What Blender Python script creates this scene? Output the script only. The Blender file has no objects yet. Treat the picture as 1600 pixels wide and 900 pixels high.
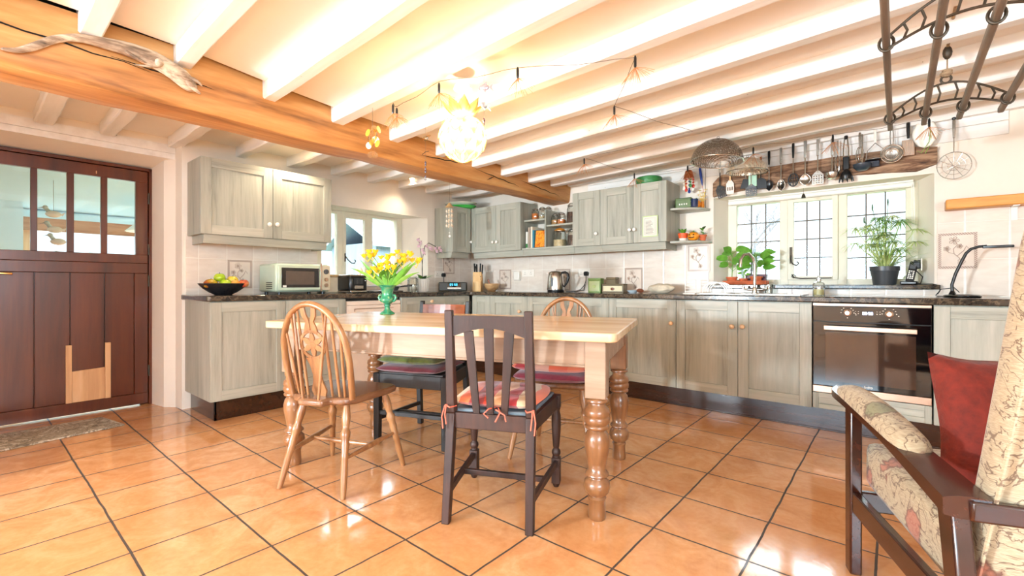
import bpy, bmesh, math, random
from mathutils import Vector, Matrix, Euler
rnd = random.Random(7)
S = bpy.context.scene
COL = S.collection
PI = math.pi
def R(d): return math.radians(d)

# ------------------------------------------------------------------ materials
def lin(c):
    def f(v):
        v /= 255.0
        return v / 12.92 if v <= 0.04045 else ((v + 0.055) / 1.055) ** 2.4
    return (f(c[0]), f(c[1]), f(c[2]), 1)

class NT:
    """small node-tree helper"""
    def __init__(s, name):
        s.m = bpy.data.materials.new(name); s.m.use_nodes = True
        s.t = s.m.node_tree; s.t.nodes.clear()
        s.out = s.n('ShaderNodeOutputMaterial')
        s.b = s.n('ShaderNodeBsdfPrincipled')
        s.l(s.b.outputs[0], s.out.inputs[0])
    def n(s, t, **k):
        x = s.t.nodes.new(t)
        for a, v in k.items(): setattr(x, a, v)
        return x
    def l(s, a, b): s.t.links.new(a, b)
    def set(s, **k):
        for a, v in k.items():
            s.b.inputs[a.replace('_', ' ')].default_value = v
    def coords(s, scale=(1, 1, 1), vary=True):
        tc = s.n('ShaderNodeTexCoord'); mp = s.n('ShaderNodeMapping')
        mp.inputs['Scale'].default_value = scale
        if vary:
            oi = s.n('ShaderNodeObjectInfo'); ad = s.n('ShaderNodeVectorMath', operation='MULTIPLY_ADD')
            cx = s.n('ShaderNodeCombineXYZ')
            for i in range(3): s.l(oi.outputs['Random'], cx.inputs[i])
            ad.inputs[1].default_value = (7.3, 5.1, 3.7)
            s.l(cx.outputs[0], ad.inputs[0]); s.l(tc.outputs['Object'], ad.inputs[2])
            s.l(ad.outputs[0], mp.inputs[0])
        else:
            s.l(tc.outputs['Object'], mp.inputs[0])
        return mp.outputs[0]
    def noise(s, vec, scale, detail=4, rough=.55, dist=0):
        x = s.n('ShaderNodeTexNoise')
        x.inputs['Scale'].default_value = scale; x.inputs['Detail'].default_value = detail
        x.inputs['Roughness'].default_value = rough; x.inputs['Distortion'].default_value = dist
        s.l(vec, x.inputs['Vector']); return x.outputs['Fac']
    def ramp(s, fac, stops, interp='LINEAR'):
        r = s.n('ShaderNodeValToRGB'); cr = r.color_ramp; cr.interpolation = interp
        while len(cr.elements) > 1: cr.elements.remove(cr.elements[-1])
        cr.elements[0].position = stops[0][0]; cr.elements[0].color = stops[0][1]
        for p, c in stops[1:]:
            e = cr.elements.new(p); e.color = c
        s.l(fac, r.inputs[0]); return r.outputs[0]
    def math(s, op, a, b=None):
        x = s.n('ShaderNodeMath', operation=op)
        for i, v in enumerate((a, b)):
            if v is None: continue
            if isinstance(v, (int, float)): x.inputs[i].default_value = v
            else: s.l(v, x.inputs[i])
        return x.outputs[0]
    def mix(s, fac, a, b, blend='MIX'):
        x = s.n('ShaderNodeMix', data_type='RGBA', blend_type=blend)
        for i, v in ((0, fac), (6, a), (7, b)):
            if isinstance(v, (int, float, tuple)): x.inputs[i].default_value = v
            else: s.l(v, x.inputs[i])
        return x.outputs[2]
    def bump(s, h, strength=.2, dist=.01):
        x = s.n('ShaderNodeBump'); x.inputs['Strength'].default_value = strength
        x.inputs['Distance'].default_value = dist
        s.l(h, x.inputs['Height']); s.l(x.outputs[0], s.b.inputs['Normal'])

def plain(name, rgb, rough=.5, metal=0, var=.06, scale=18, coat=0, bump=0, sheen=0, spec=.5):
    """a plain surface with a faint mottled variation"""
    t = NT(name); c = lin(rgb)
    v = t.coords(); f = t.noise(v, scale)
    a = tuple(max(0, x * (1 - var)) for x in c[:3]) + (1,)
    b = tuple(min(1, x * (1 + var)) for x in c[:3]) + (1,)
    t.l(t.ramp(f, [(.3, a), (.7, b)]), t.b.inputs['Base Color'])
    t.set(Roughness=rough, Metallic=metal, Coat_Weight=coat, Sheen_Weight=sheen, Specular_IOR_Level=spec)
    if bump: t.bump(f, bump, .01)
    return t.m

def wood(name, cols, axis='z', scale=9, stretch=14, rough=.45, coat=0, knots=0, bump=.08, dist=.6, planks=None):
    """stretched-noise timber grain along one axis"""
    t = NT(name)
    sc = {'x': (1 / stretch, 1, 1), 'y': (1, 1 / stretch, 1), 'z': (1, 1, 1 / stretch)}[axis]
    v = t.coords(sc)
    f = t.noise(v, scale, 5, .6, dist)
    f2 = t.noise(v, scale * 6, 3, .6, .2)
    g = t.math('ADD', t.math('MULTIPLY', f, .72), t.math('MULTIPLY', f2, .28))
    n = len(cols)
    c = t.ramp(g, [(.32 + .36 * i / (n - 1), lin(k)) for i, k in enumerate(cols)])
    if knots:
        v2 = t.coords({'x': (.45, 1, 1), 'y': (1, .45, 1), 'z': (1, 1, .45)}[axis])
        vo = t.n('ShaderNodeTexVoronoi'); vo.inputs['Scale'].default_value = knots
        t.l(v2, vo.inputs['Vector'])
        k = t.ramp(vo.outputs['Distance'], [(0, (1, 1, 1, 1)), (.06, (.8, .8, .8, 1)), (.12, (0, 0, 0, 1))])
        c = t.mix(k, c, tuple(x * .45 for x in lin(cols[0])[:3]) + (1,))
    if planks:
        ax, w = planks
        tc = t.n('ShaderNodeTexCoord'); sp = t.n('ShaderNodeSeparateXYZ'); t.l(tc.outputs['Object'], sp.inputs[0])
        q = t.math('FRACT', t.math('DIVIDE', t.math('ADD', sp.outputs[ax], 20.0), w))
        wn = t.n('ShaderNodeTexWhiteNoise', noise_dimensions='1D')
        t.l(t.math('FLOOR', t.math('DIVIDE', t.math('ADD', sp.outputs[ax], 20.0), w)), wn.inputs['W'])
        c = t.mix(t.math('MULTIPLY', wn.outputs[0], .16), c, tuple(x * .55 for x in lin(cols[0])[:3]) + (1,))
    t.l(c, t.b.inputs['Base Color'])
    t.set(Roughness=rough, Coat_Weight=coat, Coat_Roughness=.15)
    if bump: t.bump(g, bump, .004)
    return t.m

M = {}
M['plaster'] = plain('wall_plaster', (238, 229, 216), .85, var=.03, scale=3, bump=.12)
M['ceiling'] = plain('ceiling_plaster', (240, 234, 226), .9, var=.02, scale=2.5, bump=.06)
def joist_mat():
    t = NT('painted_joist'); v = t.coords((1, 1, 1), False)
    vo = t.n('ShaderNodeTexVoronoi'); vo.inputs['Scale'].default_value = 11; t.l(v, vo.inputs['Vector'])
    sc = t.n('ShaderNodeSeparateColor'); t.l(vo.outputs['Color'], sc.inputs[0])
    dot = t.math('MULTIPLY', t.math('LESS_THAN', vo.outputs['Distance'], .045), t.math('GREATER_THAN', sc.outputs[0], .62))
    n = t.noise(t.coords((.1, 1, 1), False), 14, 4)
    c = t.ramp(n, [(.3, lin((226, 222, 216))), (.6, lin((240, 238, 234)))])
    t.l(t.mix(t.math('MULTIPLY', dot, .65), c, lin((112, 98, 84))), t.b.inputs['Base Color']); t.set(Roughness=.6)
    t.bump(n, .15, .005); return t.m
M['joist'] = joist_mat()
M['white_paint'] = plain('white_paint', (240, 238, 232), .45, var=.02)
M['window_cream'] = plain('window_cream_paint', (226, 220, 200), .45, var=.03)
M['oak_beam'] = wood('oak_beam_timber', [(122, 76, 34), (178, 120, 62), (198, 144, 84), (210, 164, 108)], 'y', 5, 9, .5, 0, 2.2, .25, 1.2)
M['oak_mantel'] = wood('mantel_timber', [(176, 104, 40), (222, 150, 70), (240, 178, 96)], 'x', 8, 9, .45, 0, 3, .15)
M['old_lintel'] = wood('weathered_lintel', [(60, 42, 32), (116, 84, 62), (160, 126, 98), (186, 154, 124)], 'x', 16, 7, .85, 0, 0, .9, 2.0)
M['sage'] = wood('sage_cabinet_grain', [(136, 138, 126), (166, 166, 152), (178, 177, 163), (190, 188, 175)], 'z', 14, 16, .42, 0, 0, .06, .8, planks=(0, .085))
M['sage_h'] = wood('sage_cabinet_rail_grain', [(136, 138, 126), (166, 166, 152), (178, 177, 163), (190, 188, 175)], 'x', 14, 16, .42, 0, 0, .06, .8)
M['sage_y'] = M['sage_h']
M['plinth'] = wood('plinth_brown', [(34, 17, 10), (52, 28, 16), (64, 36, 22)], 'x', 6, 12, .22, .3)
M['door_wood'] = wood('mahogany_door', [(62, 24, 8), (88, 38, 14), (108, 50, 20)], 'z', 6, 12, .3, .25)
M['new_wood'] = wood('bare_softwood', [(190, 138, 92), (214, 166, 118), (226, 184, 140)], 'z', 7, 10, .6)
M['dark_wood'] = wood('dark_oak', [(26, 14, 10), (48, 27, 20), (70, 40, 28)], 'z', 10, 10, .5, 0)
M['black_wood'] = wood('ebonised_wood', [(14, 11, 11), (24, 20, 19), (36, 30, 28)], 'z', 10, 10, .5, 0)
M['rail_wood'] = wood('red_brown_rail', [(92, 40, 18), (138, 70, 36), (160, 90, 50)], 'x', 8, 10, .3, .3)
M['elm'] = wood('honey_elm', [(112, 70, 40), (150, 102, 62), (176, 130, 88)], 'z', 10, 9, .32, .3)
M['elm_seat'] = wood('honey_elm_seat', [(92, 58, 38), (128, 88, 60), (156, 116, 84)], 'y', 8, 8, .26, .4)
M['pine_top'] = wood('scrubbed_pine', [(196, 156, 112), (216, 184, 144), (228, 202, 166), (234, 212, 182)], 'x', 6, 14, .27, .25, 2.6, .05, 1.0, planks=(1, .15))
M['pine_apron'] = wood('bare_pine_apron', [(128, 100, 76), (154, 126, 102), (176, 150, 126)], 'x', 7, 12, .5, 0, 3.2)
M['pine_leg'] = wood('varnished_pine', [(100, 62, 36), (132, 88, 54), (152, 108, 72)], 'z', 9, 9, .28, .4, 0)
M['maho'] = wood('armchair_mahogany', [(30, 12, 7), (52, 22, 14), (68, 32, 20)], 'y', 8, 10, .25, .3)
M['steel'] = plain('brushed_steel', (196, 190, 182), .24, 1, .05, 40)
M['bronze'] = plain('warm_brushed_metal', (206, 176, 154), .3, 1, .05, 40)
M['iron'] = plain('cast_iron', (74, 64, 52), .5, .6, .15, 30)
M['black'] = plain('black_plastic', (18, 18, 20), .3, 0, .1)
M['black_gloss'] = plain('black_gloss_glass', (8, 8, 10), .06, 0, .05, coat=.6)
M['grey_plastic'] = plain('grey_plastic', (84, 88, 92), .4)
M['porcelain'] = plain('white_porcelain', (244, 238, 228), .15, 0, .02, coat=.5)
M['wood_knob'] = plain('pale_wood_knob', (226, 186, 146), .35, 0, .08, 30)
M['terracotta'] = plain('terracotta', (206, 104, 62), .75, 0, .1, 20)
M['leaf'] = plain('leaf_green', (100, 156, 52), .4, 0, .25, 30)
M['leaf_pale'] = plain('pale_leaf', (196, 212, 136), .5, 0, .25, 30)
M['leaf_dark'] = plain('dark_leaf', (46, 92, 44), .35, 0, .25, 30)
M['stem'] = plain('stem_green', (120, 160, 60), .5, 0, .2, 30)
M['yellow'] = plain('yellow_petal', (255, 218, 52), .5, 0, .08, 40)
M['pinkwhite'] = plain('pale_tulip_petal', (250, 226, 208), .5, 0, .06, 40)
M['orchid'] = plain('pale_pink_petal', (250, 222, 232), .5, 0, .06, 60)
M['paper'] = plain('white_paper', (246, 242, 232), .8, 0, .02)
M['red_velvet'] = plain('rust_red_velvet', (112, 30, 15), .85, 0, .25, 45, sheen=.1, bump=.4)
M['maroon'] = plain('maroon_cushion', (122, 18, 40), .8, 0, .2, 25, sheen=.3, bump=.3)
M['green_cushion'] = plain('olive_green_cushion', (106, 120, 34), .85, 0, .35, 30, sheen=.3, bump=.3)
M['copper'] = plain('copper_strand', (222, 160, 110), .4, .6, .1)
M['wire'] = plain('thin_dark_wire', (110, 96, 80), .5, .3)
M['cordgrey'] = plain('natural_rope', (150, 126, 98), .9, 0, .2, 60, bump=.4)
M['orange'] = plain('orange_glaze', (240, 150, 36), .35, 0, .12, 25)
M['green_tin'] = plain('green_tin', (52, 128, 64), .4, 0, .1, 20)
M['red'] = plain('red_paint', (200, 50, 30), .4, 0, .1)
M['blue'] = plain('blue_paint', (36, 66, 150), .4, 0, .1)
M['greenish'] = plain('mint_green_enamel', (206, 222, 196), .3, 0, .03, coat=.3)
M['cream_wood'] = plain('light_bamboo', (224, 186, 132), .5, 0, .1, 30)
M['block_wood'] = wood('knife_block_wood', [(206, 150, 84), (228, 180, 112), (240, 200, 136)], 'z', 12, 8, .45)
M['olivewood'] = wood('turned_olive_wood', [(160, 112, 70), (200, 156, 108), (222, 184, 138)], 'x', 10, 5, .35)
M['stone'] = plain('pale_rock', (222, 208, 184), .9, 0, .2, 16, bump=.7)
M['appliance'] = plain('cream_white_appliance', (238, 222, 206), .3, 0, .02)
M['void'] = plain('dark_void', (14, 12, 10), .95)
M['soil'] = plain('potting_soil', (50, 36, 26), .95, 0, .3, 50, bump=.6)
M['conserv'] = plain('pale_blue_paint', (186, 216, 226), .7, 0, .02)
M['mesh_steel'] = None

def glassy(name, tint=(1, 1, 1), refl=.08, rough=.02):
    t = NT(name)
    tr = t.n('ShaderNodeBsdfTransparent'); tr.inputs[0].default_value = (*tint, 1)
    gl = t.n('ShaderNodeBsdfGlossy'); gl.inputs['Roughness'].default_value = rough
    fr = t.n('ShaderNodeLayerWeight'); fr.inputs[0].default_value = .25
    f = t.math('ADD', t.math('MULTIPLY', fr.outputs['Fresnel'], .6), refl)
    mx = t.n('ShaderNodeMixShader')
    t.l(f, mx.inputs[0]); t.l(tr.outputs[0], mx.inputs[1]); t.l(gl.outputs[0], mx.inputs[2])
    t.l(mx.outputs[0], t.out.inputs[0]); return t.m
M['glass'] = glassy('window_glass', (.97, 1, 1), .03)
M['jar_glass'] = glassy('jar_glass', (.9, .92, .9), .12)
M['shell'] = glassy('capiz_shell', (.95, .8, .5), .25, .2)

def meshy(name, rgb, fill=.45, scale=160, metal=.8):
    """woven wire: fine grid of see-through holes"""
    t = NT(name)
    tc = t.n('ShaderNodeTexCoord'); sp = t.n('ShaderNodeSeparateXYZ'); t.l(tc.outputs['Object'], sp.inputs[0])
    g = None
    for i in range(3):
        a = t.math('FRACT', t.math('MULTIPLY', t.math('ADD', sp.outputs[i], 10.0), scale))
        w = t.math('LESS_THAN', a, fill * .5)
        g = w if g is None else t.math('MAXIMUM', g, w)
    t.set(Base_Color=lin(rgb), Metallic=metal, Roughness=.35)
    t.l(g, t.b.inputs['Alpha'])
    return t.m
M['mesh_dark'] = meshy('dark_wire_mesh', (120, 106, 92), .6, 110, .6)
M['mesh_pale'] = meshy('pale_wire_mesh', (236, 226, 206), .6, 80, .3)
M['mesh_steel'] = meshy('steel_wire_mesh', (210, 205, 195), .5, 170, .8)

def emis(name, rgb, st):
    t = NT(name); t.set(Base_Color=lin(rgb), Emission_Color=lin(rgb), Emission_Strength=st); return t.m
def globe_mat():
    t = NT('lamp_shade_glow'); e = t.n('ShaderNodeEmission'); e.inputs[0].default_value = lin((255, 236, 206)); e.inputs[1].default_value = 3.2
    tr = t.n('ShaderNodeBsdfTransparent'); mx = t.n('ShaderNodeMixShader'); mx.inputs[0].default_value = .4
    t.l(tr.outputs[0], mx.inputs[1]); t.l(e.outputs[0], mx.inputs[2]); t.l(mx.outputs[0], t.out.inputs[0]); return t.m
M['globe'] = globe_mat()
M['petal_glow'] = plain('honey_shell_petal', (250, 214, 120), .4, 0, .08)
M['petal_glow'].node_tree.nodes['Principled BSDF'].inputs['Transmission Weight'].default_value = .35
M['petal_rim'] = plain('golden_petal_rim', (214, 170, 90), .4)
M['spot_glow'] = emis('downlight_glow', (255, 240, 214), 9)
M['clock_blue'] = emis('blue_display', (90, 220, 250), 1.6)
M['clock_white'] = emis('white_display', (230, 240, 255), 2.0)

def floor_mat():
    t = NT('terracotta_floor_tiles'); T = .352
    tc = t.n('ShaderNodeTexCoord'); sp = t.n('ShaderNodeSeparateXYZ')
    nz = t.n('ShaderNodeTexNoise'); nz.inputs['Scale'].default_value = 5; nz.inputs['Detail'].default_value = 3
    t.l(tc.outputs['Object'], nz.inputs['Vector'])
    off = t.n('ShaderNodeVectorMath', operation='MULTIPLY_ADD'); off.inputs[1].default_value = (.012, .012, 0)
    t.l(nz.outputs['Color'], off.inputs[0]); t.l(tc.outputs['Object'], off.inputs[2])
    t.l(off.outputs[0], sp.inputs[0])
    ds, fl = [], []
    for i, o in ((0, 1.475 + .006), (1, -3.94 + .006)):
        q = t.math('DIVIDE', t.math('SUBTRACT', sp.outputs[i], o - 40 * T), T)
        fr = t.math('FRACT', q); fl.append(t.math('FLOOR', q))
        ds.append(t.math('MULTIPLY', t.math('MINIMUM', fr, t.math('SUBTRACT', 1.0, fr)), T))
    d = t.math('MINIMUM', ds[0], ds[1])
    wn = t.n('ShaderNodeTexWhiteNoise', noise_dimensions='2D'); cx = t.n('ShaderNodeCombineXYZ')
    t.l(fl[0], cx.inputs[0]); t.l(fl[1], cx.inputs[1]); t.l(cx.outputs[0], wn.inputs['Vector'])
    v = t.coords((1, 1, 1), False)
    n1 = t.noise(v, 4.5, 6, .6, 1.5); n2 = t.noise(v, 40, 4, .6)
    g = t.math('ADD', t.math('MULTIPLY', n1, .75), t.math('MULTIPLY', n2, .25))
    c = t.ramp(g, [(.3, lin((194, 130, 80))), (.5, lin((212, 152, 100))), (.7, lin((224, 176, 130)))])
    c = t.mix(t.math('MULTIPLY', wn.outputs[0], .35), c, lin((207, 144, 92)))
    mask = t.math('LESS_THAN', d, .0042)
    t.l(t.mix(mask, c, lin((70, 58, 48))), t.b.inputs['Base Color'])
    rr = t.math('ADD', t.math('MULTIPLY', n1, .14), .05)
    t.l(t.math('ADD', rr, t.math('MULTIPLY', mask, .6)), t.b.inputs['Roughness'])
    t.set(Specular_IOR_Level=.6, Coat_Weight=.25, Coat_Roughness=.06)
    edge = t.n('ShaderNodeMapRange'); edge.inputs['From Max'].default_value = .022
    t.l(d, edge.inputs['Value'])
    ee = t.math('POWER', edge.outputs[0], .4)
    h = t.math('ADD', t.math('MULTIPLY', ee, .5), t.math('MULTIPLY', n1, .55))
    t.bump(h, .22, .006)
    return t.m
M['floor'] = floor_mat()

def tile_mat(name, ax, ox, oz, tw=.207, th=.25):
    t = NT(name)
    tc = t.n('ShaderNodeTexCoord'); sp = t.n('ShaderNodeSeparateXYZ'); t.l(tc.outputs['Object'], sp.inputs[0])
    ds, fl = [], []
    for i, o, w in ((ax, ox, tw), (2, oz, th)):
        q = t.math('DIVIDE', t.math('SUBTRACT', sp.outputs[i], o - 40 * w), w)
        fr = t.math('FRACT', q); fl.append(t.math('FLOOR', q))
        ds.append(t.math('MULTIPLY', t.math('MINIMUM', fr, t.math('SUBTRACT', 1.0, fr)), w))
    d = t.math('MINIMUM', ds[0], ds[1])
    wn = t.n('ShaderNodeTexWhiteNoise', noise_dimensions='2D'); cx = t.n('ShaderNodeCombineXYZ')
    t.l(fl[0], cx.inputs[0]); t.l(fl[1], cx.inputs[1]); t.l(cx.outputs[0], wn.inputs['Vector'])
    v = t.coords((1, 1, 3), False); n1 = t.noise(v, 7, 4)
    c = t.ramp(n1, [(.3, lin((224, 211, 197))), (.7, lin((238, 228, 216)))])
    c = t.mix(t.math('MULTIPLY', wn.outputs[0], .3), c, lin((216, 198, 184)))
    mask = t.math('LESS_THAN', d, .002)
    t.l(t.mix(mask, c, lin((246, 240, 230))), t.b.inputs['Base Color'])
    t.set(Roughness=.25)
    e = t.n('ShaderNodeMapRange'); e.inputs['From Max'].default_value = .008; t.l(d, e.inputs['Value'])
    t.bump(t.math('ADD', e.outputs[0], t.math('MULTIPLY', n1, .5)), .25, .004)
    return t.m
M['tile_back'] = tile_mat('back_wall_tiles', 0, 2.213, .912)
M['tile_left'] = tile_mat('left_wall_tiles', 1, -2.909, .955)

def decor_mat(ax=0):
    """tile with a dashed mosaic border"""
    t = NT('decorated_tile_border')
    tc = t.n('ShaderNodeTexCoord'); sp = t.n('ShaderNodeSeparateXYZ'); t.l(tc.outputs['Generated'], sp.inputs[0])
    x, z = sp.outputs[ax], sp.outputs[2]
    def edge(q): return t.math('MINIMUM', q, t.math('SUBTRACT', 1.0, q))
    inb = t.math('LESS_THAN', t.math('MINIMUM', edge(x), t.math('MULTIPLY', edge(z), 1.25)), .10)
    out = t.math('GREATER_THAN', t.math('MINIMUM', edge(x), t.math('MULTIPLY', edge(z), 1.25)), .022)
    dash = t.math('GREATER_THAN', t.math('FRACT', t.math('MULTIPLY', t.math('ADD', x, t.math('MULTIPLY', z, 1.25)), 15)), .3)
    m = t.math('MULTIPLY', t.math('MULTIPLY', inb, out), dash)
    v = t.coords(); n = t.noise(v, 8)
    base = t.ramp(n, [(.3, lin((216, 200, 184))), (.7, lin((230, 216, 202)))])
    t.l(t.mix(t.math('MULTIPLY', m, .9), base, lin((150, 122, 108))), t.b.inputs['Base Color'])
    t.set(Roughness=.28); return t.m
M['decor'] = decor_mat(); M['decor_left'] = decor_mat(1)
M['motif'] = plain('tile_relief_brown', (176, 150, 132), .35)

def marble_mat():
    t = NT('brown_marble_worktop'); v = t.coords((1, 1, 1), False)
    n = t.noise(v, 6, 8, .65, 2.5); n2 = t.noise(v, 30, 4, .6, .8)
    g = t.math('ADD', t.math('MULTIPLY', n, .7), t.math('MULTIPLY', n2, .3))
    c = t.ramp(g, [(.32, lin((26, 24, 22))), (.46, lin((50, 44, 38))), (.52, lin((104, 90, 72))), (.55, lin((56, 46, 38))), (.72, lin((36, 33, 30)))])
    t.l(c, t.b.inputs['Base Color']); t.set(Roughness=.13, Coat_Weight=.3, Coat_Roughness=.08); return t.m
M['marble'] = marble_mat()

def floral_mat():
    t = NT('floral_tapestry'); v = t.coords((1, 1, 1), False)
    base = t.ramp(t.noise(t.coords((1, 1, 9), False), 60, 3), [(.3, lin((150, 134, 108))), (.7, lin((186, 172, 144)))])
    n = t.noise(v, 11, 3, .5, 2.5)
    line = t.ramp(n, [(.455, (0, 0, 0, 1)), (.47, (1, 1, 1, 1)), (.49, (1, 1, 1, 1)), (.505, (0, 0, 0, 1))])
    c = t.mix(t.math('MULTIPLY', line, .8), base, lin((92, 70, 56)))
    vo = t.n('ShaderNodeTexVoronoi'); vo.inputs['Scale'].default_value = 7.5; t.l(v, vo.inputs['Vector'])
    n3 = t.noise(v, 24, 2, .5, 1.0)
    dd = t.math('ADD', vo.outputs['Distance'], t.math('MULTIPLY', n3, .5))
    fl = t.ramp(dd, [(.55, (1, 1, 1, 1)), (.62, (0, 0, 0, 1))])
    ring = t.ramp(dd, [(.52, (0, 0, 0, 1)), (.58, (1, 1, 1, 1)), (.63, (0, 0, 0, 1))])
    sel = t.n('ShaderNodeSeparateColor'); t.l(vo.outputs['Color'], sel.inputs[0])
    fc = t.ramp(sel.outputs[0], [(0, lin((168, 92, 72))), (.4, lin((156, 84, 64))), (.5, lin((106, 112, 78))), (.7, lin((180, 136, 100))), (1, lin((120, 106, 88)))], 'CONSTANT')
    c = t.mix(t.math('MULTIPLY', fl, .75), c, fc)
    c = t.mix(t.math('MULTIPLY', ring, .8), c, lin((84, 52, 42)))
    t.l(c, t.b.inputs['Base Color']); t.set(Roughness=.9, Sheen_Weight=.2)
    t.bump(t.noise(t.coords((1, 1, 6), False), 180, 2), .3, .003)
    return t.m
M['floral'] = floral_mat()

def stripe_mat(name, cols, ax=0, w=.07):
    t = NT(name); tc = t.n('ShaderNodeTexCoord'); sp = t.n('ShaderNodeSeparateXYZ')
    nz = t.n('ShaderNodeTexNoise'); nz.inputs['Scale'].default_value = 6; t.l(tc.outputs['Object'], nz.inputs['Vector'])
    t.l(tc.outputs['Object'], sp.inputs[0])
    q = t.math('FRACT', t.math('ADD', t.math('DIVIDE', t.math('ADD', sp.outputs[ax], 5.0), w * len(cols)), t.math('MULTIPLY', nz.outputs['Fac'], .25)))
    c = t.ramp(q, [(i / len(cols), lin(k)) for i, k in enumerate(cols)], 'CONSTANT')
    t.l(c, t.b.inputs['Base Color']); t.set(Roughness=.9, Sheen_Weight=.3)
    t.bump(t.noise(t.coords(), 60, 3), .3, .004); return t.m
M['stripes'] = stripe_mat('striped_seat_pad', [(206, 62, 34), (236, 176, 126), (170, 40, 44), (222, 190, 150), (232, 110, 60), (150, 52, 50)], 0, .052)
M['stripes2'] = stripe_mat('red_striped_pad', [(214, 92, 56), (206, 150, 128), (170, 34, 40), (220, 110, 70)], 0, .095)
M['mat_rug'] = None
def rug_mat():
    t = NT('cat_print_doormat'); v = t.coords((1, 1, 1), False)
    n = t.noise(v, 9, 5, .6, 2.0)
    c = t.ramp(n, [(.34, lin((100, 86, 70))), (.45, lin((176, 160, 138))), (.5, lin((112, 98, 82))), (.57, lin((204, 192, 172))), (.66, lin((150, 130, 106)))])
    t.l(c, t.b.inputs['Base Color']); t.set(Roughness=.95); t.bump(t.noise(v, 200, 2), .3, .003); return t.m
M['mat_rug'] = rug_mat()
def copper_green():
    t = NT('green_glazed_urn'); v = t.coords((1, 1, 1), False)
    n = t.noise(v, 14, 5, .6, 1.0)
    c = t.ramp(n, [(.3, lin((16, 84, 62))), (.5, lin((44, 140, 100))), (.66, lin((130, 156, 104))), (.78, lin((190, 176, 130)))])
    t.l(c, t.b.inputs['Base Color']); t.set(Roughness=.18, Coat_Weight=.5); return t.m
M['urn'] = copper_green()
def apple(name, a, b):
    t = NT(name); v = t.coords(); n = t.noise(v, 14, 4, .6)
    t.l(t.ramp(n, [(.4, lin(a)), (.62, lin(b))]), t.b.inputs['Base Color']); t.set(Roughness=.25, Coat_Weight=.3); return t.m
M['fruit_green'] = apple('green_apple_skin', (166, 196, 40), (196, 210, 70))
M['fruit_red'] = apple('blush_apple_skin', (206, 70, 50), (236, 170, 90))
M['fruit_mango'] = apple('mango_skin', (150, 70, 30), (200, 170, 40))
M['fruit_yellow'] = apple('yellow_fruit_skin', (214, 190, 50), (232, 208, 80))
M['fruit_orange'] = apple('peach_skin', (240, 160, 60), (244, 190, 110))
M['driftwood'] = wood('driftwood_grain', [(56, 44, 36), (140, 116, 94), (200, 180, 154), (220, 204, 182)], 'y', 9, 4, .8, 0, 0, .8, 2.0)
M['foliage'] = plain('garden_foliage', (70, 92, 74), .8, 0, .35, 4)
M['bark'] = plain('pale_bark', (90, 92, 96), .9, 0, .2, 10)
M['lawn'] = plain('garden_lawn', (96, 112, 84), .9, 0, .2, 2)
M['shed'] = wood('shed_boards', [(104, 118, 130), (120, 134, 146), (132, 146, 156)], 'z', 8, 8, .8, planks=(0, .12))

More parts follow.
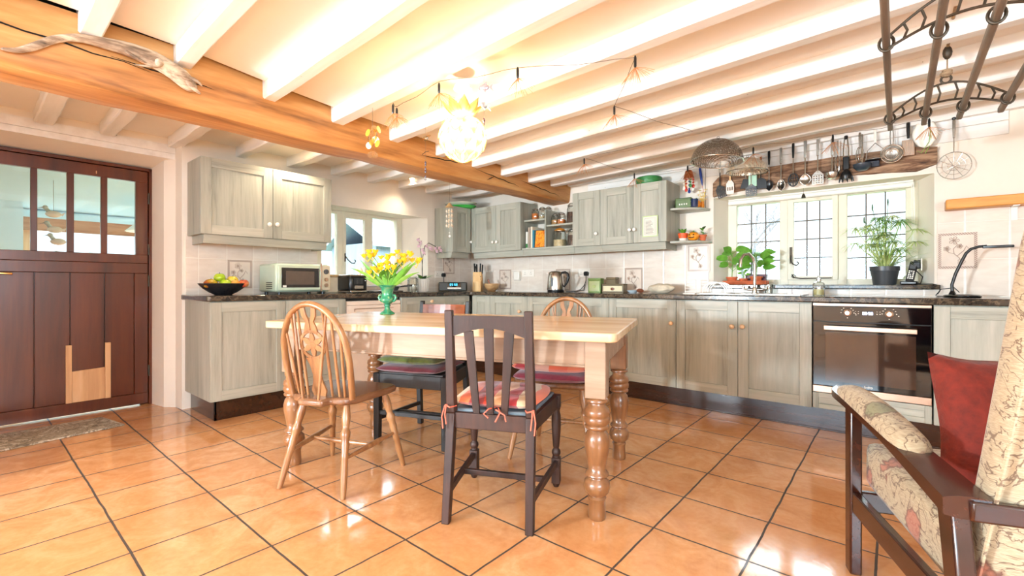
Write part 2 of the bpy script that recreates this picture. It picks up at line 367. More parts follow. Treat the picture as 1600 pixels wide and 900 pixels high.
# ------------------------------------------------------------------ geometry
class MB:
    def __init__(s): s.bm = bmesh.new(); s.cur = 0
    def _v(s, pts, Mx):
        return [s.bm.verts.new(Mx @ Vector(p) if Mx else p) for p in pts]
    def _f(s, vs):
        try:
            f = s.bm.faces.new(vs); f.material_index = s.cur; return f
        except ValueError: return None
    def box(s, x0, x1, y0, y1, z0, z1, Mx=None):
        v = s._v([(x0, y0, z0), (x1, y0, z0), (x1, y1, z0), (x0, y1, z0), (x0, y0, z1), (x1, y0, z1), (x1, y1, z1), (x0, y1, z1)], Mx)
        for f in ((0, 3, 2, 1), (4, 5, 6, 7), (0, 1, 5, 4), (1, 2, 6, 5), (2, 3, 7, 6), (3, 0, 4, 7)): s._f([v[i] for i in f])
        return s
    def hexa(s, lo, hi, Mx=None):
        """two quads (each 4 points ccw from above) joined"""
        v = s._v(list(lo) + list(hi), Mx)
        for f in ((0, 3, 2, 1), (4, 5, 6, 7), (0, 1, 5, 4), (1, 2, 6, 5), (2, 3, 7, 6), (3, 0, 4, 7)): s._f([v[i] for i in f])
        return s
    def prism(s, poly, a, b, plane='xy', Mx=None):
        """2-D polygon extruded between a and b along the remaining axis"""
        def P(p, h):
            return {'xy': (p[0], p[1], h), 'xz': (p[0], h, p[1]), 'yz': (h, p[0], p[1])}[plane]
        lo = s._v([P(p, a) for p in poly], Mx); hi = s._v([P(p, b) for p in poly], Mx)
        n = len(poly)
        s._f(lo[::-1]); s._f(hi)
        for i in range(n): s._f([lo[i], lo[(i + 1) % n], hi[(i + 1) % n], hi[i]])
        return s
    def tube(s, path, r, n=8, closed=False, flat=None, Mx=None):
        pts = [Vector(p) for p in path]; m = len(pts)
        rs = r if isinstance(r, (list, tuple)) else [r] * m
        up = None; rings = []
        for i in range(m):
            if closed: t = (pts[(i + 1) % m] - pts[i - 1])
            else: t = pts[min(i + 1, m - 1)] - pts[max(i - 1, 0)]
            if t.length < 1e-9: t = Vector((0, 0, 1))
            t.normalize()
            if up is None:
                up = Vector((0, 0, 1)) if abs(t.z) < .9 else Vector((1, 0, 0))
            a = (up - t * up.dot(t))
            if a.length < 1e-6: a = t.orthogonal()
            a.normalize(); up = a; b = t.cross(a)
            fa, fb = (flat if flat else (1, 1))
            ring = [pts[i] + (a * math.cos(2 * PI * k / n) * fa + b * math.sin(2 * PI * k / n) * fb) * rs[i] for k in range(n)]
            rings.append(s._v(ring, Mx))
        for i in range(m - (0 if closed else 1)):
            A, B = rings[i], rings[(i + 1) % m]
            for k in range(n): s._f([A[k], A[(k + 1) % n], B[(k + 1) % n], B[k]])
        if not closed:
            s._f(rings[0][::-1]); s._f(rings[-1])
        return s
    def lathe(s, prof, n=24, Mx=None, cap=True):
        """profile of (radius, z) turned about z"""
        rings = []
        for r, z in prof:
            rings.append(s._v([(r * math.cos(2 * PI * k / n), r * math.sin(2 * PI * k / n), z) for k in range(n)], Mx))
        for A, B in zip(rings, rings[1:]):
            for k in range(n): s._f([A[k], A[(k + 1) % n], B[(k + 1) % n], B[k]])
        if cap:
            if prof[0][0] > 1e-4: s._f(rings[0][::-1])
            if prof[-1][0] > 1e-4: s._f(rings[-1])
        return s
    def ball(s, c, r, n=16, Mx=None, sq=(1, 1, 1)):
        m = n // 2
        T = Matrix.Translation(c) @ Matrix.Diagonal((sq[0], sq[1], sq[2], 1))
        if Mx: T = Mx @ T
        return s.lathe([(max(1e-5, r * math.sin(PI * i / m)), -r * math.cos(PI * i / m)) for i in range(m + 1)], n, T, False)
    def grid(s, fn, nu, nv, Mx=None, thick=None):
        """surface fn(u,v) -> point, u,v in 0..1"""
        V = [s._v([fn(i / nu, j / nv) for j in range(nv + 1)], Mx) for i in range(nu + 1)]
        for i in range(nu):
            for j in range(nv): s._f([V[i][j], V[i + 1][j], V[i + 1][j + 1], V[i][j + 1]])
        return s
    def leaf(s, base, d, length, width, up=(0, 0, 1), droop=.2, n=5, fold=.15):
        """a pointed blade growing from base along d"""
        d = Vector(d).normalized(); upv = Vector(up); side = d.cross(upv)
        if side.length < 1e-4: side = d.cross(Vector((1, 0, 0)))
        side.normalize(); nr = side.cross(d).normalized()
        rows = []
        for i in range(n + 1):
            t = i / n; w = width * .5 * math.sin(PI * (.08 + .92 * t) ** .8) if i < n else 0.0005
            c = Vector(base) + d * length * t - Vector((0, 0, 1)) * droop * length * t * t
            rows.append([s.bm.verts.new(c - side * w + nr * w * fold), s.bm.verts.new(c), s.bm.verts.new(c + side * w + nr * w * fold)])
        for A, B in zip(rows, rows[1:]):
            for k in range(2): s._f([A[k], A[k + 1], B[k + 1], B[k]])
        return s
    def build(s, name, mat, parent=None, bevel=0, smooth=True, solid=0, sub=0, angle=40, recalc=True, **props):
        bm = s.bm
        if recalc: bmesh.ops.recalc_face_normals(bm, faces=bm.faces)
        me = bpy.data.meshes.new(name); bm.to_mesh(me); bm.free()
        if smooth:
            for p in me.polygons: p.use_smooth = True
            me.set_sharp_from_angle(angle=R(angle))
        for k in (mat if isinstance(mat, (list, tuple)) else [mat]): me.materials.append(k)
        o = bpy.data.objects.new(name, me); COL.objects.link(o)
        if parent: o.parent = parent
        if solid:
            m = o.modifiers.new('thickness', 'SOLIDIFY'); m.thickness = solid; m.offset = 0
        if sub:
            m = o.modifiers.new('smooth', 'SUBSURF'); m.levels = m.render_levels = sub
        if bevel:
            m = o.modifiers.new('soft_edges', 'BEVEL'); m.width = bevel; m.segments = 2; m.limit_method = 'ANGLE'; m.angle_limit = R(35)
        for k, v in props.items(): o[k] = v
        return o

def thing(name, label, cat, loc=(0, 0, 0), rz=0, group=None, rot=None):
    o = bpy.data.objects.new(name, None); o.empty_display_size = .05; COL.objects.link(o)
    o.location = loc; o.rotation_euler = rot if rot else (0, 0, R(rz))
    o['label'] = label; o['category'] = cat
    if group: o['group'] = group
    return o
def tag(o, label, cat, group=None, loc=None, rz=None):
    o['label'] = label; o['category'] = cat
    if group: o['group'] = group
    if loc is not None: o.location = loc
    if rz is not None: o.rotation_euler = (0, 0, R(rz))
    return o
def struct(o, label=None, cat=None):
    o['kind'] = 'structure'
    if label: o['label'] = label
    if cat: o['category'] = cat
    return o
def empty(name, loc=(0, 0, 0), rz=0):
    o = bpy.data.objects.new(name, None); o.empty_display_size = .05; COL.objects.link(o)
    o.location = loc; o.rotation_euler = (0, 0, R(rz)); return o
def dup(root, loc=None, rot=None, label=None, group=None):
    r = root.copy(); COL.objects.link(r)
    if loc is not None: r.location = loc
    if rot is not None: r.rotation_euler = rot
    if label: r['label'] = label
    if group: r['group'] = group
    for ch in list(root.children):
        c = ch.copy(); COL.objects.link(c); c.parent = r
        for g in list(ch.children):
            d = g.copy(); COL.objects.link(d); d.parent = c
    return r
def T(x=0, y=0, z=0): return Matrix.Translation((x, y, z))
def RX(d): return Matrix.Rotation(R(d), 4, 'X')
def RY(d): return Matrix.Rotation(R(d), 4, 'Y')
def RZ(d): return Matrix.Rotation(R(d), 4, 'Z')
def along(a, b):
    """matrix that carries z 0..1 from a to b without scaling"""
    a, b = Vector(a), Vector(b); d = b - a
    q = Vector((0, 0, 1)).rotation_difference(d.normalized())
    return Matrix.Translation(a) @ q.to_matrix().to_4x4(), d.length
# ------------------------------------------------------------------ room shell
CEIL_Y = [(-8.2, 2.14), (-4.75, 2.12), (-4.37, 2.115), (-3.97, 2.112), (-3.62, 2.10), (-3.195, 2.062), (-2.77, 2.037), (-2.34, 2.022), (-1.905, 2.01), (-1.506, 1.995), (-1.12, 1.99), (-.716, 1.998), (-.34, 2.025), (0.1, 2.05)]
def zjoist(x, y):
    for (a, za), (b, zb) in zip(CEIL_Y, CEIL_Y[1:]):
        if a <= y <= b:
            z = za + (zb - za) * (y - a) / (b - a); break
    else: z = 2.1
    return z + max(0, x - 1.55) * .03
def box_obj(name, x0, x1, y0, y1, z0, z1, mat, **k):
    return MB().box(x0, x1, y0, y1, z0, z1).build(name, mat, **k)

struct(box_obj('floor', -.5, 6.4, -8.0, .02, -.06, 0, M['floor'], smooth=False), 'glossy square terracotta floor tiles with dark grout', 'floor')
# left wall (window recess and the deep door recess are openings in it)
w = MB()
w.prism([(0, -2.12), (-.3, -1.97), (-.5, -1.97), (-.5, -3.335), (-.42, -3.335), (-.197, -3.298), (-.122, -3.237), (0, -3.226)], 0, 2.3)
w.prism([(0, -.739), (0, .0), (-.5, .0), (-.5, -.915), (-.3, -.915)], 0, 2.3)
for za, zb in ((0, .97), (1.79, 2.3)): w.prism([(0, -2.12), (0, -.739), (-.3, -.915), (-.5, -.915), (-.5, -1.97), (-.3, -1.97)], za, zb)
w.hexa([(-.5, -8.0, 1.945), (-.13, -8.0, 2.005), (-.13, -3.23, 2.005), (-.5, -3.23, 1.945)], [(-.5, -8.0, 2.3), (-.13, -8.0, 2.3), (-.13, -3.23, 2.3), (-.5, -3.23, 2.3)])
w.box(-.5, -.13, -8.0, -4.42, 0, 2.0)
wl = struct(w.build('wall_left', M['plaster'], smooth=False), 'white plastered stone wall with window and door recess', 'wall')
g = MB(); g.box(-.135, -.118, -8.0, -3.24, 2.045, 2.11); g.box(-.135, -.124, -8.0, -3.24, 2.0, 2.042)
g.build('wall_plate', M['joist'], wl)
# back wall
w = MB()
w.prism([(-.5, 0), (3.08, 0), (3.15, .25), (3.15, .5), (-.5, .5)], 0, 2.3)
w.prism([(4.545, 0), (6.9, 0), (6.9, .5), (4.46, .5), (4.46, .25)], 0, 2.3)
for za, zb in ((0, .955), (1.765, 2.3)): w.prism([(3.08, 0), (4.545, 0), (4.46, .25), (4.46, .5), (3.15, .5), (3.15, .25)], za, zb)
wb = struct(w.build('wall_back', M['plaster'], smooth=False), 'white plastered wall behind the sink and oven run', 'wall')
# painted planks along the head of the back wall
p = MB()
for k in range(2): p.box(1.79, 4.9, -.012, 0, 1.965 + k * .09, 2.052 + k * .09)
p.build('painted_plank', M['joist'], wb, bevel=.003)
w = MB(); w.box(6.4, 6.9, -8.0, -6.6, 0, 2.4); w.box(6.4, 6.9, -4.2, .02, 0, 2.4); w.box(6.4, 6.9, -6.6, -4.2, 0, .85); w.box(6.4, 6.9, -6.6, -4.2, 1.98, 2.4)  # gap left in the unseen wall for the added fill light
struct(w.build('wall_right', M['plaster'], smooth=False), 'white wall to the right of the camera with an opening added for fill light', 'wall')
w = MB(); w.box(-.5, .6, -8.5, -8.0, 0, 2.4); w.box(4.2, 6.9, -8.5, -8.0, 0, 2.4); w.box(.6, 4.2, -8.5, -8.0, 0, .85); w.box(.6, 4.2, -8.5, -8.0, 1.98, 2.4)  # opening assumed in the unseen wall for the rear fill light
w.box(-.5, .95, -8.0, -4.9, 0, 2.4)  # unseen block added to keep the rear lights off the left end
struct(w.build('wall_front', M['plaster'], smooth=False), 'white wall behind the camera with an assumed window and an added light-blocking mass', 'wall')
# ceiling plaster, right and left of the oak beam
c = MB()
ys = [-8 + 8.02 * i / 40 for i in range(41)]
c.grid(lambda u, v: (1.585 + u * 4.83, -8 + v * 8.02, zjoist(1.585 + u * 4.83, -8 + v * 8.02) + .085), 6, 90)
c.grid(lambda u, v: (-.5 + u * 1.79, -8 + v * 8.02, 2.165 + .008 * math.sin(9 * v + 5 * u)), 8, 45)
cl = struct(c.build('ceiling', M['ceiling'], smooth=True, recalc=False), 'white plaster ceiling between the painted joists', 'ceiling')
box_obj('roof_void', -.6, 7, -8.6, .6, 2.46, 2.5, M['void'], smooth=False, parent=cl)
def joist(x0, x1, yc, wd, left=False):
    m = MB(); n = 14; rows = []
    for i in range(n + 1):
        x = x0 + (x1 - x0) * i / n
        zb = (2.085 + .004 * math.sin(i)) if left else zjoist(x, yc)
        zb += rnd.uniform(-.003, .003); dy = rnd.uniform(-.003, .003)
        if left and i < 3: zb += .0
        a, b = yc - wd / 2 + dy, yc + wd / 2 + dy
        rows.append(m._v([(x, a, zb + .14), (x, a, zb + .008), (x, a + .008, zb), (x, b - .008, zb), (x, b, zb + .008), (x, b, zb + .14)], None))
    for A, B in zip(rows, rows[1:]):
        for k in range(6): m._f([A[k], A[(k + 1) % 6], B[(k + 1) % 6], B[k]])
    m._f(rows[0]); m._f(rows[-1][::-1])
    return m.build('joist', M['joist'], cl, angle=30)
for k, y in enumerate([-7.6, -7.2, -6.8, -6.4, -6.0, -5.6, -5.17] + [q[0] for q in CEIL_Y[1:-1]]):
    joist(1.50, 6.4, y, (.075, .09, .082, .078)[(k + 1) % 4])
for k, y in enumerate((-5.55, -5.15, -4.75, -4.4, -3.985, -3.66, -3.25, -2.8, -2.36, -1.93, -1.52, -1.12, -.72, -.3)):
    joist(-.1, 1.36, y, (.085, .08, .1, .09)[(k + 2) % 4], True)
jw = MB(); jw.hexa([(1.5, -.055, 2.075), (6.4, -.055, 2.13), (6.4, .01, 2.13), (1.5, .01, 2.075)], [(1.5, -.055, 2.2), (6.4, -.055, 2.3), (6.4, .01, 2.3), (1.5, .01, 2.2)])
jw.build('joist', M['joist'], cl)
# the oak beam
b = MB(); n = 90; rows = []
from mathutils import noise as mnoise
for i in range(n + 1):
    y = -8 + 8.02 * i / n
    row = []
    prof = [(1.55, 2.2), (1.553, 2.12), (1.556, 2.04), (1.552, 1.96), (1.545, 1.915), (1.53, 1.892), (1.48, 1.888), (1.40, 1.887), (1.33, 1.889), (1.305, 1.905), (1.298, 1.96), (1.30, 2.2)]
    for (x, z) in prof:
        d = mnoise.noise(Vector((x * 3, y * 1.4, z * 3))) * .012 + mnoise.noise(Vector((x * 9, y * 5, z * 9))) * .004
        row.append((x + d, y, z + (d if z < 2.1 else 0)))
    rows.append(b._v(row, None))
for A, B in zip(rows, rows[1:]):
    for k in range(len(A)): b._f([A[k], A[(k + 1) % len(A)], B[(k + 1) % len(A)], B[k]])
b._f(rows[0]); b._f(rows[-1][::-1])
beam = struct(b.build('oak_beam', M['oak_beam'], angle=50), 'long honey oak ceiling beam running to the back wall', 'beam')
ck = MB()
for (y0, y1, z, a) in ((-4.6, -3.75, 2.075, -.05), (-3.9, -3.3, 2.05, -.05), (-2.1, -1.6, 1.98, .06), (-1.5, -.9, 1.99, -.09), (-.9, -.2, 2.0, -.08), (-1.35, -1.25, 1.92, .5)):
    ck.tube([(1.556, y0 + (y1 - y0) * i / 8, z + a * (y1 - y0) * i / 8 + .006 * math.sin(3 * i)) for i in range(9)], [.0005, .002, .003, .004, .0035, .004, .003, .002, .0005], 5)
ck.build('shake_crack', M['void'], beam)
# floor plan trims
# left window
wn = struct(empty('window_1'), 'cream painted three-light window with latch by the flowers', 'window')
f = MB()
x0, x1 = -.34, -.27
for (a, bb) in ((-1.99, -1.93), (-1.753, -1.678), (-1.402, -1.319), (-.984, -.915)): f.box(x0, x1, a, bb, .986, 1.7895)
f.box(x0 + .002, x1 - .002, -1.98, -.92, .987, 1.03); f.box(x0 + .002, x1 - .002, -1.98, -.92, 1.757, 1.789)
f.build('window_frame', M['window_cream'], wn, bevel=.005)
f = MB()
f.box(-.31, -.262, -1.69, -1.655, 1.03, 1.757); f.box(-.31, -.262, -1.425, -1.395, 1.03, 1.757); f.box(-.309, -.263, -1.66, -1.42, 1.03, 1.065); f.box(-.309, -.263, -1.66, -1.42, 1.72, 1.757)
f.build('casement', M['window_cream'], wn, bevel=.003)
f = MB()
for (a, bb) in ((-1.93, -1.75), (-1.66, -1.42), (-1.32, -.98)): f.box(-.304, -.300, a, bb, 1.03, 1.76)
f.build('pane', M['glass'], wn, smooth=False)
f = MB(); f.box(-.27, -.25, -1.675, -1.665, 1.24, 1.33); f.tube([(-.25, -1.67, 1.30), (-.235, -1.65, 1.26), (-.23, -1.61, 1.225), (-.23, -1.575, 1.225), (-.23, -1.56, 1.25), (-.23, -1.575, 1.265)], .006, 8)
f.build('latch', M['iron'], wn)
s = MB(); s.box(-.3, .012, -2.08, -.75, .965, .985)
s.build('window_sill', M['white_paint'], wn, bevel=.004)
# back window with leaded lights
wn = struct(empty('window_2'), 'cream painted window with leaded lights above the sink', 'window')
f = MB(); y0, y1 = .23, .31
for (a, bb) in ((3.14, 3.216), (3.563, 3.631), (3.971, 4.039), (4.396, 4.47)): f.box(a, bb, y0, y1, .98, 1.77)
f.box(3.145, 4.465, y0 + .002, y1, .97, 1.036); f.box(3.145, 4.465, y0 + .002, y1, 1.712, 1.77)
f.build('window_frame', M['window_cream'], wn, bevel=.005)
f = MB(); f.box(3.625, 3.669, .21, .26, 1.03, 1.72); f.box(3.941, 3.98, .21, .26, 1.03, 1.72); f.box(3.66, 3.945, .211, .259, 1.03, 1.062); f.box(3.66, 3.945, .211, .259, 1.69, 1.72)
f.build('casement', M['window_cream'], wn, bevel=.003)
f = MB(); L = MB()
for (a, bb, c0, c1) in ((3.216, 3.563, 1.036, 1.712), (3.669, 3.941, 1.06, 1.692), (4.039, 4.396, 1.036, 1.712)):
    f.box(a, bb, .268, .272, c0, c1)
    for k in (1, 2):
        x = a + (bb - a) * k / 3; L.box(x - .004, x + .004, .262, .278, c0, c1)
    for k in (1, 2, 3):
        z = c0 + (c1 - c0) * k / 4; L.box(a, bb, .263, .277, z - .004, z + .004)
f.build('pane', M['glass'], wn, smooth=False); L.build('leading', M['iron'], wn, smooth=False)
f = MB(); f.box(3.643, 3.66, .195, .212, 1.17, 1.31); f.tube([(3.65, .2, 1.24), (3.655, .17, 1.2), (3.67, .16, 1.165), (3.7, .16, 1.15), (3.715, .16, 1.17), (3.7, .16, 1.185)], .006, 8)
f.tube([(3.66, .2, 1.075), (3.68, .185, 1.05), (3.72, .185, 1.042), (3.94, .19, 1.045)], .005, 8); f.tube([(3.69, .19, 1.06), (3.675, .185, 1.075), (3.66, .185, 1.06), (3.675, .185, 1.045)], .004, 8)
f.build('latch', M['iron'], wn)
# unseen window, assumed behind the camera to go with the rear fill
wn = struct(empty('assumed_rear_window'), 'unseen white framed window assumed behind the camera', 'window')
f = MB()
for x in (.6, 1.5, 2.4, 3.3, 4.15): f.box(x, x + .05, -8.3, -8.22, .85, 1.98)
f.box(.6, 4.2, -8.3, -8.22, .85, .9); f.box(.6, 4.2, -8.3, -8.22, 1.93, 1.98)
f.build('window_frame', M['white_paint'], wn, bevel=.004)
wn = struct(empty('added_fill_window'), 'unseen white window frame added with the fill light, right of the camera', 'window')  # out-of-view frame, added to go with the cool fill light
f = MB()
for y in (-6.6, -5.8, -5.0, -4.25): f.box(6.72, 6.8, y, y + .05, .85, 1.98)
f.box(6.72, 6.8, -6.6, -4.2, .85, .9); f.box(6.72, 6.8, -6.6, -4.2, 1.93, 1.98)
f.build('window_frame', M['white_paint'], wn, bevel=.004)
# stone sill shelf in front of the back window
s = MB(); s.box(3.045, 4.575, -.055, .235, .957, .99)
tag(s.build('window_sill', M['marble'], bevel=.006), 'dark brown marble window sill under the leaded window', 'sill')
# weathered lintel above the window
b = MB(); n = 40; rows = []
for i in range(n + 1):
    t = i / n; x = 3.085 + 1.475 * t
    zb = 1.772 + .055 * math.sin(PI * t) ** .7 - .004 * t; zt = 1.955 + .018 * math.sin(PI * t)
    if t > .93: zb += (t - .93) * .8; zt -= (t - .93) * .2
    if t < .04: zt -= (.04 - t) * 1.5
    row = []
    for k in range(14):
        a = 2 * PI * k / 14; yy = .0 + .036 * max(-1, min(1, 1.5 * math.cos(a))); zz = (zb + zt) / 2 + (zt - zb) / 2 * max(-1, min(1, 1.4 * math.sin(a)))
        d = mnoise.noise(Vector((x * 7, yy * 30, zz * 22))) * .012
        row.append((x, yy + d, zz + d * .7))
    rows.append(b._v(row, None))
for A, B in zip(rows, rows[1:]):
    for k in range(14): b._f([A[k], A[(k + 1) % 14], B[(k + 1) % 14], B[k]])
b._f(rows[0]); b._f(rows[-1][::-1])
struct(b.build('lintel_beam', M['old_lintel'], angle=60), 'rough bark-brown timber lintel above the leaded window', 'lintel')
# roller blind
t_ = thing('roller_blind', 'rolled-up white roller blind at the head of the leaded window', 'blind', (3.16, .19, 1.735))
MB().tube([(0, 0, 0), (1.28, 0, 0)], .02, 16).build('blind_roll', M['white_paint'], t_)
MB().box(0, 1.28, -.024, .024, .018, .03).build('headrail', M['white_paint'], t_, bevel=.003)
MB().tube([(1.27, -.03, 0), (1.272, -.035, -.25), (1.272, -.035, -.5), (1.285, -.03, -.25), (1.28, -.03, .01)], .0025, 6).build('pull_chain', M['white_paint'], t_)
# tiling of both walls
ti = MB(); ti.box(.0, 3.04, -.008, 0, .9, 1.385); ti.box(4.56, 6.0, -.008, 0, .9, 1.50); ti.box(3.04, 4.56, -.008, 0, .9, .955); ti.box(2.78, 3.06, -.0079, 0, 1.36, 1.40)
tb = ti.build('wall_tiling', M['tile_back'], wb, smooth=False)
ti = MB(); ti.box(0, .008, -3.2, -2.12, .9, 1.40); ti.box(0, .008, -2.12, -.74, .9, .963); ti.box(0, .008, -.74, -.0, .9, 1.40)
tl = ti.build('wall_tiling', M['tile_left'], wl, smooth=False)
def decor(parent, p, left=False, h=.25, w=.2):
    m = MB()
    if left: m.box(.006, .0115, p[0], p[0] + w, p[1], p[1] + h)
    else: m.box(p[0], p[0] + w, -.0115, -.006, p[1], p[1] + h)
    o = m.build('decorated_tile', M['decor_left' if left else 'decor'], parent, smooth=False)
    if h < .15: return
    mo = MB()
    def P(u, v): return (.013, p[0] + u * w, p[1] + v * h) if left else (p[0] + u * w, -.013, p[1] + v * h)
    st = [(.62, .16), (.55, .3), (.42, .42), (.4, .55), (.5, .66), (.42, .8)]
    mo.tube([P(*q) for q in st], .0022, 5); mo.tube([P(*q) for q in ((.5, .36), (.66, .5), (.72, .62), (.8, .52))], .002, 5)
    mo.tube([P(*q) for q in ((.42, .42), (.28, .46), (.22, .56))], .002, 5)
    for (cu, cv, r) in ((.42, .78, .12), (.56, .62, .07), (.24, .56, .08), (.6, .2, .09)):
        for k in range(5):
            a = 2 * PI * k / 5
            mo.tube([P(cu, cv), P(cu + r * math.cos(a - .35), cv + r * .8 * math.sin(a - .35)), P(cu + r * 1.15 * math.cos(a), cv + r * .92 * math.sin(a)), P(cu + r * math.cos(a + .35), cv + r * .8 * math.sin(a + .35)), P(cu, cv)], .0016, 4)
    mo.build('flower_motif', M['motif'], o)
for q in ((2.216, .912), (.512, .93), (1.37, .918), (2.85, 1.108), (4.56, 1.095)): decor(tb, q)
decor(tb, (3.68, .905), h=.05)
for q in ((-.505, 1.12), (-2.909, .955)): decor(tl, q, True)

# door in the deep recess
dr = struct(empty('door_1', (-.43, -4.40, 0)), 'dark brown stable door with four glazed panes', 'door')   # local y runs along the wall
D = -4.40
f = MB(); f.box(-.05, .03, -3.352 - D, -3.325 - D, 0, 1.945); f.box(-.05, .03, -.02, .02, 0, 1.945); f.box(-.05, .03, 0, 1.07, 1.925, 1.95); f.box(-.05, -.021, -3.40 - D, -3.325 - D, 0, 1.945); f.box(-.05, -.021, .0, 1.07, 1.90, 1.945)
f.build('door_frame', M['door_wood'], dr, bevel=.003)
leaf = MB()
ya, yb = -4.37 - D, -3.357 - D
panes = [(-4.205, -4.031), (-3.996, -3.842), (-3.803, -3.65), (-3.612, -3.437)]
z0, z1 = 1.235, 1.83
edges = [ya] + [q - D for p_ in panes for q in p_] + [yb]
for i in range(0, len(edges), 2): leaf.box(-.02, .022, edges[i], edges[i + 1], z0 - .001, z1 + .001)
leaf.box(-.02, .022, ya, yb, z1, 1.92); leaf.box(-.02, .022, ya, yb, 1.165, z0)
leaf.build('upper_leaf', M['door_wood'], dr, bevel=.003)
lw = MB(); lw.box(-.024, -.0115, ya, yb, .012, 1.175)
lw.box(-.02, .022, ya, yb, 1.082, 1.1642); lw.box(-.02, .022, ya, yb, .012, .10)
lw.box(-.02, .022, -3.445 - D, yb, .1, 1.082); lw.box(-.02, .022, ya, -4.23 - D, .1, 1.082)
for (a, bb) in ((-4.23, -4.014), (-4.010, -3.826), (-3.822, -3.629), (-3.625, -3.445)): lw.box(-.012, .008, a - D, bb - D, .1, 1.082)
lw.build('lower_leaf', M['door_wood'], dr, bevel=.003)
g = MB()
for a, bb in panes: g.box(-.004, 0, a - D, bb - D, z0, z1)
g.build('pane', M['glass'], dr, smooth=False)
bt = MB(); bt.box(.008, .028, -3.849 - D, -3.815 - D, .10, .535); bt.box(.008, .028, -3.626 - D, -3.592 - D, .10, .535)
bt.build('batten', M['new_wood'], dr, bevel=.002)
bt = MB(); bt.hexa([(.008, -3.815 - D, .10), (.020, -3.815 - D, .10), (.020, -3.626 - D, .10), (.008, -3.626 - D, .10)], [(.008, -3.815 - D, .335), (.020, -3.815 - D, .335), (.020, -3.626 - D, .345), (.008, -3.626 - D, .345)])
bt.build('flap_board', M['new_wood'], dr, bevel=.002, label='bare softwood board')
h = MB(); h.tube([(.022, -4.20 - D, 1.07), (.05, -4.20 - D, 1.07), (.055, -4.18 - D, 1.07), (.055, -4.12 - D, 1.068)], .008, 8)
h.build('door_handle', plain('brass_handle', (214, 176, 110), .25, 1), dr)
hg = MB()
for z in (1.70, 1.28, 1.02, .28):
    hg.tube([(.026, -3.352 - D, z - .045), (.026, -3.352 - D, z + .045)], .008, 8)
hg.build('hinge', M['iron'], dr)
MB().box(.0225, .0235, -3.68 - D, -3.674 - D, 1.85, 1.872).build('paint_chip', M['new_wood'], dr)

# the sunroom beyond the door
struct(box_obj('floor_sunroom', -3.3, -.5, -7, -2.3, -.06, 0, M['floor'], smooth=False), 'sunroom floor beyond the stable door', 'floor')
w = MB(); w.box(-3.3, -3, -7, -2.3, 0, .95); w.box(-3.3, -3, -7, -3.94, .95, 2.0); w.box(-3.3, -3, -2.55, -2.3, .95, 2.0); w.box(-3.02, -2.95, -3.94, -2.3, 1.735, 1.81); w.box(-3.3, -3, -3.94, -2.55, 1.735, 2.0)
w.box(-3.0, -2.62, -7, -3.94, 0, 2.0)
ws = struct(w.build('wall_sunroom', M['conserv'], smooth=False), 'pale blue sunroom wall seen through the door panes', 'wall')
MB().box(-3.04, -2.97, -3.94, -2.3, 1.595, 1.735).build('window_lintel', wood('sunroom_lintel', [(120, 72, 44), (164, 110, 74), (190, 140, 104)], 'y', 8, 8, .6), ws)
MB().box(-3.12, -3.05, -3.94, -3.86, .95, 1.6).build('window_jamb', M['new_wood'], ws)
struct(MB().hexa([(-3.3, -7, 1.81), (-.5, -7, 1.98), (-.5, -2.3, 1.98), (-3.3, -2.3, 1.81)], [(-3.3, -7, 1.9), (-.5, -7, 2.06), (-.5, -2.3, 2.06), (-3.3, -2.3, 1.9)]).build('ceiling_sunroom', M['conserv'], smooth=False), 'pale blue sunroom ceiling seen through the door panes', 'ceiling')
# ------------------------------------------------------------------ fitted units
SG = [M['sage'], M['sage_h']]
def shaker(parent, x0, x1, z0, z1, yf, knob=None, kmat=None, name='door', fr=.072, grain_h=False):
    """framed door on the local x/z plane, front face at y = yf"""
    m = MB(); t = .02; g = .0015
    x0 += g; x1 -= g
    fr_ = min(fr, (x1 - x0) * .3, (z1 - z0) * .32)
    m.box(x0, x0 + fr_, yf, yf + t, z0, z1); m.box(x1 - fr_, x1, yf, yf + t, z0, z1)
    m.cur = 1
    m.box(x0 + fr_, x1 - fr_, yf, yf + t, z0, z0 + fr_); m.box(x0 + fr_, x1 - fr_, yf, yf + t, z1 - fr_, z1)
    m.cur = 1 if grain_h else 0
    m.box(x0 + fr_, x1 - fr_, yf + .009, yf + t - .001, z0 + fr_, z1 - fr_)
    d = m.build(name, SG, parent, bevel=.0018, smooth=True)
    if knob:
        k = MB(); k.lathe([(.007, 0), (.007, .012), (.013, .016), (.0175, .022), (.018, .028), (.014, .034), (.006, .0365), (0.0001, .037)], 20, T(knob[0], yf, knob[1]) @ RX(90))
        k.build('knob', kmat or M['wood_knob'], d, label=None) if False else k.build('knob', kmat or M['wood_knob'], d)
    return d
def base_unit(label, x, y, rz, wd, doors, depth=.58, gap=0.0):
    r = thing('base_cabinet', label, 'kitchen cabinet', (x, y, 0), rz, 'sage base cabinets')
    MB().box(.001, wd - .001, -depth, -.015, .147, .868).build('cabinet_body', M['sage'], r, bevel=.001)
    for (a, b, kx, kz) in doors:
        shaker(r, a, b, .148, .862, -depth - .0205, (kx, kz) if kx is not None else None)
    return r
# left run (faces +x): local x is world +y
base_unit('sage base cabinet at the left end of the left run, beside the stable door', 0, -3.21, 90, .53, [(0, .53, None, 0)])
base_unit('sage base cabinet under the mint microwave', 0, -2.68, 90, .52, [(0, .52, None, 0)])
base_unit('sage base cabinet with a pale knob beside the white built-under appliance', 0, -1.565, 90, .64, [(0, .64, .37, .815)])
base_unit('narrow sage base cabinet at the inner corner of the left run', 0, -.925, 90, .30, [(0, .30, None, 0)])
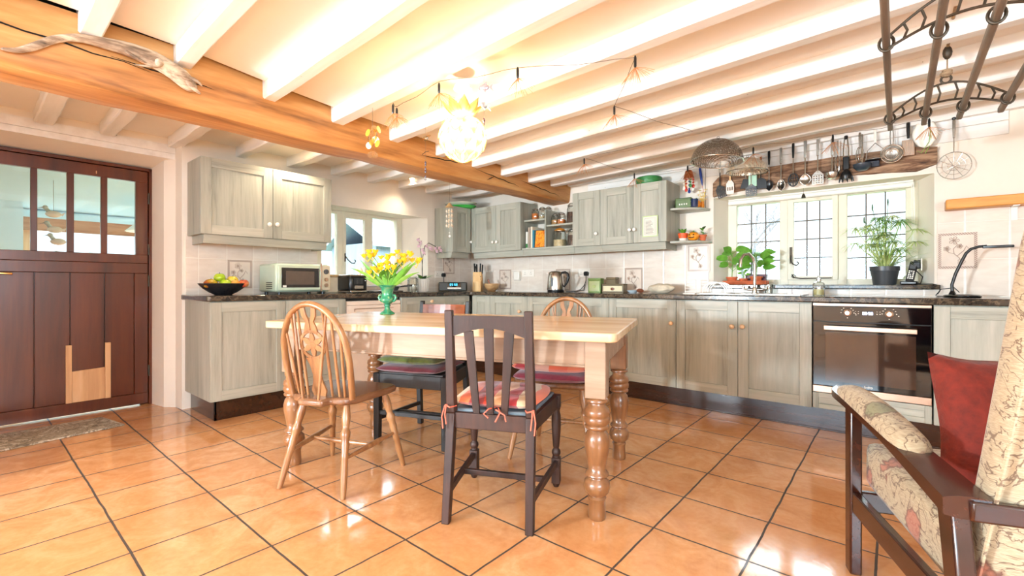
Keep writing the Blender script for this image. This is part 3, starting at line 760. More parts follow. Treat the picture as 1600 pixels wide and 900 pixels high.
# back run (faces -y)
base_unit('narrow sage base cabinet at the inner corner under the knife block', .62, 0, 0, .28, [(0, .28, None, 0)])
base_unit('sage base cabinet with one knob below the double wall socket', .90, 0, 0, .52, [(0, .52, .43, .71)])
base_unit('sage base cabinet under the kettle', 1.42, 0, 0, .421, [(0, .421, None, 0)])
base_unit('sage base cabinet under the green tins', 1.841, 0, 0, .513, [(0, .513, .06, .70)])
base_unit('sage base cabinet with one knob under the pale rock', 2.354, 0, 0, .61, [(0, .61, .575, .675)])
base_unit('wide sage sink cabinet with a pair of doors under the sink', 2.964, 0, 0, .936, [(0, .466, .43, .675), (.466, .936, .502, .678)])
base_unit('sage base cabinet right of the oven, behind the armchair', 4.515, 0, 0, .6, [(0, .6, .55, .68)])
# plinths
pl = MB(); pl.box(.01, .555, -3.17, -3.155, 0, .147); pl.box(.54, .555, -3.17, -2.165, 0, .147)
pl.build('plinth', M['plinth'], bevel=.002); tag(bpy.data.objects['plinth'], 'dark brown kickboard under the left cabinet run', 'plinth')
pl = MB(); pl.box(.54, .555, -1.56, -.555, 0, .147); pl.box(.54, 5.115, -.57, -.555, 0, .147); pl.box(.54, 5.115, -.578, -.57, 0, .012)
o = pl.build('plinth', M['plinth'], bevel=.002); tag(o, 'dark brown kickboard under the back cabinet run and oven', 'plinth')
# worktop, one continuous L
wt = MB()
wt.prism([(0.009, -3.235), (.61, -3.235), (.625, -3.22), (.625, -.64), (.64, -.625), (5.13, -.625), (5.13, -.009), (.009, -.009)], .87, .91)
o = wt.build('worktop', M['marble'], bevel=.007); tag(o, 'dark brown marbled worktop running round the corner', 'worktop')
# appliance under the hob
r = thing('built_under_appliance', 'cream white built-under appliance with a recessed grip below the hob', 'appliance', (0, -2.155, 0), 90)
MB().box(.004, .586, -.57, -.02, .02, .865).build('appliance_body', M['appliance'], r, bevel=.003)
m = MB(); m.box(.006, .584, -.597, -.572, .1, .80); m.box(.006, .584, -.595, -.572, .803, .838); m.build('front_panel', M['appliance'], r, bevel=.004)
m = MB(); m.box(.08, .50, -.6, -.596, .765, .772); m.box(.08, .088, -.6, -.596, .745, .77); m.build('grip', M['bronze'], r)
MB().box(.004, .586, -.575, -.568, .842, .866).build('vent_strip', M['black'], r)
# hob
r = thing('hob', 'dark glass hob set into the left worktop behind the urn', 'hob', (.33, -1.63, .91), 90)
MB().box(-.24, .26, -.2, .2, 0.0005, .008).build('hob_glass', M['black_gloss'], r, bevel=.002)
for (x, y, q) in ((-.1, -.1, .07), (.14, -.1, .06), (-.1, .1, .06), (.14, .1, .075)):
    m = MB(); m.lathe([(q, .008), (q, .018), (q * .5, .02), (0.0001, .02)], 20, T(x, y, 0)); m.build('burner', M['iron'], r)
def wall_unit(label, x, y, rz, wd, z0, z1, doors, depth=.31, pelmet=None, kmat=None):
    r = thing('wall_cabinet', label, 'kitchen cabinet', (x, y, 0), rz, 'sage wall cabinets')
    MB().box(.001, wd - .001, -depth, -.012, z0, z1).build('cabinet_body', M['sage'], r, bevel=.001)
    for (a, b, kx, kz) in doors:
        shaker(r, a, b, z0, z1, -depth - .0205, (kx, kz) if kx is not None else None, kmat or M['porcelain'])
    if pelmet:
        m = MB(); a, b = pelmet
        m.cur = 1
        m.hexa([(a, -depth + .03, z0 - .068), (b, -depth + .03, z0 - .068), (b, -depth + .045, z0 - .068), (a, -depth + .045, z0 - .068)], [(a, -depth + .012, z0), (b, -depth + .012, z0), (b, -depth + .03, z0), (a, -depth + .03, z0)])
        m.cur = 0
        if pelmet[0] > .01: m.box(a, a + .015, -depth + .03, -.02, z0 - .068, z0)
        if pelmet[1] < wd - .01: m.box(b - .015, b, -depth + .03, -.02, z0 - .068, z0)
        m.build('pelmet', SG, r, bevel=.003)
    return r
wall_unit('double-door sage wall cabinet above the microwave and fruit bowl', 0, -3.193, 90, 1.046, 1.377, 1.962, [(0, .524, .488, 1.49), (.524, 1.046, .55, 1.495)], pelmet=(.03, 1.02))
wall_unit('single-door sage wall cabinet in the corner with a shell mobile in front', 0, -.635, 90, .305, 1.377, 1.919, [(0, .30, .285, 1.51)], pelmet=(.02, .305))
wall_unit('double-door sage wall cabinet left of the open jar shelves', .335, 0, 0, .78, 1.377, 1.919, [(.003, .405, .375, 1.487), (.405, .78, .435, 1.487)], pelmet=(-.0, .78))
wall_unit('narrow single-door sage wall cabinet right of the open jar shelves', 1.797, 0, 0, .32, 1.377, 1.92, [(0, .32, .284, 1.49)], pelmet=(0, .32))
wall_unit('double-door sage wall cabinet with a paper notice pinned on it', 2.117, 0, 0, .663, 1.377, 1.92, [(0, .345, .318, 1.50), (.345, .663, .365, 1.50)], pelmet=(0, .64))
# open shelf unit between the wall cabinets
r = thing('open_shelf_unit', 'open sage shelf unit with jars and cookery books under the beam end', 'shelf', (1.117, 0, 0))
m = MB(); m.cur = 1; m.box(0, .678, -.31, -.012, 1.377, 1.395); m.build('bottom_board', SG, r, bevel=.001)
MB().box(.305, .323, -.30, -.012, 1.395, 1.80).build('divider', M['sage'], r, bevel=.001)
m = MB(); m.cur = 1; m.box(0, .305, -.27, -.012, 1.695, 1.715); m.build('shelf', SG, r, bevel=.002)
m = MB(); m.cur = 1; m.box(.323, .678, -.29, -.012, 1.615, 1.635); m.build('shelf', SG, r, bevel=.002)
m = MB(); m.cur = 1; m.hexa([(0, -.28, 1.309), (.678, -.28, 1.309), (.678, -.265, 1.309), (0, -.265, 1.309)], [(0, -.298, 1.377), (.678, -.298, 1.377), (.678, -.28, 1.377), (0, -.28, 1.377)]); m.build('pelmet', SG, r, bevel=.002)
# rounded end shelves
r = thing('corner_end_shelf', 'pair of rounded open end shelves beside the notice cabinet', 'shelf', (2.782, 0, 0))
for z, e in ((1.655, .27), (1.36, .29)):
    m = MB(); pts = [(0, -.005), (0, -.26)] + [(e * math.sin(a), -.26 + .0 * a - 0 + (.24) * (1 - math.cos(a))) for a in [PI / 2 * k / 10 for k in range(1, 11)]] + [(e, -.005)]
    m.prism(pts, z, z + .02); m.build('shelf', M['cream_wood'] if False else M['sage_h'], r, bevel=.003)

# ------------------------------------------------------------------ oven
r = thing('built_in_oven', 'black glass built-in oven with a metal bar handle and lit clock', 'oven', (3.902, 0, 0))
W = .609
MB().box(.003, W - .003, -.57, -.02, .25, .866).build('oven_body', M['black'], r)
m = MB(); m.box(.004, W - .004, -.603, -.572, .745, .845); m.build('control_panel', M['black_gloss'], r, bevel=.002)
m = MB(); m.box(.004, W - .004, -.604, -.572, .848, .866); m.build('top_trim', M['bronze'], r, bevel=.002)
dd = MB(); dd.box(.004, W - .004, -.603, -.572, .31, .741)
dd = dd.build('oven_door', M['black_gloss'], r, bevel=.003)
MB().box(.075, W - .075, -.6045, -.6025, .345, .672).build('door_window', plain('oven_window_glass', (58, 40, 32), .07, 0, .05, coat=.6), dd)
h = MB(); h.box(.07, W - .07, -.655, -.64, .69, .72); h.box(.085, .105, -.642, -.602, .697, .713); h.box(W - .105, W - .085, -.642, -.602, .697, .713)
h.build('handle', M['bronze'], dd, bevel=.003)
MB().box(.004, W - .004, -.6035, -.572, .262, .307).build('bottom_trim', M['bronze'], r, bevel=.002)
for x in (.195, .408):
    k = MB(); k.lathe([(.021, 0), (.021, .004), (.017, .006), (.0165, .022), (.013, .025), (.0001, .025)], 24, T(x, -.603, .805) @ RX(90)); kk = k.build('control_knob', M['bronze'], r)
    MB().box(x - .002, x + .002, -.629, -.627, .80, .82).build('pointer', M['steel'], kk)
# seven-segment clock 05:59
def seven(m, ch, x, z, w, h, y, t=.0022):
    seg = {'0': 'abcdef', '5': 'afgcd', '9': 'abcdfg', '1': 'bc', '2': 'abged', '3': 'abgcd', '4': 'fgbc', '6': 'afgecd', '7': 'abc', '8': 'abcdefg'}[ch]
    P = {'a': (0, h, w, h), 'g': (0, h / 2, w, h / 2), 'd': (0, 0, w, 0), 'f': (0, h / 2, 0, h), 'e': (0, 0, 0, h / 2), 'b': (w, h / 2, w, h), 'c': (w, 0, w, h / 2)}
    for s_ in seg:
        a = P[s_]
        m.box(x + a[0] - t / 2, x + a[2] + t / 2, y - .0004, y, z + a[1] - t / 2, z + a[3] + t / 2)
m = MB()
for i, ch in enumerate('0559'): seven(m, ch, .275 + i * .0125 + (.005 if i > 1 else 0), .797, .008, .015, -.6032)
m.box(.2985, .3005, -.6036, -.6032, .800, .802); m.box(.2985, .3005, -.6036, -.6032, .807, .809)
m.build('clock_digits', M['clock_white'], r, smooth=False)
m = MB()
for x in (.195, .408):
    for (dx, dz) in ((-.035, .0), (-.03, .018), (.035, 0), (.03, .018), (0, -.033), (.045, -.012), (-.02, .03), (.02, .03)): m.box(x + dx - .003, x + dx + .003, -.6034, -.603, .805 + dz - .0015, .805 + dz + .0015)
for x in (.235, .25, .345, .36): m.box(x, x + .005, -.6034, -.603, .80, .803); m.box(x, x + .005, -.6034, -.603, .815, .817)
m.build('printed_symbols', M['paper'], r, smooth=False)
def text_mesh(name, body, size, mat, parent, loc, rot=(PI / 2, 0, 0), align='CENTER', ext=.0003):
    cu = bpy.data.curves.new(name, 'FONT'); cu.body = body; cu.size = size; cu.align_x = align; cu.extrude = ext
    o = bpy.data.objects.new(name, cu); COL.objects.link(o)
    dg = bpy.context.evaluated_depsgraph_get(); me = bpy.data.meshes.new_from_object(o.evaluated_get(dg))
    bpy.data.objects.remove(o); me.materials.clear(); me.materials.append(mat)
    o = bpy.data.objects.new(name, me); COL.objects.link(o); o.location = loc; o.rotation_euler = rot
    if parent: o.parent = parent
    return o
text_mesh('brand_lettering', 'beko', .022, M['paper'], dd, (W / 2, -.6042, .322))
# plinth drawer under the oven
r2 = thing('oven_base_cabinet', 'shallow sage drawer unit under the oven', 'kitchen cabinet', (3.902, 0, 0))
MB().box(.003, W - .003, -.575, -.1, .15, .248).build('cabinet_body', M['sage_h'], r2)
shaker(r2, .001, W - .001, .15, .257, -.5955, name='drawer', fr=.032, grain_h=True)

# ------------------------------------------------------------------ dining table
TBL = thing('dining_table', 'long pine farmhouse table with turned legs in the middle of the floor', 'table', (2.464, -2.55, 0), 19.5)
m = MB()
pts = []
for (cx_, cy_, a0) in ((.93, .46, 0), (-.95, .46, 90), (-.95, -.46, 180), (.93, -.46, 270)):
    rr = .035; sx = 1 if cx_ > 0 else -1; sy = 1 if cy_ > 0 else -1
    for k in range(5):
        a = R(a0 + 90 * k / 4); pts.append((cx_ - sx * rr + rr * math.cos(a), cy_ - sy * rr + rr * math.sin(a)))
m.prism(pts, .758, .795); m.build('tabletop', M['pine_top'], TBL, bevel=.005)
LEGX, LEGY = .835, .357
m = MB()
m.box(-LEGX, LEGX, -LEGY - .032, -LEGY - .008, .648, .757); m.box(-LEGX, LEGX, LEGY + .008, LEGY + .032, .648, .757)
m.box(-LEGX - .032, -LEGX - .008, -LEGY, LEGY, .648, .757); m.box(LEGX + .008, LEGX + .032, -LEGY, LEGY, .648, .757)
m.box(-LEGX, LEGX, -LEGY - .036, -LEGY - .005, .64, .652); m.box(-LEGX, LEGX, LEGY + .005, LEGY + .036, .64, .652)
m.build('apron', M['pine_apron'], TBL, bevel=.003)
legprof = [(.034, 0), (.037, .01), (.037, .03), (.034, .09), (.040, .105), (.033, .115), (.050, .135), (.056, .16), (.053, .185), (.040, .20), (.038, .207), (.050, .218), (.048, .228), (.036, .24), (.041, .28), (.052, .35), (.054, .385), (.047, .42), (.036, .437), (.050, .447), (.052, .457), (.046, .465), (.053, .475), (.055, .495), (.05, .505), (.055, .515), (.052, .54), (.038, .555), (.035, .57), (.048, .578), (.048, .588), (.04, .6)]
legprof = [(a_ * 1.0, b_ * .86) for a_, b_ in legprof]
for sx in (-1, 1):
    for sy in (-1, 1):
        m = MB(); m.lathe(legprof, 28, T(sx * LEGX, sy * LEGY, 0)); m.build('leg', M['pine_leg'], TBL, angle=60)
        q = .044
        m = MB(); m.box(sx * LEGX - q, sx * LEGX + q, sy * LEGY - q, sy * LEGY + q, .514, .757); m.build('leg_block', M['pine_apron'] if sy < 0 else M['pine_leg'], TBL, bevel=.004)

# ------------------------------------------------------------------ chairs
def windsor(label, loc, rz):
    r = thing('wheelback_chair', label, 'chair', loc, rz, 'wheelback chairs')
    # seat, local +y is the front
    out = [(-.07, -.235), (.07, -.235), (.085, -.185), (.15, -.175), (.19, -.13), (.205, -.03), (.225, .10), (.22, .17), (.18, .20), (0, .212), (-.18, .20), (-.22, .17), (-.225, .10), (-.205, -.03), (-.19, -.13), (-.15, -.175), (-.085, -.185)]
    m = MB(); m.prism(out, .415, .45); m.build('seat', M['elm_seat'], r, bevel=.012)
    lp = [(.012, 0), (.014, .03), (.017, .1), (.016, .17), (.0185, .185), (.016, .195), (.02, .23), (.017, .245), (.022, .265), (.023, .285), (.015, .30), (.017, .315), (.021, .35), (.017, .39), (.013, .42)]
    legs = {}
    for nm, a, b in (('fl', (-.235, .215, 0), (-.165, .135, .42)), ('fr', (.235, .215, 0), (.165, .135, .42)), ('bl', (-.185, -.225, 0), (-.125, -.12, .42)), ('br', (.185, -.225, 0), (.125, -.12, .42))):
        Mx, L = along(a, b); k = L / .42
        m = MB(); m.lathe([(x, z * k) for x, z in lp], 16, Mx); m.build('leg', M['elm'], r); legs[nm] = (Vector(a), Vector(b))
    def on(nm, z):
        a, b = legs[nm]; return a + (b - a) * (z / .42)
    mids = []
    for f, b in (('fl', 'bl'), ('fr', 'br')):
        p, q = on(f, .19), on(b, .17); mid = (p + q) / 2; mids.append(mid)
        m = MB(); m.tube([p, p * .75 + q * .25, mid, p * .25 + q * .75, q], [.008, .012, .015, .012, .008], 12); m.build('stretcher', M['elm'], r)
    p, q = mids; m = MB(); m.tube([p, p * .7 + q * .3, (p + q) / 2, p * .3 + q * .7, q], [.009, .012, .015, .012, .009], 12); m.build('stretcher', M['elm'], r)
    # hoop
    def hoop(t):   # t -1..1
        a = t * PI * .5
        x = .20 * math.sin(a * 1.0) * (1 + .0) if abs(t) < 1 else .2 * t
        return x
    H = .455; zs = .445
    def hp(u):       # u 0..1 along the bow, foot to foot
        a = PI * (1 - u)
        x = .20 * math.cos(a); z = H * math.sin(a) ** .62 if 0 < u < 1 else 0
        pinch = 1 - .12 * (1 - min(1, z / .28))
        return Vector((x * pinch, -.145 - z * .20, zs + z))
    us = [0, .004, .012, .025, .045, .07, .1] + [.1 + .8 * k / 30 for k in range(1, 30)] + [.9, .93, .955, .975, .988, .996, 1]
    m = MB(); m.tube([hp(u) for u in us], .0142, 12, flat=(1.0, 1.25)); m.build('hoop', M['elm'], r)
    def hat(x):     # point on the hoop above seat x (upper side)
        best = min((hp(k / 400) for k in range(401)), key=lambda p: abs(p.x - x) - (10 if False else 0) + (0 if p.z > zs + .2 else 5))
        return best
    for xb, xt in ((-.135, -.158), (-.105, -.115), (-.072, -.072), (.072, .072), (.105, .115), (.135, .158)):
        p, q = Vector((xb, -.145 - (.01 if abs(xb) < .1 else 0), .448)), hat(xt)
        m = MB(); m.tube([p, p * .6 + q * .4, q], [.0065, .0075, .0055], 10); m.build('spindle', M['elm'], r)
    for s_ in (-1, 1):
        p, q = Vector((s_ * .045, -.222, .448)), hat(s_ * .095)
        m = MB(); m.tube([p, p * .6 + q * .4, q], [.0065, .0075, .0055], 10); m.build('brace_spindle', M['elm'], r)
    # pierced wheel splat, drawn flat then leaned back with the hoop
    Mx = T(0, -.155, .448) @ RX(math.degrees(math.atan(.20))) @ Matrix.Diagonal((1.28, 1, 1, 1))
    m = MB(); th = .005
    low = [(-.026, 0), (-.034, .03), (-.022, .075), (-.018, .11), (-.026, .16), (-.04, .195)]
    half = low + [(x * -1, z) for x, z in low[::-1]]
    m.prism(half[::-1], -th, th, 'xz', Mx)
    cz = .262; ro, ri = .064, .051; N = 32
    for k in range(N):
        a, b = 2 * PI * k / N, 2 * PI * (k + 1) / N
        P = lambda rr, q: (rr * math.cos(q) * .92, cz + rr * math.sin(q) * 1.15)
        m.prism([P(ri, a), P(ro, a), P(ro, b), P(ri, b)], -th, th, 'xz', Mx)
    for k in range(6):
        a = PI / 6 + 2 * PI * k / 6; ca, sa = math.cos(a), math.sin(a)
        q = [(-sa * .005, ca * .005), (ca * .028 - sa * .013, sa * .028 + ca * .013), (ca * .05 - sa * .006, sa * .05 + ca * .006), (ca * .05 + sa * .006, sa * .05 - ca * .006), (ca * .028 + sa * .013, sa * .028 - ca * .013), (sa * .005, -ca * .005)]
        m.prism([(x * .92, cz + z * 1.15) for x, z in q], -th * .9, th * .9, 'xz', Mx)
    m.prism([(.014 * math.cos(2 * PI * k / 12), cz + .016 * math.sin(2 * PI * k / 12)) for k in range(12)], -th * 1.1, th * 1.1, 'xz', Mx)
    for s_ in (-1, 1):
        q = [(s_ * .006, .325), (s_ * .032, .315), (s_ * .026, .35), (s_ * .018, .375), (s_ * .032, .405), (s_ * .035, .44), (s_ * .015, .445), (s_ * .012, .41), (s_ * .002, .38), (s_ * .001, .34)]
        m.prism(q if s_ > 0 else q[::-1], -th, th, 'xz', Mx)
    m.build('splat', M['elm'], r, bevel=.0015)
    return r
windsor('wheelback wooden chair at the near left of the table, seat bare', (2.135, -3.075, 0), 22)
windsor('wheelback wooden chair on the far side of the table, holding two red pads', (2.80, -2.06, 0), 200.9)

def tube_rect(m, a, b, w, d, w2=None, d2=None, Mx=None):
    """square-section bar from a to b (w along x, d along y)"""
    w2 = w2 or w; d2 = d2 or d
    def q(c, w, d): return [(c[0] - w / 2, c[1] - d / 2, c[2]), (c[0] + w / 2, c[1] - d / 2, c[2]), (c[0] + w / 2, c[1] + d / 2, c[2]), (c[0] - w / 2, c[1] + d / 2, c[2])]
    return m.hexa(q(a, w, d), q(b, w2, d2), Mx)
# near dark chair
r = thing('slat_back_chair', 'dark brown slat-back chair at the near side of the table, striped pad tied on', 'chair', (2.969, -2.758, 0), 25.6)
DW = M['dark_wood']
for s_ in (-1, 1):
    m = MB(); tube_rect(m, (s_ * .178, -.235, 0), (s_ * .172, -.185, .45), .034, .034, .038, .042); tube_rect(m, (s_ * .172, -.185, .45), (s_ * .170, -.225, .885), .038, .042, .034, .026)
    m.build('rear_leg', DW, r, bevel=.004)
    m = MB(); m.box(s_ * .212 - .021, s_ * .212 + .021, .199, .241, .02, .145); m.lathe([(.012, 0), (.017, .012), (.02, .022)], 16, T(s_ * .212, .22, 0))
    m.lathe([(.02, .145), (.016, .152), (.022, .166), (.021, .178), (.013, .19), (.016, .20), (.021, .26), (.0235, .31), (.0225, .35), (.017, .375), (.021, .385), (.021, .39)], 16, T(s_ * .212, .22, 0))
    m.box(s_ * .212 - .021, s_ * .212 + .021, .199, .241, .388, .452)
    m.build('front_leg', DW, r, bevel=.003)
    m = MB(); m.hexa([(s_ * .178 - .009, -.22, .105), (s_ * .178 + .009, -.22, .105), (s_ * .212 + .009, .2, .105), (s_ * .212 - .009, .2, .105)], [(s_ * .178 - .009, -.22, .135), (s_ * .178 + .009, -.22, .135), (s_ * .212 + .009, .2, .135), (s_ * .212 - .009, .2, .135)])
    m.build('stretcher', DW, r, bevel=.002)
    m = MB(); m.hexa([(s_ * .175 - .01, -.17, .385), (s_ * .175 + .01, -.17, .385), (s_ * .212 + .01, .2, .385), (s_ * .212 - .01, .2, .385)], [(s_ * .175 - .01, -.17, .45), (s_ * .175 + .01, -.17, .45), (s_ * .212 + .01, .2, .45), (s_ * .212 - .01, .2, .45)])
    m.build('seat_rail', DW, r, bevel=.003)
m = MB(); m.box(-.2, .2, .0, .02, .108, .132); m.build('cross_stretcher', DW, r, bevel=.002)
m = MB(); m.box(-.155, .155, -.198, -.178, .385, .452); m.build('seat_rail', DW, r, bevel=.003)
m = MB(); m.box(-.192, .192, .212, .232, .385, .45); m.build('seat_rail', DW, r, bevel=.003)
m = MB(); m.hexa([(-.165, -.17, .445), (.165, -.17, .445), (.2, .235, .445), (-.2, .235, .445)], [(-.165, -.17, .462), (.165, -.17, .462), (.2, .235, .462), (-.2, .235, .462)]); m.build('seat', plain('slate_blue_seat', (104, 116, 124), .6, 0, .1), r, bevel=.006)
m = MB()
n = 16
for k in range(n):
    a, b = -.155 + .31 * k / n, -.155 + .31 * (k + 1) / n
    za, zb = .775 + .036 * math.cos(a / .155 * PI / 2), .775 + .036 * math.cos(b / .155 * PI / 2)
    m.hexa([(a, -.224, za), (b, -.224, zb), (b, -.205, zb), (a, -.205, za)], [(a, -.228, .862), (b, -.228, .862), (b, -.209, .862), (a, -.209, .862)])
m.build('top_rail', DW, r, bevel=.0)
for xb, xt in ((-.06, -.088), (0, 0), (.06, .088)):
    m = MB(); tube_rect(m, (xb, -.188, .45), (xt, -.214, .80 if xt else .812), .03, .011, .042, .011); m.build('slat', DW, r, bevel=.002)
DARK = r
# far dark chair, its back to the units
r = thing('dark_frame_chair', 'black-framed chair on the far side of the table under green and maroon cushions', 'chair', (1.99, -2.385, 0), 201.3)
BW = M['black_wood']
for s_ in (-1, 1):
    m = MB(); tube_rect(m, (s_ * .185, -.232, 0), (s_ * .18, -.20, .43), .034, .036); tube_rect(m, (s_ * .18, -.20, .43), (s_ * .178, -.25, .875), .034, .036, .03, .024); m.build('rear_leg', BW, r, bevel=.004)
    m = MB(); tube_rect(m, (s_ * .235, .21, 0), (s_ * .235, .21, .44), .036, .036, .042, .042); m.build('front_leg', BW, r, bevel=.004)
    m = MB(); m.hexa([(s_ * .18 - .009, -.2, .14), (s_ * .18 + .009, -.2, .14), (s_ * .235 + .009, .2, .14), (s_ * .235 - .009, .2, .14)], [(s_ * .18 - .009, -.2, .165), (s_ * .18 + .009, -.2, .165), (s_ * .235 + .009, .2, .165), (s_ * .235 - .009, .2, .165)]); m.build('stretcher', BW, r, bevel=.002)
    m = MB(); m.hexa([(s_ * .18 - .011, -.19, .36), (s_ * .18 + .011, -.19, .36), (s_ * .235 + .011, .2, .36), (s_ * .235 - .011, .2, .36)], [(s_ * .18 - .011, -.19, .44), (s_ * .18 + .011, -.19, .44), (s_ * .235 + .011, .2, .44), (s_ * .235 - .011, .2, .44)]); m.build('seat_rail', BW, r, bevel=.003)
m = MB(); m.box(-.22, .22, .195, .22, .18, .205); m.build('cross_stretcher', BW, r, bevel=.002)
m = MB(); m.box(-.2, .2, .0, .02, .14, .16); m.build('cross_stretcher', BW, r, bevel=.002)
m = MB(); m.box(-.22, .22, .2, .225, .36, .44); m.build('seat_rail', BW, r, bevel=.003)
m = MB(); m.box(-.16, .16, -.21, -.19, .36, .44); m.build('seat_rail', BW, r, bevel=.003)
m = MB(); m.hexa([(-.17, -.19, .435), (.17, -.19, .435), (.225, .22, .435), (-.225, .22, .435)], [(-.17, -.19, .452), (.17, -.19, .452), (.225, .22, .452), (-.225, .22, .452)]); m.build('seat', BW, r, bevel=.004)
m = MB(); n = 8
for k in range(n):
    a, b = -.163 + .326 * k / n, -.163 + .326 * (k + 1) / n
    ca, cb = -.03 * math.cos(a / .163 * PI / 2), -.03 * math.cos(b / .163 * PI / 2)
    m.hexa([(a, -.235 + ca, .77), (b, -.235 + cb, .77), (b, -.22 + cb, .77), (a, -.22 + ca, .77)], [(a, -.245 + ca, .85), (b, -.245 + cb, .85), (b, -.23 + cb, .85), (a, -.23 + ca, .85)])
m.build('top_rail', M['rail_wood'], r, label='red-brown curved top rail')
for xb in (-.07, 0, .07):
    m = MB(); tube_rect(m, (xb, -.205, .44), (xb, -.245, .78), .03, .01); m.build('slat', BW, r, bevel=.002)

# ------------------------------------------------------------------ cushions
def cushion(name, label, mat, size, loc, rz, group=None, rot=None, corner=.0, puff=.5, tufts=True, cat='cushion'):
    w, d, h = size; m = MB(); n = 20
    def sh(sgn):
        def f(u, v):
            a, b = u * 2 - 1, v * 2 - 1
            # superellipse-ish square with soft corners
            e = (1 - abs(a) ** 4) * (1 - abs(b) ** 4)
            z = sgn * h * .5 * (max(0, e) ** puff)
            if tufts:
                for (ta, tb) in ((-.4, -.4), (.4, -.4), (-.4, .4), (.4, .4), (0, 0)):
                    q = (a - ta) ** 2 + (b - tb) ** 2; z -= sgn * h * .18 * math.exp(-q / .02)
            wob = 1 + .02 * math.sin(7 * a + 3 * b)
            k = 1 - corner * (a * a * b * b)
            return (a * w / 2 * k * wob, b * d / 2 * k * wob, z)
        return f
    m.grid(sh(1), n, n); m.grid(sh(-1), n, n)
    bmesh.ops.remove_doubles(m.bm, verts=m.bm.verts, dist=1e-5)
    o = m.build(name, mat, angle=80); tag(o, label, cat, group)
    o.location = loc; o.rotation_euler = rot if rot else (0, 0, R(rz)); return o
def loc_of(chair, x, y, z): return chair.matrix_basis @ Vector((x, y, z))
def put(rootx, rooty, rz, x, y):
    a = R(rz); return rootx + x * math.cos(a) - y * math.sin(a), rooty + x * math.sin(a) + y * math.cos(a)
px_, py_ = put(2.969, -2.758, 25.6, 0, .02)
pad = cushion('seat_pad', 'orange and red striped seat pad tied to the near dark chair', M['stripes'], (.40, .40, .055), (px_, py_, .49), 25.6, 'seat pads', corner=.08)
cc_ = plain('coral_cord', (222, 108, 84), .8)
for s_ in (-1, 1):
    tie = MB(); tie.tube([(s_ * .16, -.19, -.01), (s_ * .19, -.235, -.005), (s_ * .165, -.25, -.01), (s_ * .15, -.21, -.012)], .003, 6)
    tie.tube([(s_ * .19, -.24, -.005), (s_ * .2, -.25, -.05), (s_ * .195, -.25, -.10)], .003, 6)
    tie.tube([(s_ * .185, -.24, -.005), (s_ * .185, -.252, -.04), (s_ * .18, -.252, -.08)], .003, 6); tie.build('tie_cord', cc_, pad)
tie = MB(); tie.tube([(.02, -.17, -.015), (.05, -.235, -.02), (.03, -.24, -.06)], .003, 6); tie.tube([(.02, -.17, -.015), (.0, -.235, -.01), (-.02, -.24, -.03), (0, -.24, -.045)], .003, 6); tie.tube([(.03, -.235, -.01), (.07, -.24, -.03), (.075, -.24, -.055)], .003, 6)
tie.build('tie_cord', cc_, pad)
px_, py_ = put(2.80, -2.06, 200.9, 0, .065)
cushion('seat_pad', 'deep maroon seat pad, the lower of two on the far wheelback chair', M['maroon'], (.43, .40, .062), (px_, py_, .478), 200.9, 'seat pads', corner=.06)
cushion('seat_pad', 'red and orange striped seat pad, on top of the far wheelback chair pads', M['stripes2'], (.44, .40, .062), (px_ + .005, py_ - .01, .537), 200.9, 'seat pads', corner=.06)
px_, py_ = put(1.99, -2.385, 201.3, 0, .075)
cushion('seat_cushion', 'maroon cushion lying on the black-framed far chair, under the green one', M['maroon'], (.44, .42, .05), (px_, py_, .476), 201.3, 'cushions on the far chair', tufts=False, corner=.05)
cushion('seat_cushion', 'olive green cushion on top of the maroon one on the far chair', M['green_cushion'], (.42, .40, .055), (px_ - .01, py_, .528), 201.3, 'cushions on the far chair', tufts=False, corner=.05)

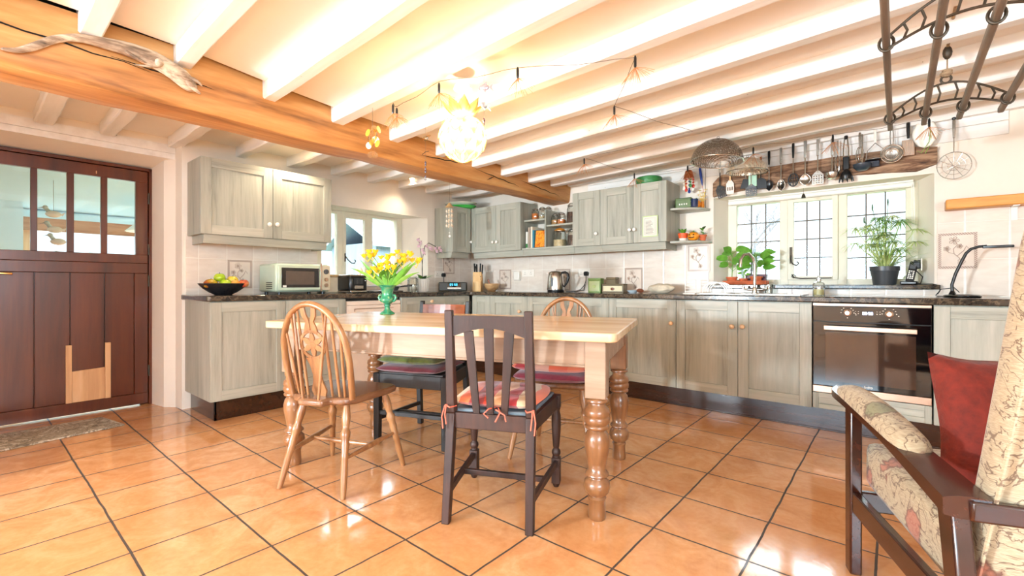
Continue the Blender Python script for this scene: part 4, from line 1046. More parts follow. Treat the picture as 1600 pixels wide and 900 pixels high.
# ------------------------------------------------------------------ armchair
AC = thing('armchair', 'high-backed armchair in floral tapestry with a dark wooden frame', 'armchair', (4.615, -2.513, 0), 20.4)
MH = M['maho']
def soft_box(m, pts8, n=1): m.hexa(pts8[:4], pts8[4:])
for s_ in (-1, 1):
    m = MB(); tube_rect(m, (s_ * .305, .275, 0), (s_ * .305, .275, .575), .036, .05, .036, .055); m.build('front_leg', MH, AC, bevel=.006)
    m = MB(); tube_rect(m, (s_ * .305, -.42, 0), (s_ * .305, -.33, .5), .036, .05, .036, .065); m.build('rear_leg', MH, AC, bevel=.006)
    m = MB(); n = 24; rows = []
    for i in range(n + 1):
        t = i / n; y = .43 - .83 * t; z = .597 - .07 * t + .012 * math.sin(PI * t)
        wdt = .036 if t > .12 else .036 * math.sqrt(max(.02, 1 - ((.12 - t) / .12) ** 2)); h_ = .016 if t < .6 else .016 + .008 * (t - .6) / .4
        if t > .6: wdt += .008 * (t - .6) / .4
        ring = []
        for k in range(10):
            a = 2 * PI * k / 10
            ca, sa = math.cos(a), math.sin(a)
            ring.append((s_ * .31 + wdt * max(-1, min(1, 1.25 * ca)), y, z + h_ * max(-1, min(1, 1.3 * sa))))
        rows.append(m._v(ring, None))
    for A_, B_ in zip(rows, rows[1:]):
        for k in range(10): m._f([A_[k], A_[(k + 1) % 10], B_[(k + 1) % 10], B_[k]])
    m._f(rows[0]); m._f(rows[-1][::-1])
    ar = m.build('armrest', MH, AC)
    m = MB(); n = 20; rows = []
    for i in range(n + 1):
        t = i / n; y = .335 - .535 * t; z = .606 - .045 * t + .008
        e = min(1, math.sqrt(max(0, 1 - ((t - .5) / .5) ** 8)) + .02)
        wdt, hh = .043 * (.75 + .25 * e) * (e ** .5), (.03 + .02 * math.sin(PI * t)) * e
        rows.append(m._v([(s_ * .31 + wdt * math.cos(PI * k / 8), y, z + hh * math.sin(PI * k / 8) ** .7) for k in range(9)], None))
    for A_, B_ in zip(rows, rows[1:]):
        for k in range(8): m._f([A_[k], A_[k + 1], B_[k + 1], B_[k]])
    m._f(rows[0]); m._f(rows[-1][::-1])
    m.build('arm_pad', M['floral'], ar)
    m = MB(); m.hexa([(s_ * .305 - .013, -.36, .235), (s_ * .305 + .013, -.36, .235), (s_ * .305 + .013, .25, .215), (s_ * .305 - .013, .25, .215)], [(s_ * .305 - .013, -.36, .30), (s_ * .305 + .013, -.36, .30), (s_ * .305 + .013, .25, .285), (s_ * .305 - .013, .25, .285)]); m.build('side_rail', MH, AC, bevel=.005)
m = MB(); m.box(-.29, .29, .255, .28, .22, .285); m.build('front_rail', MH, AC, bevel=.005)
m = MB(); m.hexa([(-.31, -.405, .50), (.31, -.405, .50), (.31, -.38, .50), (-.31, -.38, .50)], [(-.31, -.412, .545), (.31, -.412, .545), (.31, -.388, .545), (-.31, -.388, .545)]); m.build('rear_rail', MH, AC, bevel=.006)
m = MB(); m.hexa([(-.26, -.28, .25), (.26, -.28, .25), (.27, .30, .30), (-.27, .30, .30)], [(-.26, -.24, .40), (.26, -.24, .40), (.27, .30, .455), (-.27, .30, .455)])
m.build('seat_cushion', M['floral'], AC, bevel=.03)
m = MB()
# back: front profile and rear profile, leaned back; rounded top corners
def back_poly(y_front, y_rear, z): return None
rows = []; n = 18
for i in range(n + 1):
    t = i / n; z = .25 + .975 * t
    yf = -.20 - .27 * t ** .95; yr = yf - .115 * (1 - .35 * max(0, (t - .8) / .2) ** 2)
    hw = .265 if t < .85 else .265 - .07 * ((t - .85) / .15) ** 2.2
    yc = (yf + yr) / 2; hd = (yf - yr) / 2
    if t > .93: hd *= math.sqrt(max(.05, 1 - ((t - .93) / .07) ** 2 * .95))
    ring = []
    for k in range(24):
        a = 2 * PI * k / 24; ca, sa = math.cos(a), math.sin(a)
        ring.append((hw * max(-1, min(1, 1.12 * ca)) , yc + hd * max(-1, min(1, 1.25 * sa)), z))
    rows.append(m._v(ring, None))
for A_, B_ in zip(rows, rows[1:]):
    for k in range(24): m._f([A_[k], A_[(k + 1) % 24], B_[(k + 1) % 24], B_[k]])
m._f(rows[0]); m._f(rows[-1][::-1])
m.build('backrest', M['floral'], AC, angle=60)
pp = MB()
pp.tube([(-.268, -.20 - .27 * (i / 12) ** .95 - .108, .25 + .9 * i / 12) for i in range(13)], .004, 6)
pp.build('piping', M['floral'], AC)
px_, py_ = put(4.615, -2.513, 20.4, .0, -.02)
o = cushion('throw_cushion', 'rust-red velvet cushion propped on the armchair', M['red_velvet'], (.40, .36, .15), (px_, py_, .60), 0, rot=Euler((R(73), R(4), R(20.4)), 'XYZ'), corner=-.05, puff=.62, tufts=False)

# doormat
m = MB(); m.prism([(-.15, -4.35), (-.17, -3.68), (.19, -3.61), (.31, -4.35)], .001, .012)
o = m.build('doormat', M['mat_rug'], bevel=.003); tag(o, 'mottled grey-brown doormat in front of the stable door', 'mat')
# ------------------------------------------------------------------ urn and flowers on the table
UX, UY, UZ = 1.775, -2.545, .795
r = thing('flower_urn', 'green glazed two-handled urn full of yellow flowers on the table', 'vase', (UX, UY, UZ), 20)
m = MB(); m.lathe([(.047, 0), (.05, .004), (.044, .012), (.026, .024), (.018, .034), (.016, .05), (.021, .056), (.021, .062), (.017, .066), (.03, .074), (.048, .088), (.05, .098), (.042, .112), (.036, .12), (.036, .14), (.04, .165), (.052, .185), (.058, .19), (.055, .194), (.046, .186), (.034, .165), (.03, .13), (.0001, .12)], 32)
m.build('urn_body', M['urn'], r, angle=60)
for s_ in (-1, 1):
    m = MB(); m.tube([(s_ * .045, 0, .085), (s_ * .06, 0, .095), (s_ * .066, 0, .11), (s_ * .06, 0, .125), (s_ * .05, 0, .128), (s_ * .046, 0, .12)], [.007, .008, .008, .007, .006, .004], 10); m.build('urn_handle', M['urn'], r)
def local_dir(px, py):  # unit vectors of the view across the table: 'px' right, 'py' up
    return Vector((.766 * px, .643 * px, py))
def flower_stem(name, label, kind, tip, lean=0, grp='cut flowers in the green urn', leaves=2, blooms=3):
    """tip: offset (right, up, depth) in metres from the urn mouth"""
    base = Vector((UX, UY, UZ + .15)); mouth = Vector((UX, UY, UZ + .19)) + local_dir(tip[0] * .16, 0)
    end = Vector((UX, UY, UZ + .19)) + local_dir(tip[0], tip[1]) + Vector((-.643, .766, 0)) * tip[2]
    r = thing(name, label, 'flower', base, 0, grp)
    P = lambda t: (base * (1 - t) ** 2 + (mouth + Vector((0, 0, tip[1] * .5))) * 2 * t * (1 - t) + end * t * t) - base
    m = MB(); m.tube([P(i / 8) for i in range(9)], [.0035] * 5 + [.003] * 4, 6); m.build('stem', M['stem'], r)
    for k in range(leaves):
        t = .45 + .25 * k + rnd.uniform(-.05, .05); m = MB(); a = rnd.uniform(0, 2 * PI)
        m.leaf(P(t), (math.cos(a), math.sin(a), .9), rnd.uniform(.07, .12), .02, droop=.3); m.build('leaf', M['leaf'], r)
    e = end - base
    if kind == 'alstro':
        for b in range(blooms):
            a = 2 * PI * b / max(1, blooms) + rnd.uniform(-.4, .4); off = Vector((math.cos(a) * .026, math.sin(a) * .026, rnd.uniform(-.008, .02))) if blooms > 1 else Vector()
            m = MB()
            c = e + off
            for q in range(6):
                b2 = 2 * PI * q / 6 + a; d = Vector((math.cos(b2) * .75 + off.x * 6, math.sin(b2) * .75 + off.y * 6, .95))
                m.leaf(c, d, .044, .03, droop=.15, fold=.15)
            m.tube([e - Vector((0, 0, .03)), c], .002, 5)
            m.build('blossom', M['yellow'], r)
    else:
        m = MB()
        for q in range(6):
            a = 2 * PI * q / 6
            m.grid(lambda u, v, a=a: (e.x + math.cos(a + (v - .5) * 1.4) * .023 * math.sin(PI * (.12 + .74 * u)) , e.y + math.sin(a + (v - .5) * 1.4) * .023 * math.sin(PI * (.12 + .74 * u)), e.z - .015 + .052 * u - .012 * u * (2 * v - 1) ** 2), 6, 4)
        m.build('blossom', M['pinkwhite'], r)
    return r
AL = [((-.128, .185, .0), 'yellow lily-like flower stem, leftmost high spray in the green urn'), ((-.10, .192, .02), 'yellow lily-like flower stem beside the leftmost spray in the urn'), ((-.055, .10, -.03), 'low yellow flower stem at front left of the urn bouquet'), ((-.02, .165, .03), 'yellow flower stem just left of the bouquet centre'), ((.03, .165, -.01), 'yellow flower stem rising behind the pale tulip'), ((.085, .19, .03), 'tall yellow flower stem right of the bouquet centre'), ((.135, .185, 0), 'tallest yellow flower stem on the right of the urn'), ((.045, .10, -.05), 'low yellow flower stem below the pale tulip'), ((.185, .145, .02), 'yellow flower stem leaning furthest right from the urn'), ((-.085, .075, -.02), 'small low yellow flower stem among the left leaves'), ((.0, .125, -.04), 'yellow flower stem at the centre front of the bouquet'), ((.11, .14, -.02), 'yellow flower stem under the right-hand tall sprays')]
for tip, lb in AL: flower_stem('yellow_flower', lb, 'alstro', tip, blooms=3)
for tip, lb in (((.055, .155, -.06), 'pale cream tulip at the centre of the urn bouquet'), ((-.185, .085, 0), 'pale pink tulip drooping left from the urn'), ((-.015, .15, 0.0), 'pale pink tulip left of the cream one in the urn')): flower_stem('tulip', lb, 'tulip', tip, leaves=1)
r = thing('strap_leaf_spray', 'spray of long green strap leaves spilling round the urn flowers', 'leaves', (UX, UY, UZ + .17))
LV = [(-.21, .12, .16, .03), (-.17, .14, .19, .032), (-.12, .09, .17, .034), (-.07, .1, .15, .035), (-.13, .02, .14, .03), (-.04, .11, .12, .03), (.0, .17, .20, .036), (.04, .12, .17, .034), (.08, .13, .20, .036), (.12, .13, .22, .034), (.16, .12, .24, .036), (.19, .13, .25, .034), (.2, .09, .2, .03), (.1, .08, .16, .03), (-.19, .07, .17, .026), (.15, .16, .24, .03)]
for i, (dx, dz, ln, wd_) in enumerate(LV):
    m = MB(); d = local_dir(dx * .8, dz + .05) + Vector((-.643, .766, 0)) * rnd.uniform(-.06, .04)
    m.leaf(local_dir(dx * .12, 0), d, math.hypot(dx, dz + .04) * 1.12, wd_ * .9, up=(-.5, .6, .4), droop=.12 if i % 3 else .25, n=9, fold=.25); m.build('leaf', M['leaf'] if i % 3 else M['stem'], r)
# ------------------------------------------------------------------ left worktop
r = thing('fruit_bowl', 'dark pewter boat-shaped fruit bowl on the left worktop', 'bowl', (.33, -3.04, .91), 90)
m = MB(); n = 40
pr_ = [(.055, 0), (.06, .004), (.09, .02), (.13, .05), (.155, .078), (.163, .09), (.158, .091), (.15, .078), (.125, .053), (.085, .026), (.05, .012), (.0001, .01)]
m.lathe(pr_, n, Matrix.Diagonal((1.06, .78, 1, 1))); m.build('bowl_body', plain('pewter', (92, 92, 96), .2, .85, .15, 12), r)
def fruit(label, mat, x, y, z, rad, name='apple', sq=(1, 1, .9)):
    r = thing(name, label, 'fruit', (x, y, z), rnd.uniform(0, 360), 'fruit in the pewter bowl')
    m = MB(); n = 20
    prof = []
    for i in range(n + 1):
        a = PI * i / n; q = rad * math.sin(a) * (1 + .06 * math.cos(a)); zz = -rad * math.cos(a) * sq[2]
        if name == 'apple': zz -= math.copysign(1, zz) * rad * .22 * math.exp(-(q / (rad * .35)) ** 2)
        prof.append((max(1e-5, q), zz))
    m.lathe(prof, 20, Matrix.Diagonal((sq[0], sq[1], 1, 1)), False); m.build('flesh', mat, r)
    m = MB(); m.tube([(0, 0, rad * .6 * sq[2]), (.002, 0, rad * .95 * sq[2]), (.006, 0, rad * 1.12 * sq[2])], .0022, 6); m.build('stalk', M['bark'], r)
fruit('brown-green mango at the left end of the pewter bowl', M['fruit_mango'], .36, -3.135, .995, .043, 'mango', (1.3, .95, .9))
fruit('green apple highest in the fruit bowl heap', M['fruit_green'], .33, -3.065, 1.045, .04)
fruit('green apple at the front of the fruit bowl below the highest one', M['fruit_green'], .395, -3.045, 1.0, .038)
fruit('yellow apple right of the highest green apple', M['fruit_yellow'], .32, -2.972, 1.025, .041)
fruit('orange-yellow peach at the front right of the bowl', M['fruit_orange'], .39, -2.975, .992, .037, 'peach', (1, 1, .95))
fruit('blush-red apple at the right end of the pewter bowl', M['fruit_red'], .33, -2.895, 1.0, .038)
fruit('pale pink apple between the peach and the blush-red apple', M['fruit_red'], .385, -2.92, .996, .034)
fruit('yellow plum low at the back of the bowl', M['fruit_yellow'], .27, -3.02, .995, .034)
# microwave
r = thing('microwave', 'mint green retro microwave with a dark window under the wall cabinet', 'microwave', (.24, -2.443, .91), 90)
m = MB(); m.box(-.237, .237, -.17, .17, .018, .258); m.build('casing', M['greenish'], r, bevel=.018)
m = MB(); m.box(-.225, .14, -.192, -.168, .03, .25); d_ = m.build('door', M['greenish'], r, bevel=.008)
m = MB(); m.box(-.2, .125, -.1945, -.191, .055, .222); m.build('door_window', M['black_gloss'], d_, bevel=.004)
m = MB(); m.box(-.165, .08, -.196, -.194, .08, .195); m.build('inner_mesh', plain('dim_window_mesh', (96, 84, 74), .2), d_, bevel=.002)
m = MB(); m.box(.142, .228, -.192, -.168, .03, .25); m.build('control_panel', plain('cream_panel', (226, 214, 186), .35), r, bevel=.005)
for z, q, mt in ((.195, .022, M['grey_plastic']), (.125, .017, M['bronze']), (.075, .017, M['bronze'])):
    m = MB(); m.lathe([(q, 0), (q, .012), (q * .85, .018), (.0001, .018)], 20, T(.187, -.192, z) @ RX(90)); m.build('dial', mt, r)
m = MB(); m.box(.128, .140, -.215, -.205, .02, .268); m.box(.128, .14, -.206, -.19, .06, .075); m.box(.128, .14, -.206, -.19, .2, .215); m.build('door_handle', M['bronze'], r, bevel=.003)
m = MB()
for i in range(5):
    for k in range(4): m.box(-.2385, -.2365, -.1 + i * .024, -.083 + i * .024, .045 + k * .016, .052 + k * .016)
m.build('vent_slots', M['void'], r, smooth=False)
for x in (-.19, .19):
    for y in (-.13, .13): m = MB(); m.lathe([(.015, 0), (.015, .02)], 12, T(x, y, 0)); m.build('foot', M['black'], r)
m = MB(); m.box(-.19, -.16, -.1955, -.1945, .058, .075); m.build('badge', M['paper'], r)
# toaster
r = thing('toaster', 'black toaster with chrome trim between the microwave and the hob', 'toaster', (.36, -1.955, .91), 90)
m = MB(); m.box(-.092, .092, -.12, .12, .012, .165); m.build('toaster_body', M['black'], r, bevel=.025)
m = MB(); m.box(-.088, .088, -.118, .118, .155, .172); m.build('top_trim', M['steel'], r, bevel=.008)
m = MB(); m.box(-.085, .085, -.122, .12, .006, .026); m.build('base_trim', M['steel'], r, bevel=.005)
m = MB(); m.box(-.045, .045, -.124, -.12, .04, .07); m.build('name_plate', M['steel'], r, bevel=.002)
m = MB()
for k in range(7): m.box(-.045 + .0135 * k, -.041 + .0135 * k, -.1225, -.1195, .085, .14)
m.build('rib', M['grey_plastic'], r)
m = MB(); m.box(.05, .075, -.138, -.12, .11, .122); m.build('lever', M['steel'], r, bevel=.003)
for x in (-.03, .03):
    m = MB(); m.box(x - .012, x + .012, -.09, .09, .1715, .1735); m.build('slot', M['void'], r)
r = thing('bread_bin', 'cream bread bin with a pale wooden lid behind the toaster', 'bread bin', (.16, -2.05, .91), 90)
m = MB(); m.box(-.12, .12, -.09, .09, 0, .155); m.build('bin_body', plain('cream_enamel', (240, 226, 200), .35), r, bevel=.02)
m = MB(); m.box(-.124, .124, -.094, .094, .155, .175); m.build('lid', M['cream_wood'], r, bevel=.005)
# pan on hob
r = thing('frying_pan', 'blue-grey shallow pan standing on the hob behind the urn', 'pan', (.36, -1.52, .931), 60)
m = MB(); m.lathe([(.07, 0), (.075, .004), (.092, .04), (.095, .042), (.09, .04), (.072, .008), (.0001, .006)], 28); m.build('pan_body', M['grey_plastic'], r)
m = MB(); m.tube([(.09, 0, .035), (.14, 0, .045), (.22, 0, .05)], [.007, .008, .009], 10); m.build('pan_handle', M['black'], r)
# lantern
r = thing('glass_lantern', 'small glass jar lantern with a wire cage left of the orchid', 'lantern', (.22, -1.13, .91))
m = MB(); m.lathe([(.05, 0), (.055, .01), (.055, .14), (.045, .155), (.048, .165)], 24); m.build('glass_jar', M['jar_glass'], r)
m = MB()
for k in range(8):
    a = 2 * PI * k / 8; m.tube([(.057 * math.cos(a), .057 * math.sin(a), .01), (.059 * math.cos(a), .059 * math.sin(a), .08), (.057 * math.cos(a), .057 * math.sin(a), .15)], .002, 5)
for z in (.02, .08, .15): m.tube([(.058 * math.cos(2 * PI * k / 24), .058 * math.sin(2 * PI * k / 24), z) for k in range(24)], .002, 5, True)
m.build('wire_cage', M['iron'], r)
m = MB(); m.lathe([(.03, .004), (.03, .06), (.0001, .062)], 16); m.build('candle', M['paper'], r)
# orchid
r = thing('potted_orchid', 'pale pink orchid in a white ribbed pot on the left worktop', 'orchid', (.2, -.975, .91))
m = MB(); N = 40
m.lathe([(.062, 0), (.066, .005), (.075, .135), (.078, .145), (.07, .145), (.068, .12), (.0001, .12)], 40)
for k in range(20):
    a = 2 * PI * k / 20; m.tube([(.065 * math.cos(a), .065 * math.sin(a), .006), (.0755 * math.cos(a), .0755 * math.sin(a), .138)], .004, 6)
m.build('pot', M['porcelain'], r)
m = MB(); m.lathe([(.067, .121), (.0001, .128)], 16); m.build('soil', M['soil'], r)
for a, ln, mt in ((-60, .22, 'leaf'), (-20, .17, 'leaf_dark'), (40, .15, 'leaf_dark'), (120, .2, 'leaf_dark'), (170, .16, 'leaf_dark'), (220, .18, 'leaf_dark'), (70, .22, 'leaf')):
    m = MB(); m.leaf((0, 0, .125), (math.cos(R(a)), math.sin(R(a)), .75), ln, .045, droop=.3, n=7); m.build('leaf', M[mt], r)
m = MB(); sp_ = [Vector((0, 0, .12)), Vector((-.01, .0, .25)), Vector((-.01, .01, .4)), Vector((0, .03, .52)), Vector((.0, .09, .56)), Vector((0, .18, .53)), Vector((0, .25, .49))]
m.tube(sp_, .004, 6); m.tube([(0, 0, .12), (.02, -.02, .3), (.03, -.05, .45), (.03, -.08, .58)], .003, 6); m.build('stem', M['iron'], r)
for (x, y, z) in ((0, .05, .52), (0.02, .09, .50), (0, .13, .49), (.02, .17, .5), (0, .21, .47), (.01, .26, .48), (.03, -.06, .55), (.03, -.08, .51), (.03, -.03, .47), (.02, 0, .44), (.03, -.09, .58), (.01, .24, .51)):
    m = MB()
    for q in range(5):
        a = 2 * PI * q / 5; m.leaf((x, y, z), (.7, math.cos(a) * .9, math.sin(a) * .9), .038, .034, droop=.05)
    m.build('blossom', M['orchid'], r)
# radio
r = thing('table_radio', 'black table radio with a blue lit display in the worktop corner', 'radio', (.26, -.56, .91), 42)
m = MB(); m.box(-.165, .165, -.08, .08, .004, .108); m.build('radio_case', plain('radio_case', (44, 46, 40), .3), r, bevel=.01)
m = MB(); m.box(-.06, .1, -.0825, -.079, .05, .1); m.build('display_window', M['black_gloss'], r)
m = MB(); [seven(m, ch, -.03 + i * .022 + (.006 if i > 1 else 0), .068, .012, .022, -.083, .003) for i, ch in enumerate('0559')]; m.build('display_digits', M['clock_blue'], r, smooth=False)
m = MB(); m.box(-.06, .1, -.085, -.08, .028, .046); m.build('button_strip', M['steel'], r, bevel=.002)
# knife block
r = thing('knife_block', 'pale wooden knife block with black-handled knives in the corner', 'knife block', (.36, -.235, .91), 35)
m = MB(); m.prism([(-.07, 0), (.06, 0), (.06, .10), (.0, .215), (-.07, .235)], -.055, .055, 'xz' if False else 'yz')
m.build('block', M['block_wood'], r, bevel=.004)
m = MB(); m.box(-.05, .05, -.105, -.068, 0, .12); m.build('front_block', M['block_wood'], r, bevel=.003)
KN = [(-.04, .0, .225, .13, .012), (-.013, -.02, .225, .12, .012), (.025, .0, .225, .13, .011), (.045, .01, .22, .12, .011), (-.035, -.06, .23, .09, .009), (.04, -.07, .18, .11, .008)]
for i, (x, y, z, ln, q) in enumerate(KN):
    k = thing('kitchen_knife', ['black-handled knife at the back left of the knife block', 'black-handled knife beside the back left one in the block', 'black-handled knife at the back right of the block', 'black-handled knife at the far right of the block', 'short black-handled knife at the front left of the block', 'short black-handled knife slanting from the front right of the block'][i], 'knife', (0, 0, 0), 0, 'knives in the wooden block')
    k.matrix_basis = r.matrix_basis @ T(x, y, z - .03) @ RX(-12) @ RY(10 if i == 5 else 4 * (i - 2) * .6)
    m = MB(); m.box(-q * .7, q * .7, -q, q, .02, ln + .02); m.build('handle', M['black'], k, bevel=.004)
    m = MB(); m.box(-.001, .001, -q * .9, q * .9, -.02, .022); m.build('blade', M['steel'], k)
# mortar bowl and pestle
r = thing('wooden_mortar', 'turned pale wooden mortar with a lipped rim beside the knife block', 'mortar', (.56, -.2, .91))
m = MB(); m.lathe([(.04, 0), (.05, .006), (.075, .03), (.09, .06), (.094, .088), (.09, .092), (.084, .088), (.078, .06), (.05, .02), (.0001, .015)], 32); m.build('mortar_bowl', M['olivewood'], r)
k = thing('pestle', 'wooden pestle standing in the turned mortar', 'pestle', (.545, -.2, .928), 0, rot=(R(8), R(-14), 0))
m = MB(); m.lathe([(.0001, 0), (.016, .006), (.018, .02), (.011, .05), (.009, .1), (.014, .118), (.013, .128), (.0001, .132)], 16); m.build('pestle_shaft', M['rail_wood'], k)
# kettle
r = thing('kettle', 'brushed steel jug kettle with a black handle on the back worktop', 'kettle', (1.535, -.25, .91), 10)
m = MB(); m.lathe([(.088, 0), (.09, .006), (.09, .022), (.086, .024)], 36); m.build('kettle_base', M['black'], r)
m = MB(); m.lathe([(.094, .024), (.095, .03), (.092, .08), (.084, .16), (.076, .205), (.07, .212), (.05, .222), (.0001, .226)], 40); m.prism([(-.075, .18), (-.105, .205), (-.07, .21)], -.02, .02, 'xz'); m.build('kettle_body', M['steel'], r)
m = MB(); m.tube([(.07, 0, .205), (.11, 0, .21), (.14, 0, .19), (.147, 0, .15), (.135, 0, .11), (.11, 0, .075), (.095, 0, .055)], [.012, .014, .015, .015, .014, .011, .008], 12); m.build('kettle_handle', M['black'], r)
m = MB(); m.box(-.012, .012, -.0935, -.082, .06, .15); m.build('water_gauge', M['grey_plastic'], r)
m = MB(); m.tube([(0.1, .05, .008), (.2, .08, .004), (.25, .18, .02), (.26, .21, .1), (.246, .235, .17)], .004, 6); m.build('power_cord', M['black'], r)
# sockets
def socket(label, x, z, w=.146, left=False, gang=2, plug=None):
    r = thing('wall_socket', label, 'socket', (.0085, x, z) if left else (x, -.0085, z), 90 if left else 0)
    m = MB(); m.box(-w / 2, w / 2, -.010, 0, -.043, .043); m.build('face_plate', M['porcelain'], r, bevel=.003)
    for g in range(gang):
        cx = (-w / 4 + g * w / 2) if gang == 2 else 0
        m = MB(); m.box(cx - .002, cx + .002, -.0106, -.0098, .004, .014); m.box(cx - .013, cx - .006, -.0106, -.0098, -.014, -.009); m.box(cx + .006, cx + .013, -.0106, -.0098, -.014, -.009); m.build('pin_holes', M['void'], r, smooth=False)
        m = MB(); m.box(cx - .006, cx + .006, -.0135, -.0095, .022, .036); m.build('rocker_switch', M['porcelain'], r, bevel=.001)
    return r
socket('white double wall socket right of the white plug-in box', .975, 1.125, .18)
socket('white double wall socket above the green tins with a black plug', 1.745, 1.115)
socket('white double wall socket above the radio with a black plug', -.56, 1.115, left=True)
r = thing('plug_in_box', 'white plug-in box on the tiled wall left of the socket', 'plug-in box', (.825, -.0085, 1.09))
m = MB(); m.box(-.043, .043, -.05, 0, -.05, .06); m.build('box_case', M['porcelain'], r, bevel=.01)
for lb, loc, rz in (('black plug in the socket above the green tins', (1.785, -.021, 1.105), 0), ('black plug in the socket above the radio', (.021, -.515, 1.105), 90)):
    r = thing('black_plug', lb, 'plug', loc, rz)
    m = MB(); m.prism([(-.022, -.02), (.022, -.02), (.027, .012), (.016, .026), (-.016, .026), (-.027, .012)], -.033, 0, 'xz'); m.build('plug_body', M['black'], r, bevel=.005)
    m = MB()
    if rz == 0: m.tube([(0, -.02, -.02), (0, -.022, -.07), (-.02, -.02, -.12), (-.07, -.02, -.17), (-.13, -.03, -.186), (-.2, -.05, -.189)], .004, 6)
    else: m.tube([(0, -.02, -.02), (0, -.022, -.1), (-.03, -.03, -.17), (-.1, -.05, -.188)], .004, 6)
    m.build('plug_cord', M['black'], r)
# tins
def tin(name, label, x, y, w, d, h, body, panel, rz=0, motif=None):
    r = thing(name, label, 'tin', (x, y, .91), rz, 'tins on the back worktop')
    m = MB(); m.box(-w / 2, w / 2, -d / 2, d / 2, 0, h * .86); m.build('tin_body', body, r, bevel=.004)
    m = MB(); m.box(-w / 2 - .002, w / 2 + .002, -d / 2 - .002, d / 2 + .002, h * .86, h); m.build('lid', body, r, bevel=.005)
    m = MB(); m.box(-w / 2 + .014, w / 2 - .014, -d / 2 - .0025, -d / 2, .014, h * .86 - .01); p_ = m.build('label_panel', panel, r)
    if motif: m = MB(); m.ball((0, -d / 2 - .003, h * .42), .018, 12, None, (1.2, .1, .8)); m.build('painted_emblem', motif, r)
gt = plain('olive_green_tin', (132, 160, 84), .4); bt_ = plain('brown_tin', (120, 104, 76), .4)
tin('storage_tin', 'green storage tin with a pale oval emblem', 1.99, -.19, .135, .09, .145, gt, plain('pale_green_label', (196, 206, 150), .5), 8, M['leaf_pale'])
tin('storage_tin', 'narrow brown storage tin behind the long tin', 2.125, -.09, .10, .08, .155, bt_, bt_, 0)
tin('storage_tin', 'long brown storage tin with a small animal picture', 2.205, -.20, .225, .1, .088, bt_, plain('cream_label', (226, 214, 176), .5), 4, M['rail_wood'])
# small dish, pine cone, rock
r = thing('small_dish', 'small pale blue dish right of the long brown tin', 'dish', (2.405, -.22, .91))
m = MB(); m.lathe([(.03, 0), (.034, .003), (.055, .022), (.058, .026), (.054, .024), (.03, .008), (.0001, .007)], 28); m.build('dish_body', plain('pale_blue_glaze', (214, 228, 236), .15), r)
m = MB(); n = 60
m.ball((0, 0, .022), .02, 14, None, (1.3, 1, 1))
for k in range(n):
    a = k * 2.4; t = k / n; z = .006 + .034 * t; q = .024 * math.sin(PI * (.1 + .8 * t))
    m.ball((q * 1.3 * math.cos(a), q * math.sin(a), z), .005, 6)
o = m.build('pine_cone', M['rail_wood']); tag(o, 'brown pine cone lying beside the small blue dish', 'pine cone', loc=(2.49, -.24, .91))
m = MB(); m.grid(lambda u, v: (lambda a, b: (lambda q: (.12 * q * math.sin(a) * math.cos(b), .075 * q * math.sin(a) * math.sin(b), .045 * q * math.cos(a) + .045))(1 + .16 * mnoise.noise(Vector((2 * math.sin(a) * math.cos(b), 2 * math.sin(a) * math.sin(b), 2 * math.cos(a))))))(PI * (.001 + .998 * u), 2 * PI * v), 28, 40)
bmesh.ops.remove_doubles(m.bm, verts=m.bm.verts, dist=1e-5)
o = m.build('rock', M['stone'], angle=70); tag(o, 'lumpy pale beige rock on the back worktop', 'rock', loc=(2.705, -.27, .909))
# toast rack and drainer
WHITE = M['porcelain']
r = thing('white_toast_rack', 'white ribbed letter rack right of the pale rock', 'rack', (2.97, -.26, .91))
m = MB(); m.box(-.05, .05, -.06, .06, 0, .008); m.build('rack_base', WHITE, r, bevel=.002)
for k in range(5):
    m = MB(); z = .022 + k * .025
    m.tube([(-.045, -.02, z), (.045, -.02, z)], .003, 6); m.build('rail', WHITE, r)
m = MB(); m.tube([(-.045, -.02, .005), (-.045, -.02, .126)], .003, 6); m.build('upright', WHITE, r); m = MB(); m.tube([(.045, -.02, .005), (.045, -.02, .126)], .003, 6); m.build('upright', WHITE, r)
r = thing('dish_rack', 'white wire dish rack with arched hoops left of the tap', 'dish rack', (3.2, -.3, .91))
m = MB(); m.box(-.105, .105, -.12, .12, 0.002, .012); m.build('tray', WHITE, r, bevel=.004)
for k in range(4):
    y = -.1 + .066 * k; m = MB(); m.tube([(-.09 * math.cos(PI * i / 14), y, .012 + .09 * math.sin(PI * i / 14)) for i in range(15)], .0035, 6); m.build('hoop', WHITE, r)
for x in (-.09, .09): m = MB(); m.tube([(x, -.1, .014), (x, .1, .014)], .0035, 6); m.build('base_wire', WHITE, r)
# sink, tap, soap
r = thing('inset_sink', 'white inset sink with drainer under the leaded window', 'sink', (3.46, -.32, .91))
m = MB(); m.box(-.36, .36, -.2, -.16, .0005, .007); m.box(-.36, .36, .14, .2, .0005, .007); m.box(-.36, -.33, -.16, .14, .0005, .007); m.box(.33, .36, -.16, .14, .0005, .007); m.box(-.01, .02, -.16, .14, .0005, .006); m.build('rim', M['porcelain'], r, bevel=.002)
m = MB(); m.box(-.33, -.01, -.16, .14, .0005, .002); m.box(.02, .33, -.16, .14, .0005, .003); m.build('basin', M['steel'], r)
r = thing('kitchen_tap', 'chrome swan-neck kitchen tap in front of the sill plants', 'tap', (3.442, -.125, .91), 20)
m = MB(); m.lathe([(.028, .006), (.028, .012), (.02, .016), (.018, .05), (.014, .06)], 20); m.tube([(0, 0, .05), (0, 0, .24), (-.012, -.006, .30), (-.045, -.02, .335), (-.085, -.035, .325), (-.108, -.045, .29), (-.112, -.047, .225)], .0125, 14); m.build('spout', M['steel'], r)
